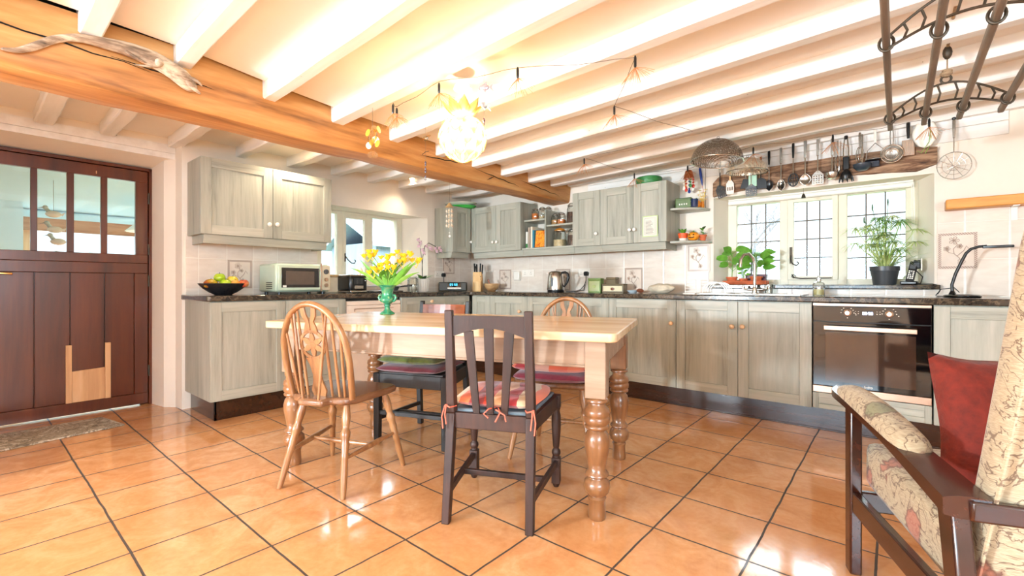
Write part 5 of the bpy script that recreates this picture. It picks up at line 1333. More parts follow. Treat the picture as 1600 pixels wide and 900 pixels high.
for s_ in (-1, 1):
    m = MB(); m.tube([(0, 0, .035), (s_ * .05, 0, .04), (s_ * .085, 0, .05)], [.01, .008, .009], 10); m.lathe([(.012, 0), (.012, .025), (.0001, .027)], 14, T(s_ * .085, 0, .045)); m.build('tap_lever', M['steel'], r)
r = thing('soap_dispenser', 'clear glass soap dispenser on the worktop below the sill', 'soap dispenser', (3.895, -.2, .91))
m = MB(); m.lathe([(.036, 0), (.039, .004), (.039, .08), (.034, .095), (.014, .105), (.014, .112)], 24); m.build('bottle', M['jar_glass'], r)
m = MB(); m.lathe([(.0345, .004), (.0345, .045), (.0001, .045)], 20); m.build('soap', plain('pale_yellow_soap', (232, 214, 150), .3), r)
m = MB(); m.lathe([(.016, .11), (.016, .125), (.006, .127), (.006, .15)], 16); m.tube([(0, 0, .148), (0, -.012, .15), (0, -.035, .143)], .005, 8); m.build('pump', M['steel'], r)
r = thing('glass_tumbler', 'small clear glass tumbler right of the tap', 'tumbler', (3.54, -.095, .917))
m = MB(); m.lathe([(.026, 0), (.028, .003), (.032, .075), (.030, .075), (.026, .006), (.0001, .006)], 20); m.build('glass_body', M['jar_glass'], r)
# ------------------------------------------------------------------ window sill
SZ = .99
o = MB(); o.prism([(x + .0, y) for x, y in ((-.16, -.05), (.16, -.05), (.17, -.03), (.17, .05), (-.17, .05), (-.17, -.03))], 0, .008); 
for a in ((-.175, .175, -.058, -.05), (-.175, .175, .05, .058), (-.175, -.167, -.05, .05), (.167, .175, -.05, .05)): o.box(a[0], a[1], a[2], a[3], 0, .034)
o = o.build('plant_tray', M['terracotta'], bevel=.004); tag(o, 'long terracotta plant tray at the left end of the sill', 'tray', loc=(3.325, .075, SZ + .0005))
def pot(m, r0, r1, h, z0=0, rim=.006):
    m.lathe([(r0, z0), (r1, z0 + h * .75), (r1 + rim, z0 + h * .76), (r1 + rim, z0 + h), (r1 - .004, z0 + h), (r1 - .006, z0 + h * .8), (.0001, z0 + h * .8)], 24)
def broad_plant(label, x, y, h, n, spread, ln, rpot, hpot, mat='leaf', potmat=None):
    r = thing('potted_plant', label, 'plant', (x, y, SZ + .009), 0, 'pots in the sill tray')
    m = MB(); pot(m, rpot * .75, rpot, hpot); m.build('pot', potmat or M['terracotta'], r)
    m = MB(); m.lathe([(rpot - .005, hpot * .81), (.0001, hpot * .83)], 16); m.build('soil', M['soil'], r)
    m = MB(); m.tube([(0, 0, hpot * .8), (.006, 0, hpot + h * .5), (0, .004, hpot + h)], .004, 6); m.build('stem', M['stem'], r)
    for i in range(n):
        a = i * 2.4 + .3; t = .3 + .7 * i / max(1, n - 1); z = hpot + h * t
        m = MB(); e = Vector((math.cos(a) * spread, math.sin(a) * spread * .6, z + .015))
        m.tube([(0, 0, z - .02), tuple(e * .6 + Vector((0, 0, (z - .02) * .4))), tuple(e)], .002, 5)
        m.leaf(e, (math.cos(a), math.sin(a) * .4, .35), ln, ln * .62, up=(.1, -.9, .45), droop=.25, n=7); m.build('leaf', M[mat], r)
broad_plant('tall broad-leaved plant in the leftmost terracotta pot', 3.215, .075, .22, 9, .04, .115, .042, .06)
broad_plant('little seedling in the small middle terracotta pot', 3.315, .06, .06, 5, .02, .04, .032, .045)
broad_plant('bushy green plant in the right-hand terracotta pot', 3.415, .055, .19, 15, .055, .105, .045, .062)
r = thing('plum_planter', 'dark plum oblong planter behind the right-hand terracotta pot', 'planter', (3.40, .13, SZ))
m = MB(); m.hexa([(-.07, -.03, 0), (.07, -.03, 0), (.07, .03, 0), (-.07, .03, 0)], [(-.085, -.038, .09), (.085, -.038, .09), (.085, .038, .09), (-.085, .038, .09)]); m.build('planter_body', plain('plum_plastic', (88, 50, 66), .4), r, bevel=.005)
# big grassy plant
r = thing('umbrella_grass_plant', 'big wispy umbrella grass in a dark grey pot on the sill', 'plant', (4.275, .06, SZ))
m = MB(); pot(m, .068, .085, .135, 0, .005); m.build('pot', plain('anthracite_pot', (58, 62, 66), .35), r)
m = MB(); m.lathe([(.082, .112), (.0001, .114)], 16); m.build('soil', M['soil'], r)
for k in range(30):
    a = rnd.uniform(0, 2 * PI); sp_ = rnd.uniform(.01, .19); h = rnd.uniform(.14, .40)
    e = Vector((math.cos(a) * sp_, math.sin(a) * sp_ * .5 - .02, .11 + h))
    m = MB(); m.tube([(math.cos(a) * .02, math.sin(a) * .02, .11), tuple(e * .5 + Vector((0, 0, .06))), tuple(e)], .0022, 5)
    for q in range(22):
        b = 2 * PI * q / 22 + rnd.uniform(-.15, .15); m.leaf(e, (math.cos(b), math.sin(b), rnd.uniform(-.1, .35)), rnd.uniform(.07, .13), .0095, droop=rnd.uniform(.25, .7), n=4)
    m.build('grass_head', M['leaf_pale'] if k % 4 else M['leaf'], r)
m = MB()
for k in range(80):
    a = rnd.uniform(0, 2 * PI); m.leaf((math.cos(a) * .02, math.sin(a) * .02, .11), (math.cos(a) * rnd.uniform(.5, 1.1), math.sin(a) * .4 - .15, rnd.uniform(.45, 1.4)), rnd.uniform(.2, .38), .012, droop=rnd.uniform(.3, .8), n=7)
m.build('arching_blades', M['leaf_pale'], r)
for (dx, h) in ((-.07, .47), (-.12, .38), (0.02, .5)):
    m = MB(); m.tube([(0, 0, .11), (dx * .6, 0, .11 + h * .6), (dx, 0, .11 + h)], .002, 5); m.ball((dx, 0, .11 + h), .007, 8, None, (.7, .7, 4)); m.build('seed_stalk', M['leaf_dark'], r)
# phone
r = thing('cordless_phone', 'black cordless phone standing in its cradle beside the grass pot', 'phone', (4.415, .02, SZ), -8)
m = MB(); m.box(-.048, .048, -.05, .04, 0, .025); m.build('cradle', M['black'], r, bevel=.008)
m = MB(); Mx = T(.0, .0, .02) @ RX(-14) @ RY(9); m.box(-.023, .023, -.013, .013, 0, .15, Mx); h_ = m.build('handset', M['black'], r, bevel=.005)
m = MB(); m.box(-.016, .016, -.0145, -.0128, .095, .125, Mx); m.build('screen', M['grey_plastic'], h_)
m = MB()
for i in range(3):
    for k in range(5): m.box(-.016 + i * .012, -.008 + i * .012, -.0145, -.0128, .02 + k * .013, .029 + k * .013, Mx)
m.build('keypad', M['paper'], h_, smooth=False)
r = thing('charger_socket', 'black charger plugged into the window reveal above the phone', 'charger', (4.484, .09, 1.135))
m = MB(); m.box(-.008, .0, -.07, .07, -.045, .045); m.build('face_plate', M['porcelain'], r, bevel=.002)
m = MB(); m.box(-.05, -.008, -.06, -.01, -.03, .02); m.build('adaptor', M['black'], r, bevel=.006); m = MB(); m.box(-.045, -.008, .005, .05, -.03, .035); m.build('adaptor', M['black'], r, bevel=.006)
m = MB(); m.tube([(-.045, -.03, -.03), (-.03, -.09, -.05), (.0, -.11, -.09), (-.01, -.12, -.135), (-.05, -.1, -.141), (-.09, -.06, -.141)], .0035, 6); m.build('charger_cable', M['black'], r)
m = MB(); m.tube([(-.045, -.03, -.03), (-.06, -.08, -.06), (-.05, -.06, -.12), (-.03, -.11, -.141), (.05, -.13, -.141), (.088, -.143, -.15), (.086, -.146, -.19), (.075, -.15, -.21)], .003, 6); m.build('charger_cable', M['black'], r)
m = MB(); m.tube([(-.045, .03, -.03), (-.08, -.02, -.08), (-.05, -.05, -.138), (-.09, -.08, -.138), (-.07, -.02, -.138), (-.03, -.06, -.138)], .003, 6); m.build('charger_cable', M['grey_plastic'], r)
# desk lamp
r = thing('desk_lamp', 'slim black gooseneck desk lamp on the worktop right of the oven', 'lamp', (4.665, -.25, .91), -6)
m = MB(); m.lathe([(.086, 0), (.09, .004), (.09, .01), (.08, .016), (.03, .02), (.0001, .021)], 32, Matrix.Diagonal((1.0, .75, 1, 1))); m.build('base', M['black_gloss'], r)
m = MB(); m.lathe([(.02, .016), (.012, .035), (.009, .04)], 16, T(-.045, 0, 0)); m.tube([(-.045, 0, .03), (-.047, 0, .08), (-.03, 0, .15), (0, 0, .235), (.018, 0, .28), (.04, 0, .305), (.075, 0, .318), (.11, 0, .32)], .0085, 12); m.build('gooseneck', M['black'], r)
m = MB(); m.prism([(.09, -.014), (.13, -.018), (.2, -.017), (.225, -.008), (.225, .008), (.2, .017), (.13, .018), (.09, .014)], .306, .322); m.build('lamp_head', M['black'], r, bevel=.004)
m = MB(); m.tube([(-.06, .06, .004), (-.12, .05, .004), (-.125, .02, .01), (-.1, .03, .05), (-.04, .1, .06), (-.02, .2, .03)], .003, 6); m.build('power_cord', M['black'], r)
# timber mantel shelf
r = thing('mantel_shelf', 'thick honey timber shelf on the wall above the desk lamp', 'shelf', (4.597, 0, 1.492))
m = MB(); m.box(0, 1.3, -.125, -.001, 0, .066); m.build('shelf_slab', M['oak_mantel'], r, bevel=.007)
m = MB(); m.box(.31, .34, -.1, -.012, -.006, 0); m.box(.31, .34, -.018, -.0125, -.09, 0); m.build('bracket', M['white_paint'], r)
# ------------------------------------------------------------------ utensils hanging over the lintel
UG = 'utensils hanging over the lintel'
ST, BK, WH = M['steel'], M['black'], M['porcelain']
def utensil(name, label, x, zt, y=-.062):
    r = thing(name, label, 'utensil', (x, y, zt), 0, UG)
    m = MB(); m.tube([(0, -.004, -.004), (0, .01, .0), (0, .05, .004)], .0022, 6); m.build('hook', ST, r); return r
def handle(r, L, w, mat, flat=True, n='handle'):
    m = MB()
    if flat: m.tube([(0, 0, 0), (0, 0, -.02), (0, 0, -L * .5), (0, 0, -L)], [w * .6, w, w * .85, w * .7], 10, flat=(1, .5)) if False else m.box(-w, w, -.004, .004, -L, 0)
    else: m.tube([(0, 0, .0), (0, 0, -.01), (0, 0, -L * .5), (0, 0, -L)], [w * .7, w, w, w * .7], 12)
    m.build(n, mat, r, bevel=min(.003, w * .5))
def shaft(r, z0, z1, w=.004, mat=None):
    m = MB(); m.tube([(0, 0, z0), (0, 0, z1)], w, 8); m.build('shaft', mat or ST, r)
def slotted(r, mat, z0, w, h, rows=4, cols=3, tilt=0, name='blade'):
    """flat blade with real see-through slots"""
    m = MB(); Mx = T(0, 0, z0) @ RY(tilt)
    xs = [-w / 2 + w * i / (2 * cols + 1) for i in range(2 * cols + 2)]; zs = [-h + h * i / (2 * rows + 1) for i in range(2 * rows + 2)]
    for i in range(2 * cols + 1):
        if i % 2 == 0: m.box(xs[i], xs[i + 1], -.002, .002, zs[0], zs[-1], Mx)
        else:
            for k in range(0, 2 * rows + 1, 2): m.box(xs[i], xs[i + 1], -.002, .002, zs[k], zs[k + 1], Mx)
    m.prism([(-w / 2, -.002), (w / 2, -.002), (.008, .03), (-.008, .03)], -.002, .002, 'xz', Mx)
    m.build(name, mat, r, smooth=False)
def spoonhead(r, mat, z0, w, h, deep=.012, name='bowl', holes=False):
    m = MB()
    m.grid(lambda u, v: (w / 2 * math.sin(PI * (.02 + .96 * u)) * (2 * v - 1), deep * (1 - (2 * v - 1) ** 2) * math.sin(PI * u), z0 - h * u), 12, 10)
    m.build(name, mat, r, solid=.002)
    if holes:
        m = MB()
        for k in range(3): m.box(-.012 + .010 * k, -.008 + .010 * k, -.003, .0, z0 - h * .72, z0 - h * .3)
        m.build('slot', M['void'], r)
r = utensil('slotted_spatula', 'black slotted spatula with a steel handle, leftmost over the lintel', 3.152, 2.07); handle(r, .10, .008, ST); shaft(r, -.1, -.22, .005, BK); slotted(r, BK, -.235, .075, .085, 5, 4, -18)
r = utensil('slotted_spatula', 'cream slotted spatula half behind the pale mesh dome', 3.235, 2.06); handle(r, .17, .007, M['cream_wood']); slotted(r, M['porcelain'], -.19, .062, .095, 1, 3, 0)
r = utensil('silicone_scraper', 'wide black scraper left of the mint one under the pale dome', 3.36, 2.03); shaft(r, 0, -.14, .004); m = MB(); m.prism([(-.045, -.22), (.03, -.22), (.04, -.15), (-.02, -.14)], -.003, .003, 'xz'); m.build('blade', BK, r)
r = utensil('silicone_scraper', 'mint green scraper under the pale mesh dome', 3.415, 2.04, -.07); shaft(r, 0, -.13, .004); m = MB(); m.box(-.032, .032, -.004, .004, -.225, -.13); m.build('blade', plain('mint_silicone', (176, 216, 190), .5), r, bevel=.006)
r = utensil('fish_slice', 'grey slotted fish slice hanging lowest under the pale dome', 3.405, 2.02, -.078); shaft(r, 0, -.2, .004); slotted(r, M['grey_plastic'], -.215, .085, .07, 4, 5)
r = utensil('turner', 'solid black turner right of the grey fish slice', 3.475, 2.06); handle(r, .10, .008, M['rail_wood']); shaft(r, -.1, -.2, .004, BK); m = MB(); m.prism([(-.045, -.27), (.045, -.27), (.04, -.205), (.012, -.18), (-.012, -.18), (-.04, -.205)], -.003, .003, 'xz'); m.build('blade', BK, r)
r = utensil('serving_spoon', 'black-bowled serving spoon with a black handle and steel shaft', 3.536, 2.095); handle(r, .115, .010, BK, False); shaft(r, -.11, -.24); spoonhead(r, BK, -.235, .065, .095)
r = utensil('slotted_spoon', 'steel slotted spoon hanging between two black-handled utensils', 3.622, 2.105); handle(r, .13, .009, ST); shaft(r, -.13, -.26, .005); spoonhead(r, ST, -.25, .062, .105, holes=True)
r = utensil('potato_masher', 'black slotted masher spoon with a black loop handle', 3.708, 2.125); handle(r, .12, .0095, BK, False); shaft(r, -.12, -.25)
m = MB(); m.tube([(.034 * math.sin(2 * PI * k / 24), 0, -.295 + .05 * math.cos(2 * PI * k / 24)) for k in range(24)], .005, 6, True)
for x in (-.016, 0, .016): m.tube([(x, 0, -.25), (x, 0, -.34)], .003, 6)
m.tube([(-.03, 0, -.28), (.03, 0, -.28)], .004, 6); m.tube([(-.03, 0, -.315), (.03, 0, -.315)], .004, 6); m.build('slotted_head', BK, r)
r = utensil('serving_spoon', 'all-steel solid spoon with a round bowl', 3.79, 2.13); handle(r, .14, .010, ST); shaft(r, -.14, -.27, .006); spoonhead(r, ST, -.26, .082, .095)
r = utensil('slotted_spoon', 'steel slotted skimmer right of the solid steel spoon', 3.875, 2.12, -.075); handle(r, .13, .009, ST); shaft(r, -.13, -.26, .005); slotted(r, ST, -.275, .075, .075, 4, 4)
r = utensil('ladle', 'steel ladle hanging under the copper light burst', 3.965, 2.11); handle(r, .13, .008, ST); shaft(r, -.13, -.27, .005); m = MB(); m.lathe([(.0001, -.32), (.028, -.312), (.042, -.29), (.045, -.27)], 20, T(0, -.03, 0)); m.build('cup', ST, r, solid=.002)
r = utensil('wire_whisk', 'small looped wire whisk beside the steel ladle', 4.0, 2.09); handle(r, .12, .006, ST); m = MB()
for k in range(3):
    a = PI * k / 3; m.tube([(.022 * math.sin(2 * PI * i / 20) * math.cos(a), .022 * math.sin(2 * PI * i / 20) * math.sin(a), -.19 - .07 * -math.cos(2 * PI * i / 20)) for i in range(20)], .0015, 5, True)
m.build('wires', ST, r)
r = utensil('pasta_fork', 'steel-handled tongs ending in a black toothed pasta fork', 4.052, 2.115); m = MB(); m.lathe([(.006, 0), (.012, -.004), (.012, -.025), (.006, -.03)], 12); m.build('end_cap', BK, r)
m = MB(); m.tube([(-.008, 0, -.02), (-.016, 0, -.1), (-.016, 0, -.17)], .0055, 8); m.tube([(.008, 0, -.02), (.016, 0, -.1), (.016, 0, -.17)], .0055, 8); m.build('handle', ST, r)
m = MB(); m.box(-.02, .02, -.008, .008, -.26, -.16); m.build('grip', BK, r, bevel=.006)
m = MB(); m.lathe([(.01, -.255), (.03, -.28), (.036, -.305), (.03, -.33)], 14)
for k in range(9):
    a = 2 * PI * k / 9; m.tube([(.026 * math.cos(a), .012 * math.sin(a), -.29), (.04 * math.cos(a), .02 * math.sin(a), -.325), (.046 * math.cos(a), .024 * math.sin(a), -.35)], [.006, .005, .003], 6)
m.build('toothed_head', BK, r)
r = utensil('balloon_whisk', 'steel balloon whisk hanging over a dark ladle', 4.135, 2.12); handle(r, .12, .008, ST, False); m = MB()
for k in range(5):
    a = PI * k / 5; m.tube([(.026 * math.sin(2 * PI * i / 24) * math.cos(a) * (1 if i < 13 else 1), .026 * math.sin(2 * PI * i / 24) * math.sin(a), -.17 - .065 * -math.cos(2 * PI * i / 24)) for i in range(24)], .0014, 5, True)
m.build('wires', ST, r)
r = utensil('ladle', 'dark-bowled ladle low behind the balloon whisk', 4.15, 2.10, -.08); shaft(r, 0, -.22, .005); m = MB(); m.lathe([(.0001, -.275), (.03, -.27), (.05, -.25), (.055, -.225)], 22, T(0, -.02, 0)); m.build('cup', plain('charcoal_ladle', (46, 58, 70), .3), r, solid=.002)
r = utensil('potato_masher', 'steel potato masher with a flat round plate', 4.225, 2.125); handle(r, .10, .008, M['porcelain'])
m = MB(); m.tube([(0, 0, -.1), (-.045, 0, -.15), (-.055, 0, -.22)], .003, 6); m.tube([(0, 0, -.1), (.045, 0, -.15), (.055, 0, -.22)], .003, 6); m.build('fork', ST, r)
m = MB(); m.lathe([(.06, -.226), (.06, -.222), (.0001, -.222)], 24); m.build('plate', ST, r)
r = utensil('clip_holder', 'small black oblong clip on the lintel under the masher', 4.205, 1.895); m = MB(); m.box(-.045, .045, -.012, .012, -.045, 0); m.build('clip_body', plain('blue_black_plastic', (34, 34, 48), .35), r, bevel=.004)
r = utensil('round_sieve', 'steel double-mesh sieve with a loop handle', 4.318, 2.115, -.085); m = MB(); m.tube([(-.006, 0, 0), (-.009, 0, -.07), (-.007, 0, -.13)], .0035, 6); m.tube([(.006, 0, 0), (.009, 0, -.07), (.007, 0, -.13)], .0035, 6); m.tube([(-.006, 0, 0), (0, 0, .006), (.006, 0, 0)], .0035, 6); m.build('handle', ST, r)
m = MB(); m.tube([(.062 * math.sin(2 * PI * k / 32), 0, -.19 + .062 * math.cos(2 * PI * k / 32)) for k in range(32)], .005, 8, True); m.tube([(.04 * math.sin(2 * PI * k / 28), -.03, -.2 + .04 * math.cos(2 * PI * k / 28)) for k in range(28)], .0045, 8, True); m.build('rim', ST, r)
m = MB(); m.grid(lambda u, v: (.06 * math.sin(PI / 2 * u) * math.cos(2 * PI * v), .035 * math.cos(PI / 2 * u), -.19 + .06 * math.sin(PI / 2 * u) * math.sin(2 * PI * v)), 8, 24); m.build('mesh_bowl', M['mesh_steel'], r)
r = utensil('hand_grater', 'hand grater with a black handle and perforated steel plate', 4.407, 2.135); handle(r, .115, .0105, BK, False)
m = MB(); m.box(-.034, .034, -.003, .003, -.235, -.125); g_ = m.build('grater_plate', M['bronze'], r, bevel=.002)
m = MB()
for i in range(6):
    for k in range(9): m.box(-.028 + i * .0105, -.024 + i * .0105, -.0055, -.003, -.228 + k * .011, -.223 + k * .011)
m.build('grater_teeth', ST, g_, smooth=False)
r = utensil('straining_cloth', 'white cloth skimmer with trailing cords near the right end of the lintel', 4.495, 2.13); m = MB(); m.grid(lambda u, v: ((.068 * (.35 + .65 * math.sin(PI * min(1, .12 + .8 * u)))) * (2 * v - 1) * (1.0), -.012 * math.sin(3 * PI * v) - .01, -.02 - .16 * u - .012 * (1 - (2 * v - 1) ** 2)), 12, 14); m.build('cloth', M['paper'], r, solid=.003)
m = MB(); m.tube([(.03, -.015, -.03), (.02, -.02, -.16), (-.02, -.02, -.23), (-.04, -.015, -.21)], .002, 5); m.tube([(.03, -.015, -.03), (.03, -.02, -.17), (.0, -.02, -.235)], .002, 5); m.build('cords', M['stem'], r)
r = utensil('wire_skimmer', 'large round wire skimmer with a steel handle, right of the lintel', 4.64, 2.10); handle(r, .125, .009, ST, False); shaft(r, -.12, -.22, .003)
m = MB(); m.lathe([(.0095, -.002), (.0105, .0), (.0105, .012), (.006, .016)], 12); m.build('end_cap', BK, r)
m = MB(); c_ = -.31
m.tube([(.085 * math.sin(2 * PI * k / 40), -.005, c_ + .09 * math.cos(2 * PI * k / 40)) for k in range(40)], .0028, 6, True)
for k in range(6):
    a = PI * k / 6; m.tube([(.085 * math.sin(a), -.005, c_ + .09 * math.cos(a)), (0, .02, c_), (-.085 * math.sin(a), -.005, c_ - .09 * math.cos(a))], .0014, 5)
for q in (.03, .058): m.tube([(q * math.sin(2 * PI * k / 30), .02 - q * .28, c_ + q * math.cos(2 * PI * k / 30)) for k in range(30)], .0012, 5, True)
m.build('wire_spider', ST, r)
# thin rod, small bell
r = thing('hanging_rod', 'thin rod hanging from a nail left of the lintel', 'rod', (3.02, -.03, 2.06))
m = MB(); m.tube([(0, 0, 0), (0, 0, -.4)], .002, 6); m.build('rod_shaft', M['wire'], r); m = MB(); m.tube([(.01 * math.sin(2 * PI * k / 12), 0, .01 + .01 * math.cos(2 * PI * k / 12)) for k in range(12)], .002, 5, True); m.build('ring', M['wire'], r)
r = thing('small_bell', 'tiny grey bell hanging at the head of the leaded window', 'bell', (3.775, -.035, 1.76))
m = MB(); m.tube([(0, 0, 0), (0, 0, -.045)], .001, 5); m.build('string', M['wire'], r); m = MB(); m.lathe([(.016, -.08), (.014, -.07), (.010, -.055), (.004, -.045), (.0001, -.044)], 16); m.build('bell_cup', M['iron'], r)
# mesh domes
def dome(name, label, loc, rad, hgt, mat, rot=(0, 0, 0)):
    r = thing(name, label, 'food cover', loc, 0, None, rot)
    m = MB(); m.lathe([(max(.0001, rad * math.sin(PI / 2 * i / 14)), hgt * math.cos(PI / 2 * i / 14)) for i in range(15)], 40, None, False); m.build('mesh_dome', mat, r)
    m = MB(); m.tube([(rad * math.cos(2 * PI * k / 40), rad * math.sin(2 * PI * k / 40), 0) for k in range(40)], .0045, 8, True); m.build('rim', ST, r)
    m = MB(); m.lathe([(.012, hgt), (.01, hgt + .008), (.0001, hgt + .01)], 12); m.tube([(.008 * math.sin(2 * PI * k / 12), 0, hgt + .014 + .008 * math.cos(2 * PI * k / 12)) for k in range(12)], .0016, 5, True); m.build('top_ring', M['iron'], r)
dome('mesh_food_cover', 'large brown mesh food cover hanging from a joist near the window', (3.352, -.86, 1.875), .175, .16, M['mesh_dark'], (R(-3), R(3), 0))
dome('mesh_food_cover', 'pale mesh food cover hanging in front of the left utensils', (3.40, -.20, 1.915), .155, .115, M['mesh_pale'], (0, R(2), 0))
# ------------------------------------------------------------------ corner end shelf things
EZ = 1.675
r = thing('storage_tin', 'dark green tin on the upper end shelf beside the notice cabinet', 'tin', (2.875, -.16, EZ), 5)
m = MB(); m.box(-.07, .07, -.04, .04, 0, .085); m.build('tin_body', plain('moss_green_tin', (78, 104, 44), .4), r, bevel=.008); m = MB(); m.box(-.071, .071, -.041, .041, .07, .092); m.build('lid', plain('moss_green_lid', (70, 92, 40), .4), r, bevel=.006)
m = MB(); [m.ball((-.03 + .02 * k, -.041, .035), .006, 8, None, (1, .3, 1.4)) for k in range(4)]; m.build('painted_daisies', M['paper'], r)
r = thing('blue_mug', 'dark blue and white mug right of the moss green tin', 'mug', (2.975, -.19, EZ))
m = MB(); m.lathe([(.026, 0), (.03, .004), (.031, .07), (.028, .07), (.027, .006), (.0001, .006)], 24); m.build('mug_body', plain('navy_glaze', (34, 48, 84), .2), r); m = MB(); m.tube([(-.03, 0, .055), (-.05, 0, .05), (-.05, 0, .022), (-.03, 0, .016)], .004, 8); m.build('mug_handle', M['porcelain'], r)
r = thing('orange_pumpkin', 'orange ceramic pumpkin on the upper end shelf', 'ornament', (2.955, -.10, EZ))
def pumpkin(m, rad, h):
    n = 40
    m.grid(lambda u, v: (lambda q: (q * math.cos(2 * PI * v), q * math.sin(2 * PI * v), h * .5 - h * .5 * math.cos(PI * u)))(rad * (.06 + math.sin(PI * (.02 + .96 * u)) * .94) * (.93 + .07 * abs(math.cos(2 * PI * v * 4)))), 16, 64)
m = MB(); pumpkin(m, .045, .075); m.build('pumpkin_body', M['orange'], r); m = MB(); m.tube([(0, 0, .072), (.002, 0, .085), (.01, 0, .095)], [.006, .005, .004], 8); m.build('stalk', M['stem'], r)
r = thing('yellow_blossom_bunch', 'bunch of yellow silk flowers at the end of the upper end shelf', 'flowers', (3.005, -.07, EZ))
m = MB(); m.lathe([(.015, 0), (.018, .03), (.013, .05), (.016, .06)], 14); m.build('bud_vase', M['orange'], r)
for k in range(9):
    a = k * 2.4; m = MB(); e = Vector((.03 * math.cos(a), .03 * math.sin(a) - .01, .075 + .011 * k)); m.tube([(0, 0, .05), tuple(e)], .0015, 5)
    for q in range(6): b = 2 * PI * q / 6; m.leaf(e, (math.cos(b), math.sin(b) - .4, .4), .026, .016)
    m.build('flower', M['yellow'], r)
# hanging string of trinkets above
r = thing('copper_bell_mobile', 'copper bell with dangling red and white beads above the end shelf', 'mobile', (2.905, -.13, 2.06))
m = MB(); m.tube([(0, 0, 0.0), (0, 0, -.04)], .0015, 5); m.build('hanger', M['wire'], r)
m = MB(); m.lathe([(.048, -.115), (.046, -.11), (.036, -.07), (.03, -.045), (.018, -.036), (.0001, -.034)], 24); m.build('copper_bell', plain('polished_copper', (224, 130, 90), .25, .9), r)
bd = [M['red'], M['paper'], M['blue'], M['orange'], M['paper'], M['red'], M['green_tin']]
for k in range(7):
    a = 2 * PI * k / 7; x, y = .04 * math.cos(a), .04 * math.sin(a); L_ = .07 + .018 * (k % 3)
    m = MB(); m.tube([(x, y, -.112), (x, y, -.112 - L_)], .0012, 5)
    for q in range(3): m.ball((x, y, -.13 - q * L_ * .32), .0095, 8)
    m.ball((x, y, -.115 - L_), .014, 8, None, (1, .5, 1.3)); m.build('bead_string', bd[k], r)
r = thing('blue_umbrella_ornament', 'thin blue furled paper umbrella hanging by the copper bell', 'ornament', (2.975, -.05, 2.05), 0, None, (0, R(-8), 0))
m = MB(); m.lathe([(.003, 0), (.01, -.01), (.012, -.05), (.009, -.14), (.002, -.17)], 10); m.build('umbrella_cloth', M['blue'], r); m = MB(); m.tube([(0, 0, .0), (0, 0, -.235)], .002, 6); m.build('umbrella_stick', M['red'], r)
LZ = 1.38
r = thing('potted_plant', 'feathery green plant in an orange and white pot on the lower end shelf', 'plant', (2.86, -.15, LZ))
m = MB(); m.lathe([(.03, 0), (.036, .03)], 20); m.build('pot_base', M['porcelain'], r); m = MB(); pot(m, .036, .042, .045, .028, .002); m.build('pot', plain('bright_orange_pot', (232, 96, 44), .4), r)
for k in range(9):
    a = k * .7; m = MB(); m.leaf((0, 0, .06), (math.cos(a), math.sin(a), 1.6), rnd.uniform(.08, .12), .03, droop=.4, n=6); m.build('leaf', M['leaf'], r)
r = thing('pumpkin_ornament', 'yellow-orange pumpkin ornament between the two small pots', 'ornament', (2.955, -.16, LZ))
m = MB(); pumpkin(m, .05, .08); m.build('pumpkin_body', M['orange'], r); m = MB(); m.tube([(0, 0, .076), (.004, 0, .092)], .006, 8)
for k in range(5): m.leaf((0, 0, .08), (math.cos(k * 1.3), math.sin(k * 1.3), .15), .045, .025, droop=.4)
m.build('stalk', M['leaf'], r)
m = MB()
for s_ in (-1, 1): m.prism([(s_ * .018 - .007, .046), (s_ * .018 + .007, .046), (s_ * .018, .058)], -.054, -.044, 'xz')
m.tube([(.026 * math.sin(a), -.05, .036 - .010 * math.cos(a)) for a in [(-1.2 + 2.4 * k / 8) for k in range(9)]], .0035, 6); m.build('carved_face', M['void'], r)
r = thing('potted_plant', 'broad-leaved sprig in a small terracotta pot at the shelf end', 'plant', (3.025, -.12, LZ))
m = MB(); pot(m, .022, .028, .05); m.build('pot', M['terracotta'], r)
for k in range(6):
    a = k * 1.1; m = MB(); m.leaf((0, 0, .04 + .012 * k), (math.cos(a), math.sin(a), .9), .065, .03, droop=.3); m.build('leaf', M['leaf_dark'] if k % 2 else M['leaf'], r)
# ------------------------------------------------------------------ jars and books
def clip_jar(label, x, y, z, rad, h, fill, fmat, cap='glass', grp='glass jars on the open shelves'):
    r = thing('storage_jar', label, 'jar', (x, y, z), rnd.uniform(-20, 20), grp)
    m = MB(); m.lathe([(rad * .9, 0), (rad, .006), (rad, h * .68), (rad * .8, h * .8), (rad * .8, h * .84)], 24); m.build('jar_body', M['jar_glass'], r)
    m = MB(); m.lathe([(rad * .95, .006), (rad * .95, h * fill * .98), (.0001, h * fill)], 20); m.build('contents', fmat, r)
    m = MB(); m.lathe([(rad * .84, h * .84), (rad * .86, h * .87), (rad * .5, h * .97), (rad * .2, h), (.0001, h)], 24); m.build('lid', M['jar_glass'] if cap == 'glass' else cap, r)
    m = MB(); m.tube([(rad * .83 * math.cos(2 * PI * k / 20), rad * .83 * math.sin(2 * PI * k / 20), h * .845) for k in range(20)], .0025, 6, True); m.tube([(0, -rad * .84, h * .84), (0, -rad * 1.02, h * .76), (0, -rad * 1.02, h * .66)], .002, 5); m.build('wire_clip', ST, r)
pasta = plain('pasta_shells', (236, 208, 160), .7, 0, .25, 60, bump=.8); beans = plain('dark_beans', (84, 56, 44), .5, 0, .4, 70, bump=.8); nuts = plain('mixed_nuts', (196, 142, 84), .6, 0, .35, 60, bump=.8); mues = plain('pale_oats', (226, 200, 156), .8, 0, .2, 70, bump=.8); leng = plain('orange_lentils', (232, 130, 60), .7, 0, .2, 80, bump=.6)
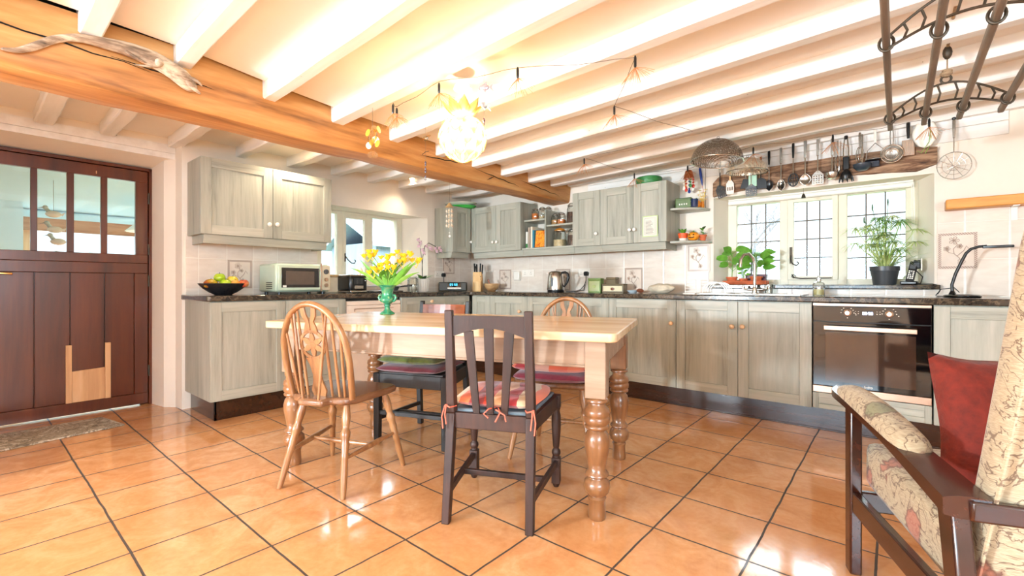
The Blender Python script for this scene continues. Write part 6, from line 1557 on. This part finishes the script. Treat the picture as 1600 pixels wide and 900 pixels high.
clip_jar('clip-top jar of orange lentils, leftmost on the upper left shelf', 1.195, -.16, 1.7155, .042, .145, .55, leng)
clip_jar('clip-top jar of pale oats in the middle of the upper left shelf', 1.285, -.15, 1.7155, .044, .15, .3, mues)
clip_jar('clip-top jar of nuts, rightmost on the upper left shelf', 1.375, -.16, 1.7155, .04, .14, .6, nuts)
clip_jar('squat jar of orange lentils and pasta at the left of the right-hand shelf', 1.495, -.2, 1.6355, .045, .125, .45, nuts)
clip_jar('squat jar of nuts in the middle of the right-hand shelf', 1.59, -.22, 1.6355, .045, .13, .4, leng)
clip_jar('tall jar of dark beans, rightmost on the right-hand shelf', 1.705, -.2, 1.6355, .052, .22, .55, beans)
clip_jar('big carafe jar of pasta shells with a cork top below the squat jars', 1.55, -.19, 1.3955, .075, .205, .38, pasta, M['orange'])
clip_jar('clip-top jar of dark seeds on the bottom shelf beside the cabinet', 1.71, -.19, 1.3955, .055, .19, .62, beans)
bk = [((240, 236, 226), .026, .19, .15, 'white cookbook with a green foot, leftmost on the shelf', 3), ((70, 120, 90), .012, .17, .14, 'thin dark green cookbook next to the white one', 6), ((186, 168, 150), .02, .235, .17, 'tall beige cookbook with a worn spine', 6), ((120, 92, 84), .014, .225, .17, 'brown cookbook between two pale ones', 8), ((232, 220, 196), .022, .24, .18, 'tall cream cookbook, the tallest on the shelf', 9), ((40, 130, 160), .016, .2, .17, 'teal blue cookbook behind the colourful front one', 12)]
x = 1.13
for i, (c, wd_, h, d, lb, lean) in enumerate(bk):
    r = thing('cookbook', lb, 'book', (x + wd_ / 2, -.18, 1.3955), 0, 'cookery books on the open shelf', (0, R(-lean * .0), 0))
    m = MB(); m.box(-wd_ / 2, wd_ / 2, -d / 2, d / 2, 0, h); m.build('cover', plain('book_cover_%d' % i, c, .5), r, bevel=.0015)
    m = MB(); m.box(-wd_ / 2 + .002, wd_ / 2 - .002, -d / 2 + .003, d / 2 - .002, .003, h + .0006); m.build('pages', M['paper'], r)
    if i == 0: m = MB(); m.box(-wd_ / 2 + .001, wd_ / 2 - .001, -d / 2 - .0006, -d / 2, .01, .055); m.build('spine_band', M['green_tin'], r)
    x += wd_ + .002
def food_cover():
    t = NT('cookbook_food_photo'); v = t.coords((1, 1, 1), False); n = t.noise(v, 26, 4, .6, 1.0)
    c = t.ramp(n, [(.3, lin((150, 60, 20))), (.45, lin((230, 120, 30))), (.55, lin((240, 180, 60))), (.62, lin((220, 60, 40))), (.72, lin((250, 220, 150)))])
    t.l(c, t.b.inputs['Base Color']); t.set(Roughness=.3); return t.m
r = thing('cookbook', 'large-format cookbook facing out with an orange food photo cover', 'book', (1.315, -.235, 1.3955), 0, 'cookery books on the open shelf', (R(-9), 0, R(8)))
m = MB(); m.box(-.072, .072, -.012, .012, 0, .205); m.build('cover', plain('dark_teal_cover', (34, 60, 64), .4), r, bevel=.0015)
m = MB(); m.box(-.06, .066, -.0135, -.012, .008, .195); m.build('cover_photo', food_cover(), r)
m = MB(); m.box(-.07, .0725, -.0095, .0095, .003, .206); m.build('pages', M['paper'], r)
r = thing('cookbook', 'blue-spined cookbook against the divider, rightmost on the book shelf', 'book', (1.405, -.17, 1.3955), 0, 'cookery books on the open shelf')
m = MB(); m.box(-.009, .009, -.075, .075, 0, .18); m.build('cover', plain('book_cover_blue', (60, 140, 180), .5), r, bevel=.0015); m = MB(); m.box(-.007, .007, -.072, .074, .003, .1806); m.build('pages', M['paper'], r)
# ------------------------------------------------------------------ on top of the wall cabinets
r = thing('serving_platter', 'white oval platter lying on top of the corner wall cabinet', 'platter', (.22, -.40, 1.955), 30)
m = MB(); m.lathe([(.10, 0), (.12, .004), (.20, .03), (.205, .034), (.19, .03), (.115, .01), (.0001, .008)], 40, Matrix.Diagonal((1, .75, 1, 1))); m.build('platter_body', M['porcelain'], r)
r = thing('green_tray', 'bright green oval tray under the white platter on the corner cabinet', 'tray', (.24, -.40, 1.9205), 30)
m = MB(); m.lathe([(.13, 0), (.15, .004), (.185, .03), (.18, .031), (.145, .008), (.0001, .006)], 40, Matrix.Diagonal((1, .75, 1, 1))); m.build('tray_body', plain('bright_green', (70, 190, 80), .35), r)
r = thing('round_green_tin', 'round dark green cake tin on top of the notice cabinet', 'tin', (2.555, -.19, 1.9205))
m = MB(); m.lathe([(.115, 0), (.118, .004), (.118, .05)], 40); m.build('tin_body', M['green_tin'], r); m = MB(); m.lathe([(.121, .045), (.121, .066), (.112, .074), (.0001, .076)], 40); m.build('lid', M['green_tin'], r)
m = MB(); m.lathe([(.008, .076), (.007, .085), (.0001, .09)], 10); m.build('lid_knob', M['void'], r)
r = thing('paper_notice', 'printed paper notice with a green border on the cabinet door', 'notice', (2.628, -.3325, 1.425))
m = MB(); m.box(-.072, .072, -.0015, 0, 0, .19); m.build('backing', plain('pale_green_border', (190, 210, 150), .7), r, smooth=False)
m = MB(); m.box(-.064, .064, -.0022, -.0015, .008, .182); m.build('sheet', plain('notice_paper', (222, 218, 206), .8, 0, .02), r, smooth=False)
m = MB()
m.box(-.05, .05, -.0027, -.0022, .020, .0212); m.box(-.05, .05, -.0027, -.0022, .168, .1692); m.box(-.05, -.0488, -.0027, -.0022, .02, .169); m.box(.0488, .05, -.0027, -.0022, .02, .169)
for k in range(11):
    w_ = rnd.uniform(.05, .08); m.box(-.042, -.042 + w_, -.0027, -.0022, .032 + k * .011, .0350 + k * .011)
m.build('printed_lines', plain('grey_ink', (92, 86, 82), .8), r, smooth=False)
# ------------------------------------------------------------------ clothes airer
r = thing('clothes_airer', 'iron and wood clothes airer hanging from the ceiling by a rope', 'clothes airer', (4.525, -1.83, 1.82))
LX = (-.205, -.072, .058, .20)
for i, lx in enumerate(LX):
    m = MB(); z = (.0, .0, .0, .0)[i]; m.box(lx - .011, lx + .011, -1.0, .66, z - .013, z + .013); m.build('lath', wood('grey_lath_%d' % i, [(84, 74, 64), (124, 110, 96), (152, 138, 122)], 'y', 10, 10, .6), r, bevel=.005)
for yy in (.47, -.47):
    m = MB()
    def arc(x, top): return (.105 if top else .06) * math.cos(x / .205 * PI / 2) ** 1.0 + (.018 if top else -.02)
    N = 20
    for top in (0, 1): m.tube([(-.20 + .40 * k / N, yy, arc(-.20 + .40 * k / N, top)) for k in range(N + 1)], .0048, 8)
    for lx in LX:
        m.tube([(lx + .020 * math.cos(2 * PI * k / 16), yy, .0 + .026 * math.sin(2 * PI * k / 16)) for k in range(16)], .0048, 8, True)
        if abs(lx) < .1: m.tube([(lx, yy, .024), (lx, yy, arc(lx, 0))], .0045, 6)
    for x in (-.16, -.115, -.03, .03, .105, .15): m.tube([(x, yy, arc(x, 0)), (x + .01, yy, (arc(x, 0) + arc(x, 1)) / 2), (x, yy, arc(x, 1))], .004, 6)
    m.tube([(.018 * math.cos(2 * PI * k / 16), yy, .14 + .018 * math.sin(2 * PI * k / 16)) for k in range(16)], .005, 8, True)
    m.build('iron_end', M['iron'], r)
m = MB(); m.tube([(0, .47, .15), (.004, .47, .18)], [.012, .02], 8); m.ball((0, .47, .165), .02, 10, None, (1.2, 1, .8)); m.tube([(.004, .47, .16), (.004, .47, .25)], .003, 6); m.build('rope', M['cordgrey'], r)
m = MB(); m.ball((.004, .46, .26), .02, 12, None, (.9, 1, 1.6)); m.build('pulley_knot', M['iron'], r)
m = MB(); m.tube([(.004, .46, .28), (.012, .30, .34), (.014, .2, .355)], .006, 8); m.build('hoist_rope', M['cordgrey'], r)
m = MB(); m.tube([(0, -.47, .14), (0, -.47, .36)], .004, 6); m.build('hoist_rope', M['cordgrey'], r)
# ------------------------------------------------------------------ pendant lamp
r = thing('pendant_lamp', 'glowing white petal globe pendant lamp over the table', 'lamp', (2.538, -2.594, 1.79))
m = MB(); m.lathe([(.05, .262), (.048, .272), (.04, .285), (.0001, .288)], 28); m.build('ceiling_rose', M['white_paint'], r)
m = MB(); m.tube([(0, 0, .12), (0, 0, .27)], .003, 8); m.build('flex', M['white_paint'], r)
m = MB(); m.ball((0, 0, 0), .117, 36, None, (1, 1, .98)); m.build('globe', M['globe'], r)
pm = NT('thin_petal_shell')
_tr = pm.n('ShaderNodeBsdfTransparent'); _tr.inputs[0].default_value = (1, .93, .78, 1); _mx = pm.n('ShaderNodeMixShader'); _mx.inputs[0].default_value = .3
pm.set(Base_Color=lin((255, 236, 190)), Roughness=.4); pm.l(_tr.outputs[0], _mx.inputs[1]); pm.l(pm.b.outputs[0], _mx.inputs[2]); pm.l(_mx.outputs[0], pm.out.inputs[0]); pm = pm.m
def petal(m, az, el, size, tilt, rad):
    """leaf-shaped scale lying on the globe"""
    c, s_ = math.cos(az), math.sin(az)
    def f(u, v):
        w = math.sin(PI * min(.999, .18 + .82 * (1 - u))) ** .8 if u > .0 else .5
        w = (1 - u) ** .6 * 1.0 if u > .35 else .78 + .22 * (u / .35)
        e = el - size * u; x = (2 * v - 1) * size * .55 * w
        q = rad + tilt * u
        a = az + x / max(.25, math.cos(e))
        return (q * math.cos(e) * math.cos(a), q * math.cos(e) * math.sin(a), q * math.sin(e))
    m.grid(f, 6, 4)
for row, (el, n) in enumerate(((62, 7), (38, 9), (12, 11), (-16, 10), (-44, 8))):
    m = MB()
    e_ = MB()
    for k in range(n):
        az = 2 * PI * (k + .5 * (row % 2)) / n; petal(m, az, R(el), R(40), .014, .119)
        for sd in (-1, 1):
            ps = []
            for i in range(9):
                u = i / 8; w = (1 - u) ** .6 if u > .35 else .78 + .22 * (u / .35); e2 = R(el) - R(40) * u; q = .1205 + .014 * u
                aa = az + sd * R(40) * .55 * w / max(.25, math.cos(e2)); ps.append((q * math.cos(e2) * math.cos(aa), q * math.cos(e2) * math.sin(aa), q * math.sin(e2)))
            e_.tube(ps, .0009, 4)
    pr_o = m.build('petal_row', pm, r, solid=.0015)
    e_.build('petal_rim', M['petal_rim'], pr_o)
m = MB()
for k in range(9):
    a = 2 * PI * k / 9; m.leaf((.035 * math.cos(a), .035 * math.sin(a), .108), (math.cos(a), math.sin(a), .7), .105, .07, droop=-.2, n=7, fold=.12)
m.build('crown_petals', M['petal_glow'], r, solid=.0015)
# downlights
for i, (x, y) in enumerate(((.462, -2.55), (.256, -1.158))):
    r = thing('downlight', ['recessed ceiling downlight above the left wall cabinet', 'recessed ceiling downlight near the left window'][i], 'downlight', (x, y, 2.155), 0, 'downlights left of the beam')
    m = MB(); m.lathe([(.045, 0), (.05, .004), (.05, .02), (.034, .02), (.034, 0)], 24, None, False); m.build('bezel', M['white_paint'], r)
    m = MB(); m.lathe([(.034, .003), (.0001, .003)], 20); m.build('lens', M['spot_glow'], r)
# ------------------------------------------------------------------ light string
r = thing('light_string', 'string of copper starburst lights looped between the ceiling joists', 'string lights', (0, 0, 0))
BR = [(2.162, -2.777, 2.0, 0), (2.133, -2.73, 2.0, .3), (2.573, -2.793, 2.0, .1), (2.97, -2.65, 2.01, -.2), (3.44, -2.385, 2.015, .3), (3.10, -1.93, 2.01, -.2), (2.40, -1.10, 2.01, 0), (2.504, -.395, 2.0, .2), (2.915, -.19, 2.04, 0), (3.53, -.575, 2.0, -.1), (4.009, -.50, 2.01, .2), (4.50, -.49, 2.01, 0)]
for i, (x, y, z, tl) in enumerate(BR):
    m = MB(); m.tube([(x, y, z + .012), (x, y, z), (x, y, z - .035), (x, y, z - .042)], [.003, .0065, .0065, .004], 8); c_ = m.build('light_cap', M['black'], r)
    m = MB()
    for k in range(26):
        a = 2.4 * k; ph = R(18 + 52 * ((k * .618) % 1)); ln = rnd.uniform(.075, .105)
        d = Vector((math.sin(ph) * math.cos(a), math.sin(ph) * math.sin(a), -math.cos(ph))); p = Vector((x, y, z - .04))
        m.tube([p, p + d * ln * .5 + Vector((0, 0, .004)), p + d * ln], .0009, 4)
    m.build('copper_strands', M['copper'], r, smooth=False)
wp = [(2.162, -2.777), (2.133, -2.73), (2.573, -2.793), (2.97, -2.65), (3.44, -2.385), (3.10, -1.93), (3.3, -1.2), (2.40, -1.10), (2.504, -.395), (2.915, -.19), (3.53, -.575), (4.009, -.50), (4.50, -.49)]
pts = []
for a, b in zip(wp, wp[1:]):
    for k in range(6):
        t = k / 6; x, y = a[0] + (b[0] - a[0]) * t, a[1] + (b[1] - a[1]) * t
        pts.append((x, y, 2.018 - .006 * math.sin(PI * t) + .004 * math.sin(9 * t)))
pts.append((4.5, -.49, 2.018))
m = MB(); m.tube(pts, .0016, 5); m.build('wire', M['wire'], r)
# ------------------------------------------------------------------ mobiles
r = thing('shell_mobile', 'mobile of round translucent shell discs hanging in front of the beam', 'mobile', (1.943, -2.766, 2.02))
m = MB(); m.tube([(0, 0, 0.04), (0, 0, -.1)], .0012, 5); m.build('hanging_thread', M['wire'], r)
for k, (dx, dy, dz, q) in enumerate(((-.05, 0, -.11, .022), (-.02, .02, -.10, .02), (.02, 0, -.1, .02), (.05, .01, -.11, .022), (-.055, .01, -.15, .02), (-.04, 0, -.19, .02), (.0, .02, -.16, .022), (.01, -.01, -.18, .024), (.04, 0, -.15, .02), (.035, .01, -.19, .022), (-.015, 0, -.25, .02), (.02, 0, -.255, .02))):
    m = MB(); m.lathe([(q, -.0012), (q, .0012), (.0001, .0013)], 20, T(dx, dy, dz) @ RZ(40 * k) @ RX(80)); m.tube([(dx * .6, dy * .6, -.1), (dx, dy, dz + q)], .0006, 4); m.build('shell_disc', M['shell'] if k % 3 else plain('amber_shell_%d' % k, (246, 196, 70), .2, coat=.5), r)
r = thing('bird_mobile', 'string mobile with a wire bird and dark beads by the beam', 'mobile', (1.95, -2.369, 2.05))
m = MB(); m.tube([(0, 0, 0), (0, 0, -.36)], .0009, 5); m.build('hanging_thread', M['wire'], r)
m = MB(); m.ball((0, 0, -.09), .016, 10, None, (1.5, .8, 1)); m.leaf((.01, 0, -.09), (1, 0, .5), .05, .03); m.leaf((-.01, 0, -.09), (-1, 0, .5), .05, .03); m.build('bird', M['shell'], r); m = MB(); m.tube([(-.035, 0, -.19), (0, 0, -.178), (.035, 0, -.18)], .002, 5); m.build('perch', M['iron'], r)
m = MB(); [m.ball((0, 0, z), .007, 8, None, (1, 1, 1.4)) for z in (-.25, -.265, -.29, -.31, -.345)]; m.tube([(-.012, 0, -.36), (0, 0, -.366), (.01, 0, -.36)], .002, 5); m.build('bead', plain('dark_beads', (70, 54, 66), .3), r)
r = thing('shell_chime', 'seashell chime with a wooden cone top in front of the corner cabinet', 'wind chime', (.70, -1.02, 1.86))
m = MB(); m.tube([(0, 0, .23), (0, 0, -.01)], .001, 5); m.build('hanging_thread', M['wire'], r)
m = MB(); m.lathe([(.045, -.05), (.042, -.046), (.012, -.006), (.0001, 0)], 24); m.build('cone_top', plain('varnished_cone', (214, 168, 110), .4), r)
for k in range(7):
    a = 2 * PI * k / 7; x, y = .034 * math.cos(a), .034 * math.sin(a); m = MB(); L_ = .20 + .02 * (k % 2)
    m.tube([(x, y, -.046), (x, y, -.046 - L_)], .0008, 4)
    for q in range(4): m.ball((x, y, -.085 - q * .052 - .01 * (k % 2)), .0125, 8, None, (1, .6, 1.1)); 
    m.build('shell_string', plain('seashell_%d' % k, ((226, 206, 176), (176, 150, 128), (236, 220, 200))[k % 3], .35, 0, .2, 60), r)
m = MB(); m.tube([(0, 0, -.05), (0, 0, -.34)], .0008, 4); m.ball((0, 0, -.32), .008, 8); m.ball((0, 0, -.355), .015, 10, None, (1, .6, 1)); m.build('shell_drop', M['porcelain'], r)
r = thing('fish_mobile', 'hanging string of three jewelled fish beside the pendant lamp', 'mobile', (2.695, -2.592, 2.08))
m = MB(); m.tube([(0, 0, 0.02), (0, 0, -.24)], .0008, 5); m.build('hanging_thread', M['wire'], r)
for k, (z, s_) in enumerate(((-.06, 1), (-.152, .85), (-.232, .7))):
    f_ = MB(); c = (0, 0, z); Mx = T(0, 0, z) @ RZ(30 + 50 * k) @ Matrix.Diagonal((s_, s_, s_, 1))
    f_.ball((0, 0, 0), .022, 14, Mx, (1.3, .45, .8)); f_.prism([(.022, 0), (.05, .022), (.042, 0), (.05, -.022)], -.002, .002, 'xz', Mx); f_.prism([(-.008, .014), (.014, .03), (.016, .012)], -.002, .002, 'xz', Mx); f_.prism([(-.006, -.014), (.008, -.028), (.012, -.012)], -.002, .002, 'xz', Mx)
    f_.build('fish', plain('fish_enamel_%d' % k, ((186, 176, 190), (206, 212, 220), (160, 116, 120))[k], .2, .6, .3, 90), r)
# ------------------------------------------------------------------ driftwood on the beam
DP = [(-4.245, 1.944, .007), (-4.205, 1.95, .009), (-4.185, 1.962, .014), (-4.14, 1.995, .02), (-4.097, 2.04, .018), (-4.05, 2.068, .015), (-3.995, 2.088, .018), (-3.93, 2.092, .022), (-3.863, 2.1, .028), (-3.80, 2.094, .034), (-3.73, 2.082, .038), (-3.69, 2.062, .04), (-3.65, 2.045, .046), (-3.61, 2.026, .044), (-3.578, 2.01, .03), (-3.56, 2.0, .012)]
m = MB(); rows = []
for i, (y, z, q) in enumerate(DP):
    ring = []
    q *= 1.3
    for k in range(14):
        a = 2 * PI * k / 14; d = q * (1 + .3 * mnoise.noise(Vector((y * 20, math.cos(a) * 2, math.sin(a) * 2)))); ring.append((1.562 + max(q * .4, .012) + d * .55 * math.cos(a), y, z + d * .9 * math.sin(a)))
    rows.append(m._v(ring, None))
for A, B in zip(rows, rows[1:]):
    for k in range(14): m._f([A[k], A[(k + 1) % 14], B[(k + 1) % 14], B[k]])
m._f(rows[0]); m._f(rows[-1][::-1])
for (pa, pb, pc, q) in (((1.59, -3.86, 2.085), (1.6, -3.82, 2.06), (1.6, -3.77, 2.05), .010), ((1.60, -3.72, 2.06), (1.615, -3.76, 2.03), (1.6, -3.83, 2.025), .009), ((1.6, -3.63, 2.03), (1.61, -3.585, 1.985), (1.6, -3.55, 1.97), .016), ((1.6, -3.61, 2.04), (1.62, -3.57, 2.03), (1.6, -3.545, 2.01), .012)): m.tube([pa, pb, pc], [q, q * .8, q * .35], 8)
m.ball((1.615, -3.73, 2.065), .02, 10)
dw = m.build('driftwood', M['driftwood'], sub=1, angle=60); tag(dw, 'gnarled pale driftwood branch fixed along the oak beam', 'driftwood')
# ------------------------------------------------------------------ seen through the door panes
dk = M['grey_plastic']
for i, (y, z) in enumerate(((-3.83, 1.61), (-3.82, 1.475), (-3.80, 1.37))):
    lb = ['topmost of three hanging duck ornaments behind the door panes', 'middle one of three hanging duck ornaments behind the door panes', 'lowest of three hanging duck ornaments behind the door panes'][i]
    r = thing('duck_ornament', lb, 'ornament', (-1.35, y, z), 90, 'ducks behind the door')
    m = MB(); m.ball((0, 0, 0), .04, 14, None, (1.3, .7, .75)); m.prism([(.035, .0), (.075, .02), (.06, -.01)], -.012, .012, 'xz'); m.build('duck_body', plain('duck_brown_%d' % i, (196, 176, 150), .6), r)
    m = MB(); m.tube([(-.03, 0, .02), (-.045, 0, .045)], [.016, .014], 10); m.ball((-.05, 0, .055), .019, 12); m.build('duck_head', plain('duck_head_%d' % i, (150, 150, 130), .5), r)
    m = MB(); m.prism([(-.065, .05), (-.1, .042), (-.066, .058)], -.008, .008, 'xz'); m.build('duck_bill', M['iron'], r)
    if i == 0: m = MB(); m.tube([(0, 0, .03), (0, 0, .3)], .0015, 5); m.build('hanging_thread', M['wire'], r)
r = thing('pleated_lampshade', 'white pleated cone lampshade in the sunroom beyond the door', 'lamp', (-1.9, -3.0, 1.66))
m = MB(); N = 48
m.grid(lambda u, v: ((.04 + .2 * u) * (1 + .03 * math.cos(2 * PI * v * 24)) * math.cos(2 * PI * v), (.04 + .2 * u) * (1 + .03 * math.cos(2 * PI * v * 24)) * math.sin(2 * PI * v), .1 - .2 * u), 4, 96); m.build('shade', M['paper'], r)
m = MB(); m.tube([(0, 0, .08), (0, 0, .19)], .006, 8); m.build('stem', M['iron'], r)
for i, y in enumerate((-3.12, -3.06)):
    pass
# ------------------------------------------------------------------ outdoors
struct(MB().box(-14, 14, .9, 16, -.5, -.42).build('ground_garden', M['lawn'], smooth=False), 'garden lawn outside the back window', 'ground')
struct(MB().box(-14, -.52, -2.28, .9, -.5, -.42).box(-14, -3.32, -12, -2.28, -.5, -.42).build('ground_yard', M['lawn'], smooth=False), 'yard outside the left window', 'ground')
def bush(name, label, x, y, z, sx, sy, sz, n, mat='foliage'):
    r = thing(name, label, 'shrub', (x, y, z))
    m = MB()
    for k in range(n):
        a, b = rnd.uniform(0, 2 * PI), math.acos(rnd.uniform(-.2, 1)); q = rnd.uniform(.6, 1)
        m.leaf((sx * q * math.sin(b) * math.cos(a), sy * q * math.sin(b) * math.sin(a), sz * q * math.cos(b)), (rnd.uniform(-1, 1), rnd.uniform(-1, 1), rnd.uniform(-.5, 1)), rnd.uniform(.12, .25), .09, n=3)
    m.build('foliage', M[mat], r); m = MB(); m.tube([(0, 0, -.5), (0, 0, sz * .5)], .04, 6); m.build('trunk', M['bark'], r)
bush('garden_shrub', 'pale bushy shrub outside the left part of the leaded window', 1.2, 6.5, .05, 1.5, .9, 1.1, 600)
bush('garden_shrub', 'pale bushy shrub outside the right part of the leaded window', 4.9, 7.2, .05, 1.5, .9, 1.2, 600)
bush('garden_shrub', 'pale shrub seen through the sunroom window behind the door', -4.9, -3.4, .06, .7, 1.6, 1.4, 700)
bush('garden_shrub', 'green shrub against the left window outside', -2.9, -.7, .06, .6, .5, 1.15, 500)
r = thing('garden_tree', 'bare branching tree outside the leaded window', 'tree', (2.2, 4.2, -.4))
m = MB()
def branch(p, d, ln, q, dep):
    e = p + d * ln; m.tube([p, (p + e) / 2 + Vector((rnd.uniform(-.05, .05), 0, .04)), e], [q, q * .85, q * .7], 6)
    if dep:
        for k in range(3): branch(p + d * ln * rnd.uniform(.5, 1), (d + Vector((rnd.uniform(-.8, .8), rnd.uniform(-.6, .6), rnd.uniform(-.2, .5)))).normalized(), ln * .62, q * .55, dep - 1)
branch(Vector((0, 0, 0)), Vector((.12, 0, 1)).normalized(), 1.5, .05, 4); m.build('branches', M['bark'], r)
r = thing('garden_shed', 'blue-grey boarded shed outside the left window', 'shed', (-4.9, 2.1, -.42), 0)
m = MB(); m.box(-.9, .9, -.9, .9, 0, 2.3); m.build('shed_wall', M['shed'], r)
m = MB(); m.prism([(-1.05, 2.2), (0, 2.75), (1.05, 2.2), (1.05, 2.28), (0, 2.84), (-1.05, 2.28)], -1.05, 1.05, 'xz'); m.build('shed_roof', plain('slate_roof', (150, 162, 176), .7), r)
# ------------------------------------------------------------------ camera and light
cam = bpy.data.cameras.new('camera'); co = bpy.data.objects.new('camera', cam); COL.objects.link(co)
cam.sensor_width = 36; cam.lens = 718.3 / 1600 * 36; cam.shift_y = -(450 - 444.3) / 1600; cam.clip_start = .02
co.location = (4.3495, -4.3372, .9923); co.rotation_euler = (R(90), 0, R(39.984)); S.camera = co
def light(name, kind, loc, energy, col=(1, 1, 1), size=None, sizey=None, rot=(0, 0, 0), **k):
    l = bpy.data.lights.new(name, kind); o = bpy.data.objects.new(name, l); COL.objects.link(o)
    l.energy = energy; l.color = col; o.location = loc; o.rotation_euler = rot
    if kind == 'AREA':
        l.size = size
        if sizey: l.shape = 'RECTANGLE'; l.size_y = sizey
    elif size is not None and kind in ('POINT', 'SPOT'): l.shadow_soft_size = size
    for a, v in k.items(): setattr(l, a, v)
    return o
# soft fill light added at an assumed, unseen window behind the camera
light('assumed_rear_fill', 'AREA', (2.75, -8.1, 1.42), 130, (.58, .81, 1), 2.8, 1.05, (R(108), 0, 0))
light('pendant_bulb', 'POINT', (2.538, -2.594, 1.79), 36, (1, .84, .58), .045)
light('right_fill_light', 'AREA', (6.6, -5.4, 1.42), 150, (.64, .84, 1), 2.2, 1.05, (R(104), 0, R(90)))  # cool fill added from the right to brighten left wall and floor
light('low_key_light', 'AREA', (1.45, -8.1, 1.12), 250, (.80, .92, 1), .26, .26, (R(90), 0, R(-14)))  # small key light added low behind the camera to cast chair-back stripes
for i, (x, y) in enumerate(((.462, -2.55), (.256, -1.158))):
    light('downlight_bulb', 'SPOT', (x, y, 2.12), 20, (1, .86, .64), .03, spot_size=R(140), spot_blend=.6)
wd = bpy.data.worlds.new('sky'); S.world = wd; wd.use_nodes = True
nt = wd.node_tree; nt.nodes.clear()
bg = nt.nodes.new('ShaderNodeBackground'); ow = nt.nodes.new('ShaderNodeOutputWorld')
bg.inputs[0].default_value = (.82, .92, 1, 1)
_tc = nt.nodes.new('ShaderNodeTexCoord'); _sp = nt.nodes.new('ShaderNodeSeparateXYZ'); _mr = nt.nodes.new('ShaderNodeMapRange')
_mr.interpolation_type = 'SMOOTHSTEP'; _mr.inputs['From Min'].default_value = .14; _mr.inputs['From Max'].default_value = .42
_mr.inputs['To Min'].default_value = 1.5; _mr.inputs['To Max'].default_value = 13.0
nt.links.new(_tc.outputs['Generated'], _sp.inputs[0]); nt.links.new(_sp.outputs[2], _mr.inputs[0]); nt.links.new(_mr.outputs[0], bg.inputs[1])
nt.links.new(bg.outputs[0], ow.inputs[0])
for nm, loc, rot, sx, sy in (('left_window_portal', (-.4, -1.45, 1.38), (0, R(-90), 0), .8, 1.1), ('back_window_portal', (3.8, .4, 1.37), (R(-90), 0, 0), 1.3, .8)):
    o = light(nm, 'AREA', loc, 1, size=sx, sizey=sy, rot=rot); o.data.cycles.is_portal = True
S.view_settings.view_transform = 'Standard'; S.view_settings.look = 'None'; S.view_settings.gamma = 1; S.view_settings.exposure = .36
S.view_settings.use_curve_mapping = False
S.cycles.use_denoising = True
S.cycles.max_bounces = 10; S.cycles.diffuse_bounces = 6; S.cycles.transparent_max_bounces = 16; S.cycles.glossy_bounces = 4
S.cycles.sample_clamp_indirect = 8
S.cycles.caustics_reflective = False; S.cycles.caustics_refractive = False
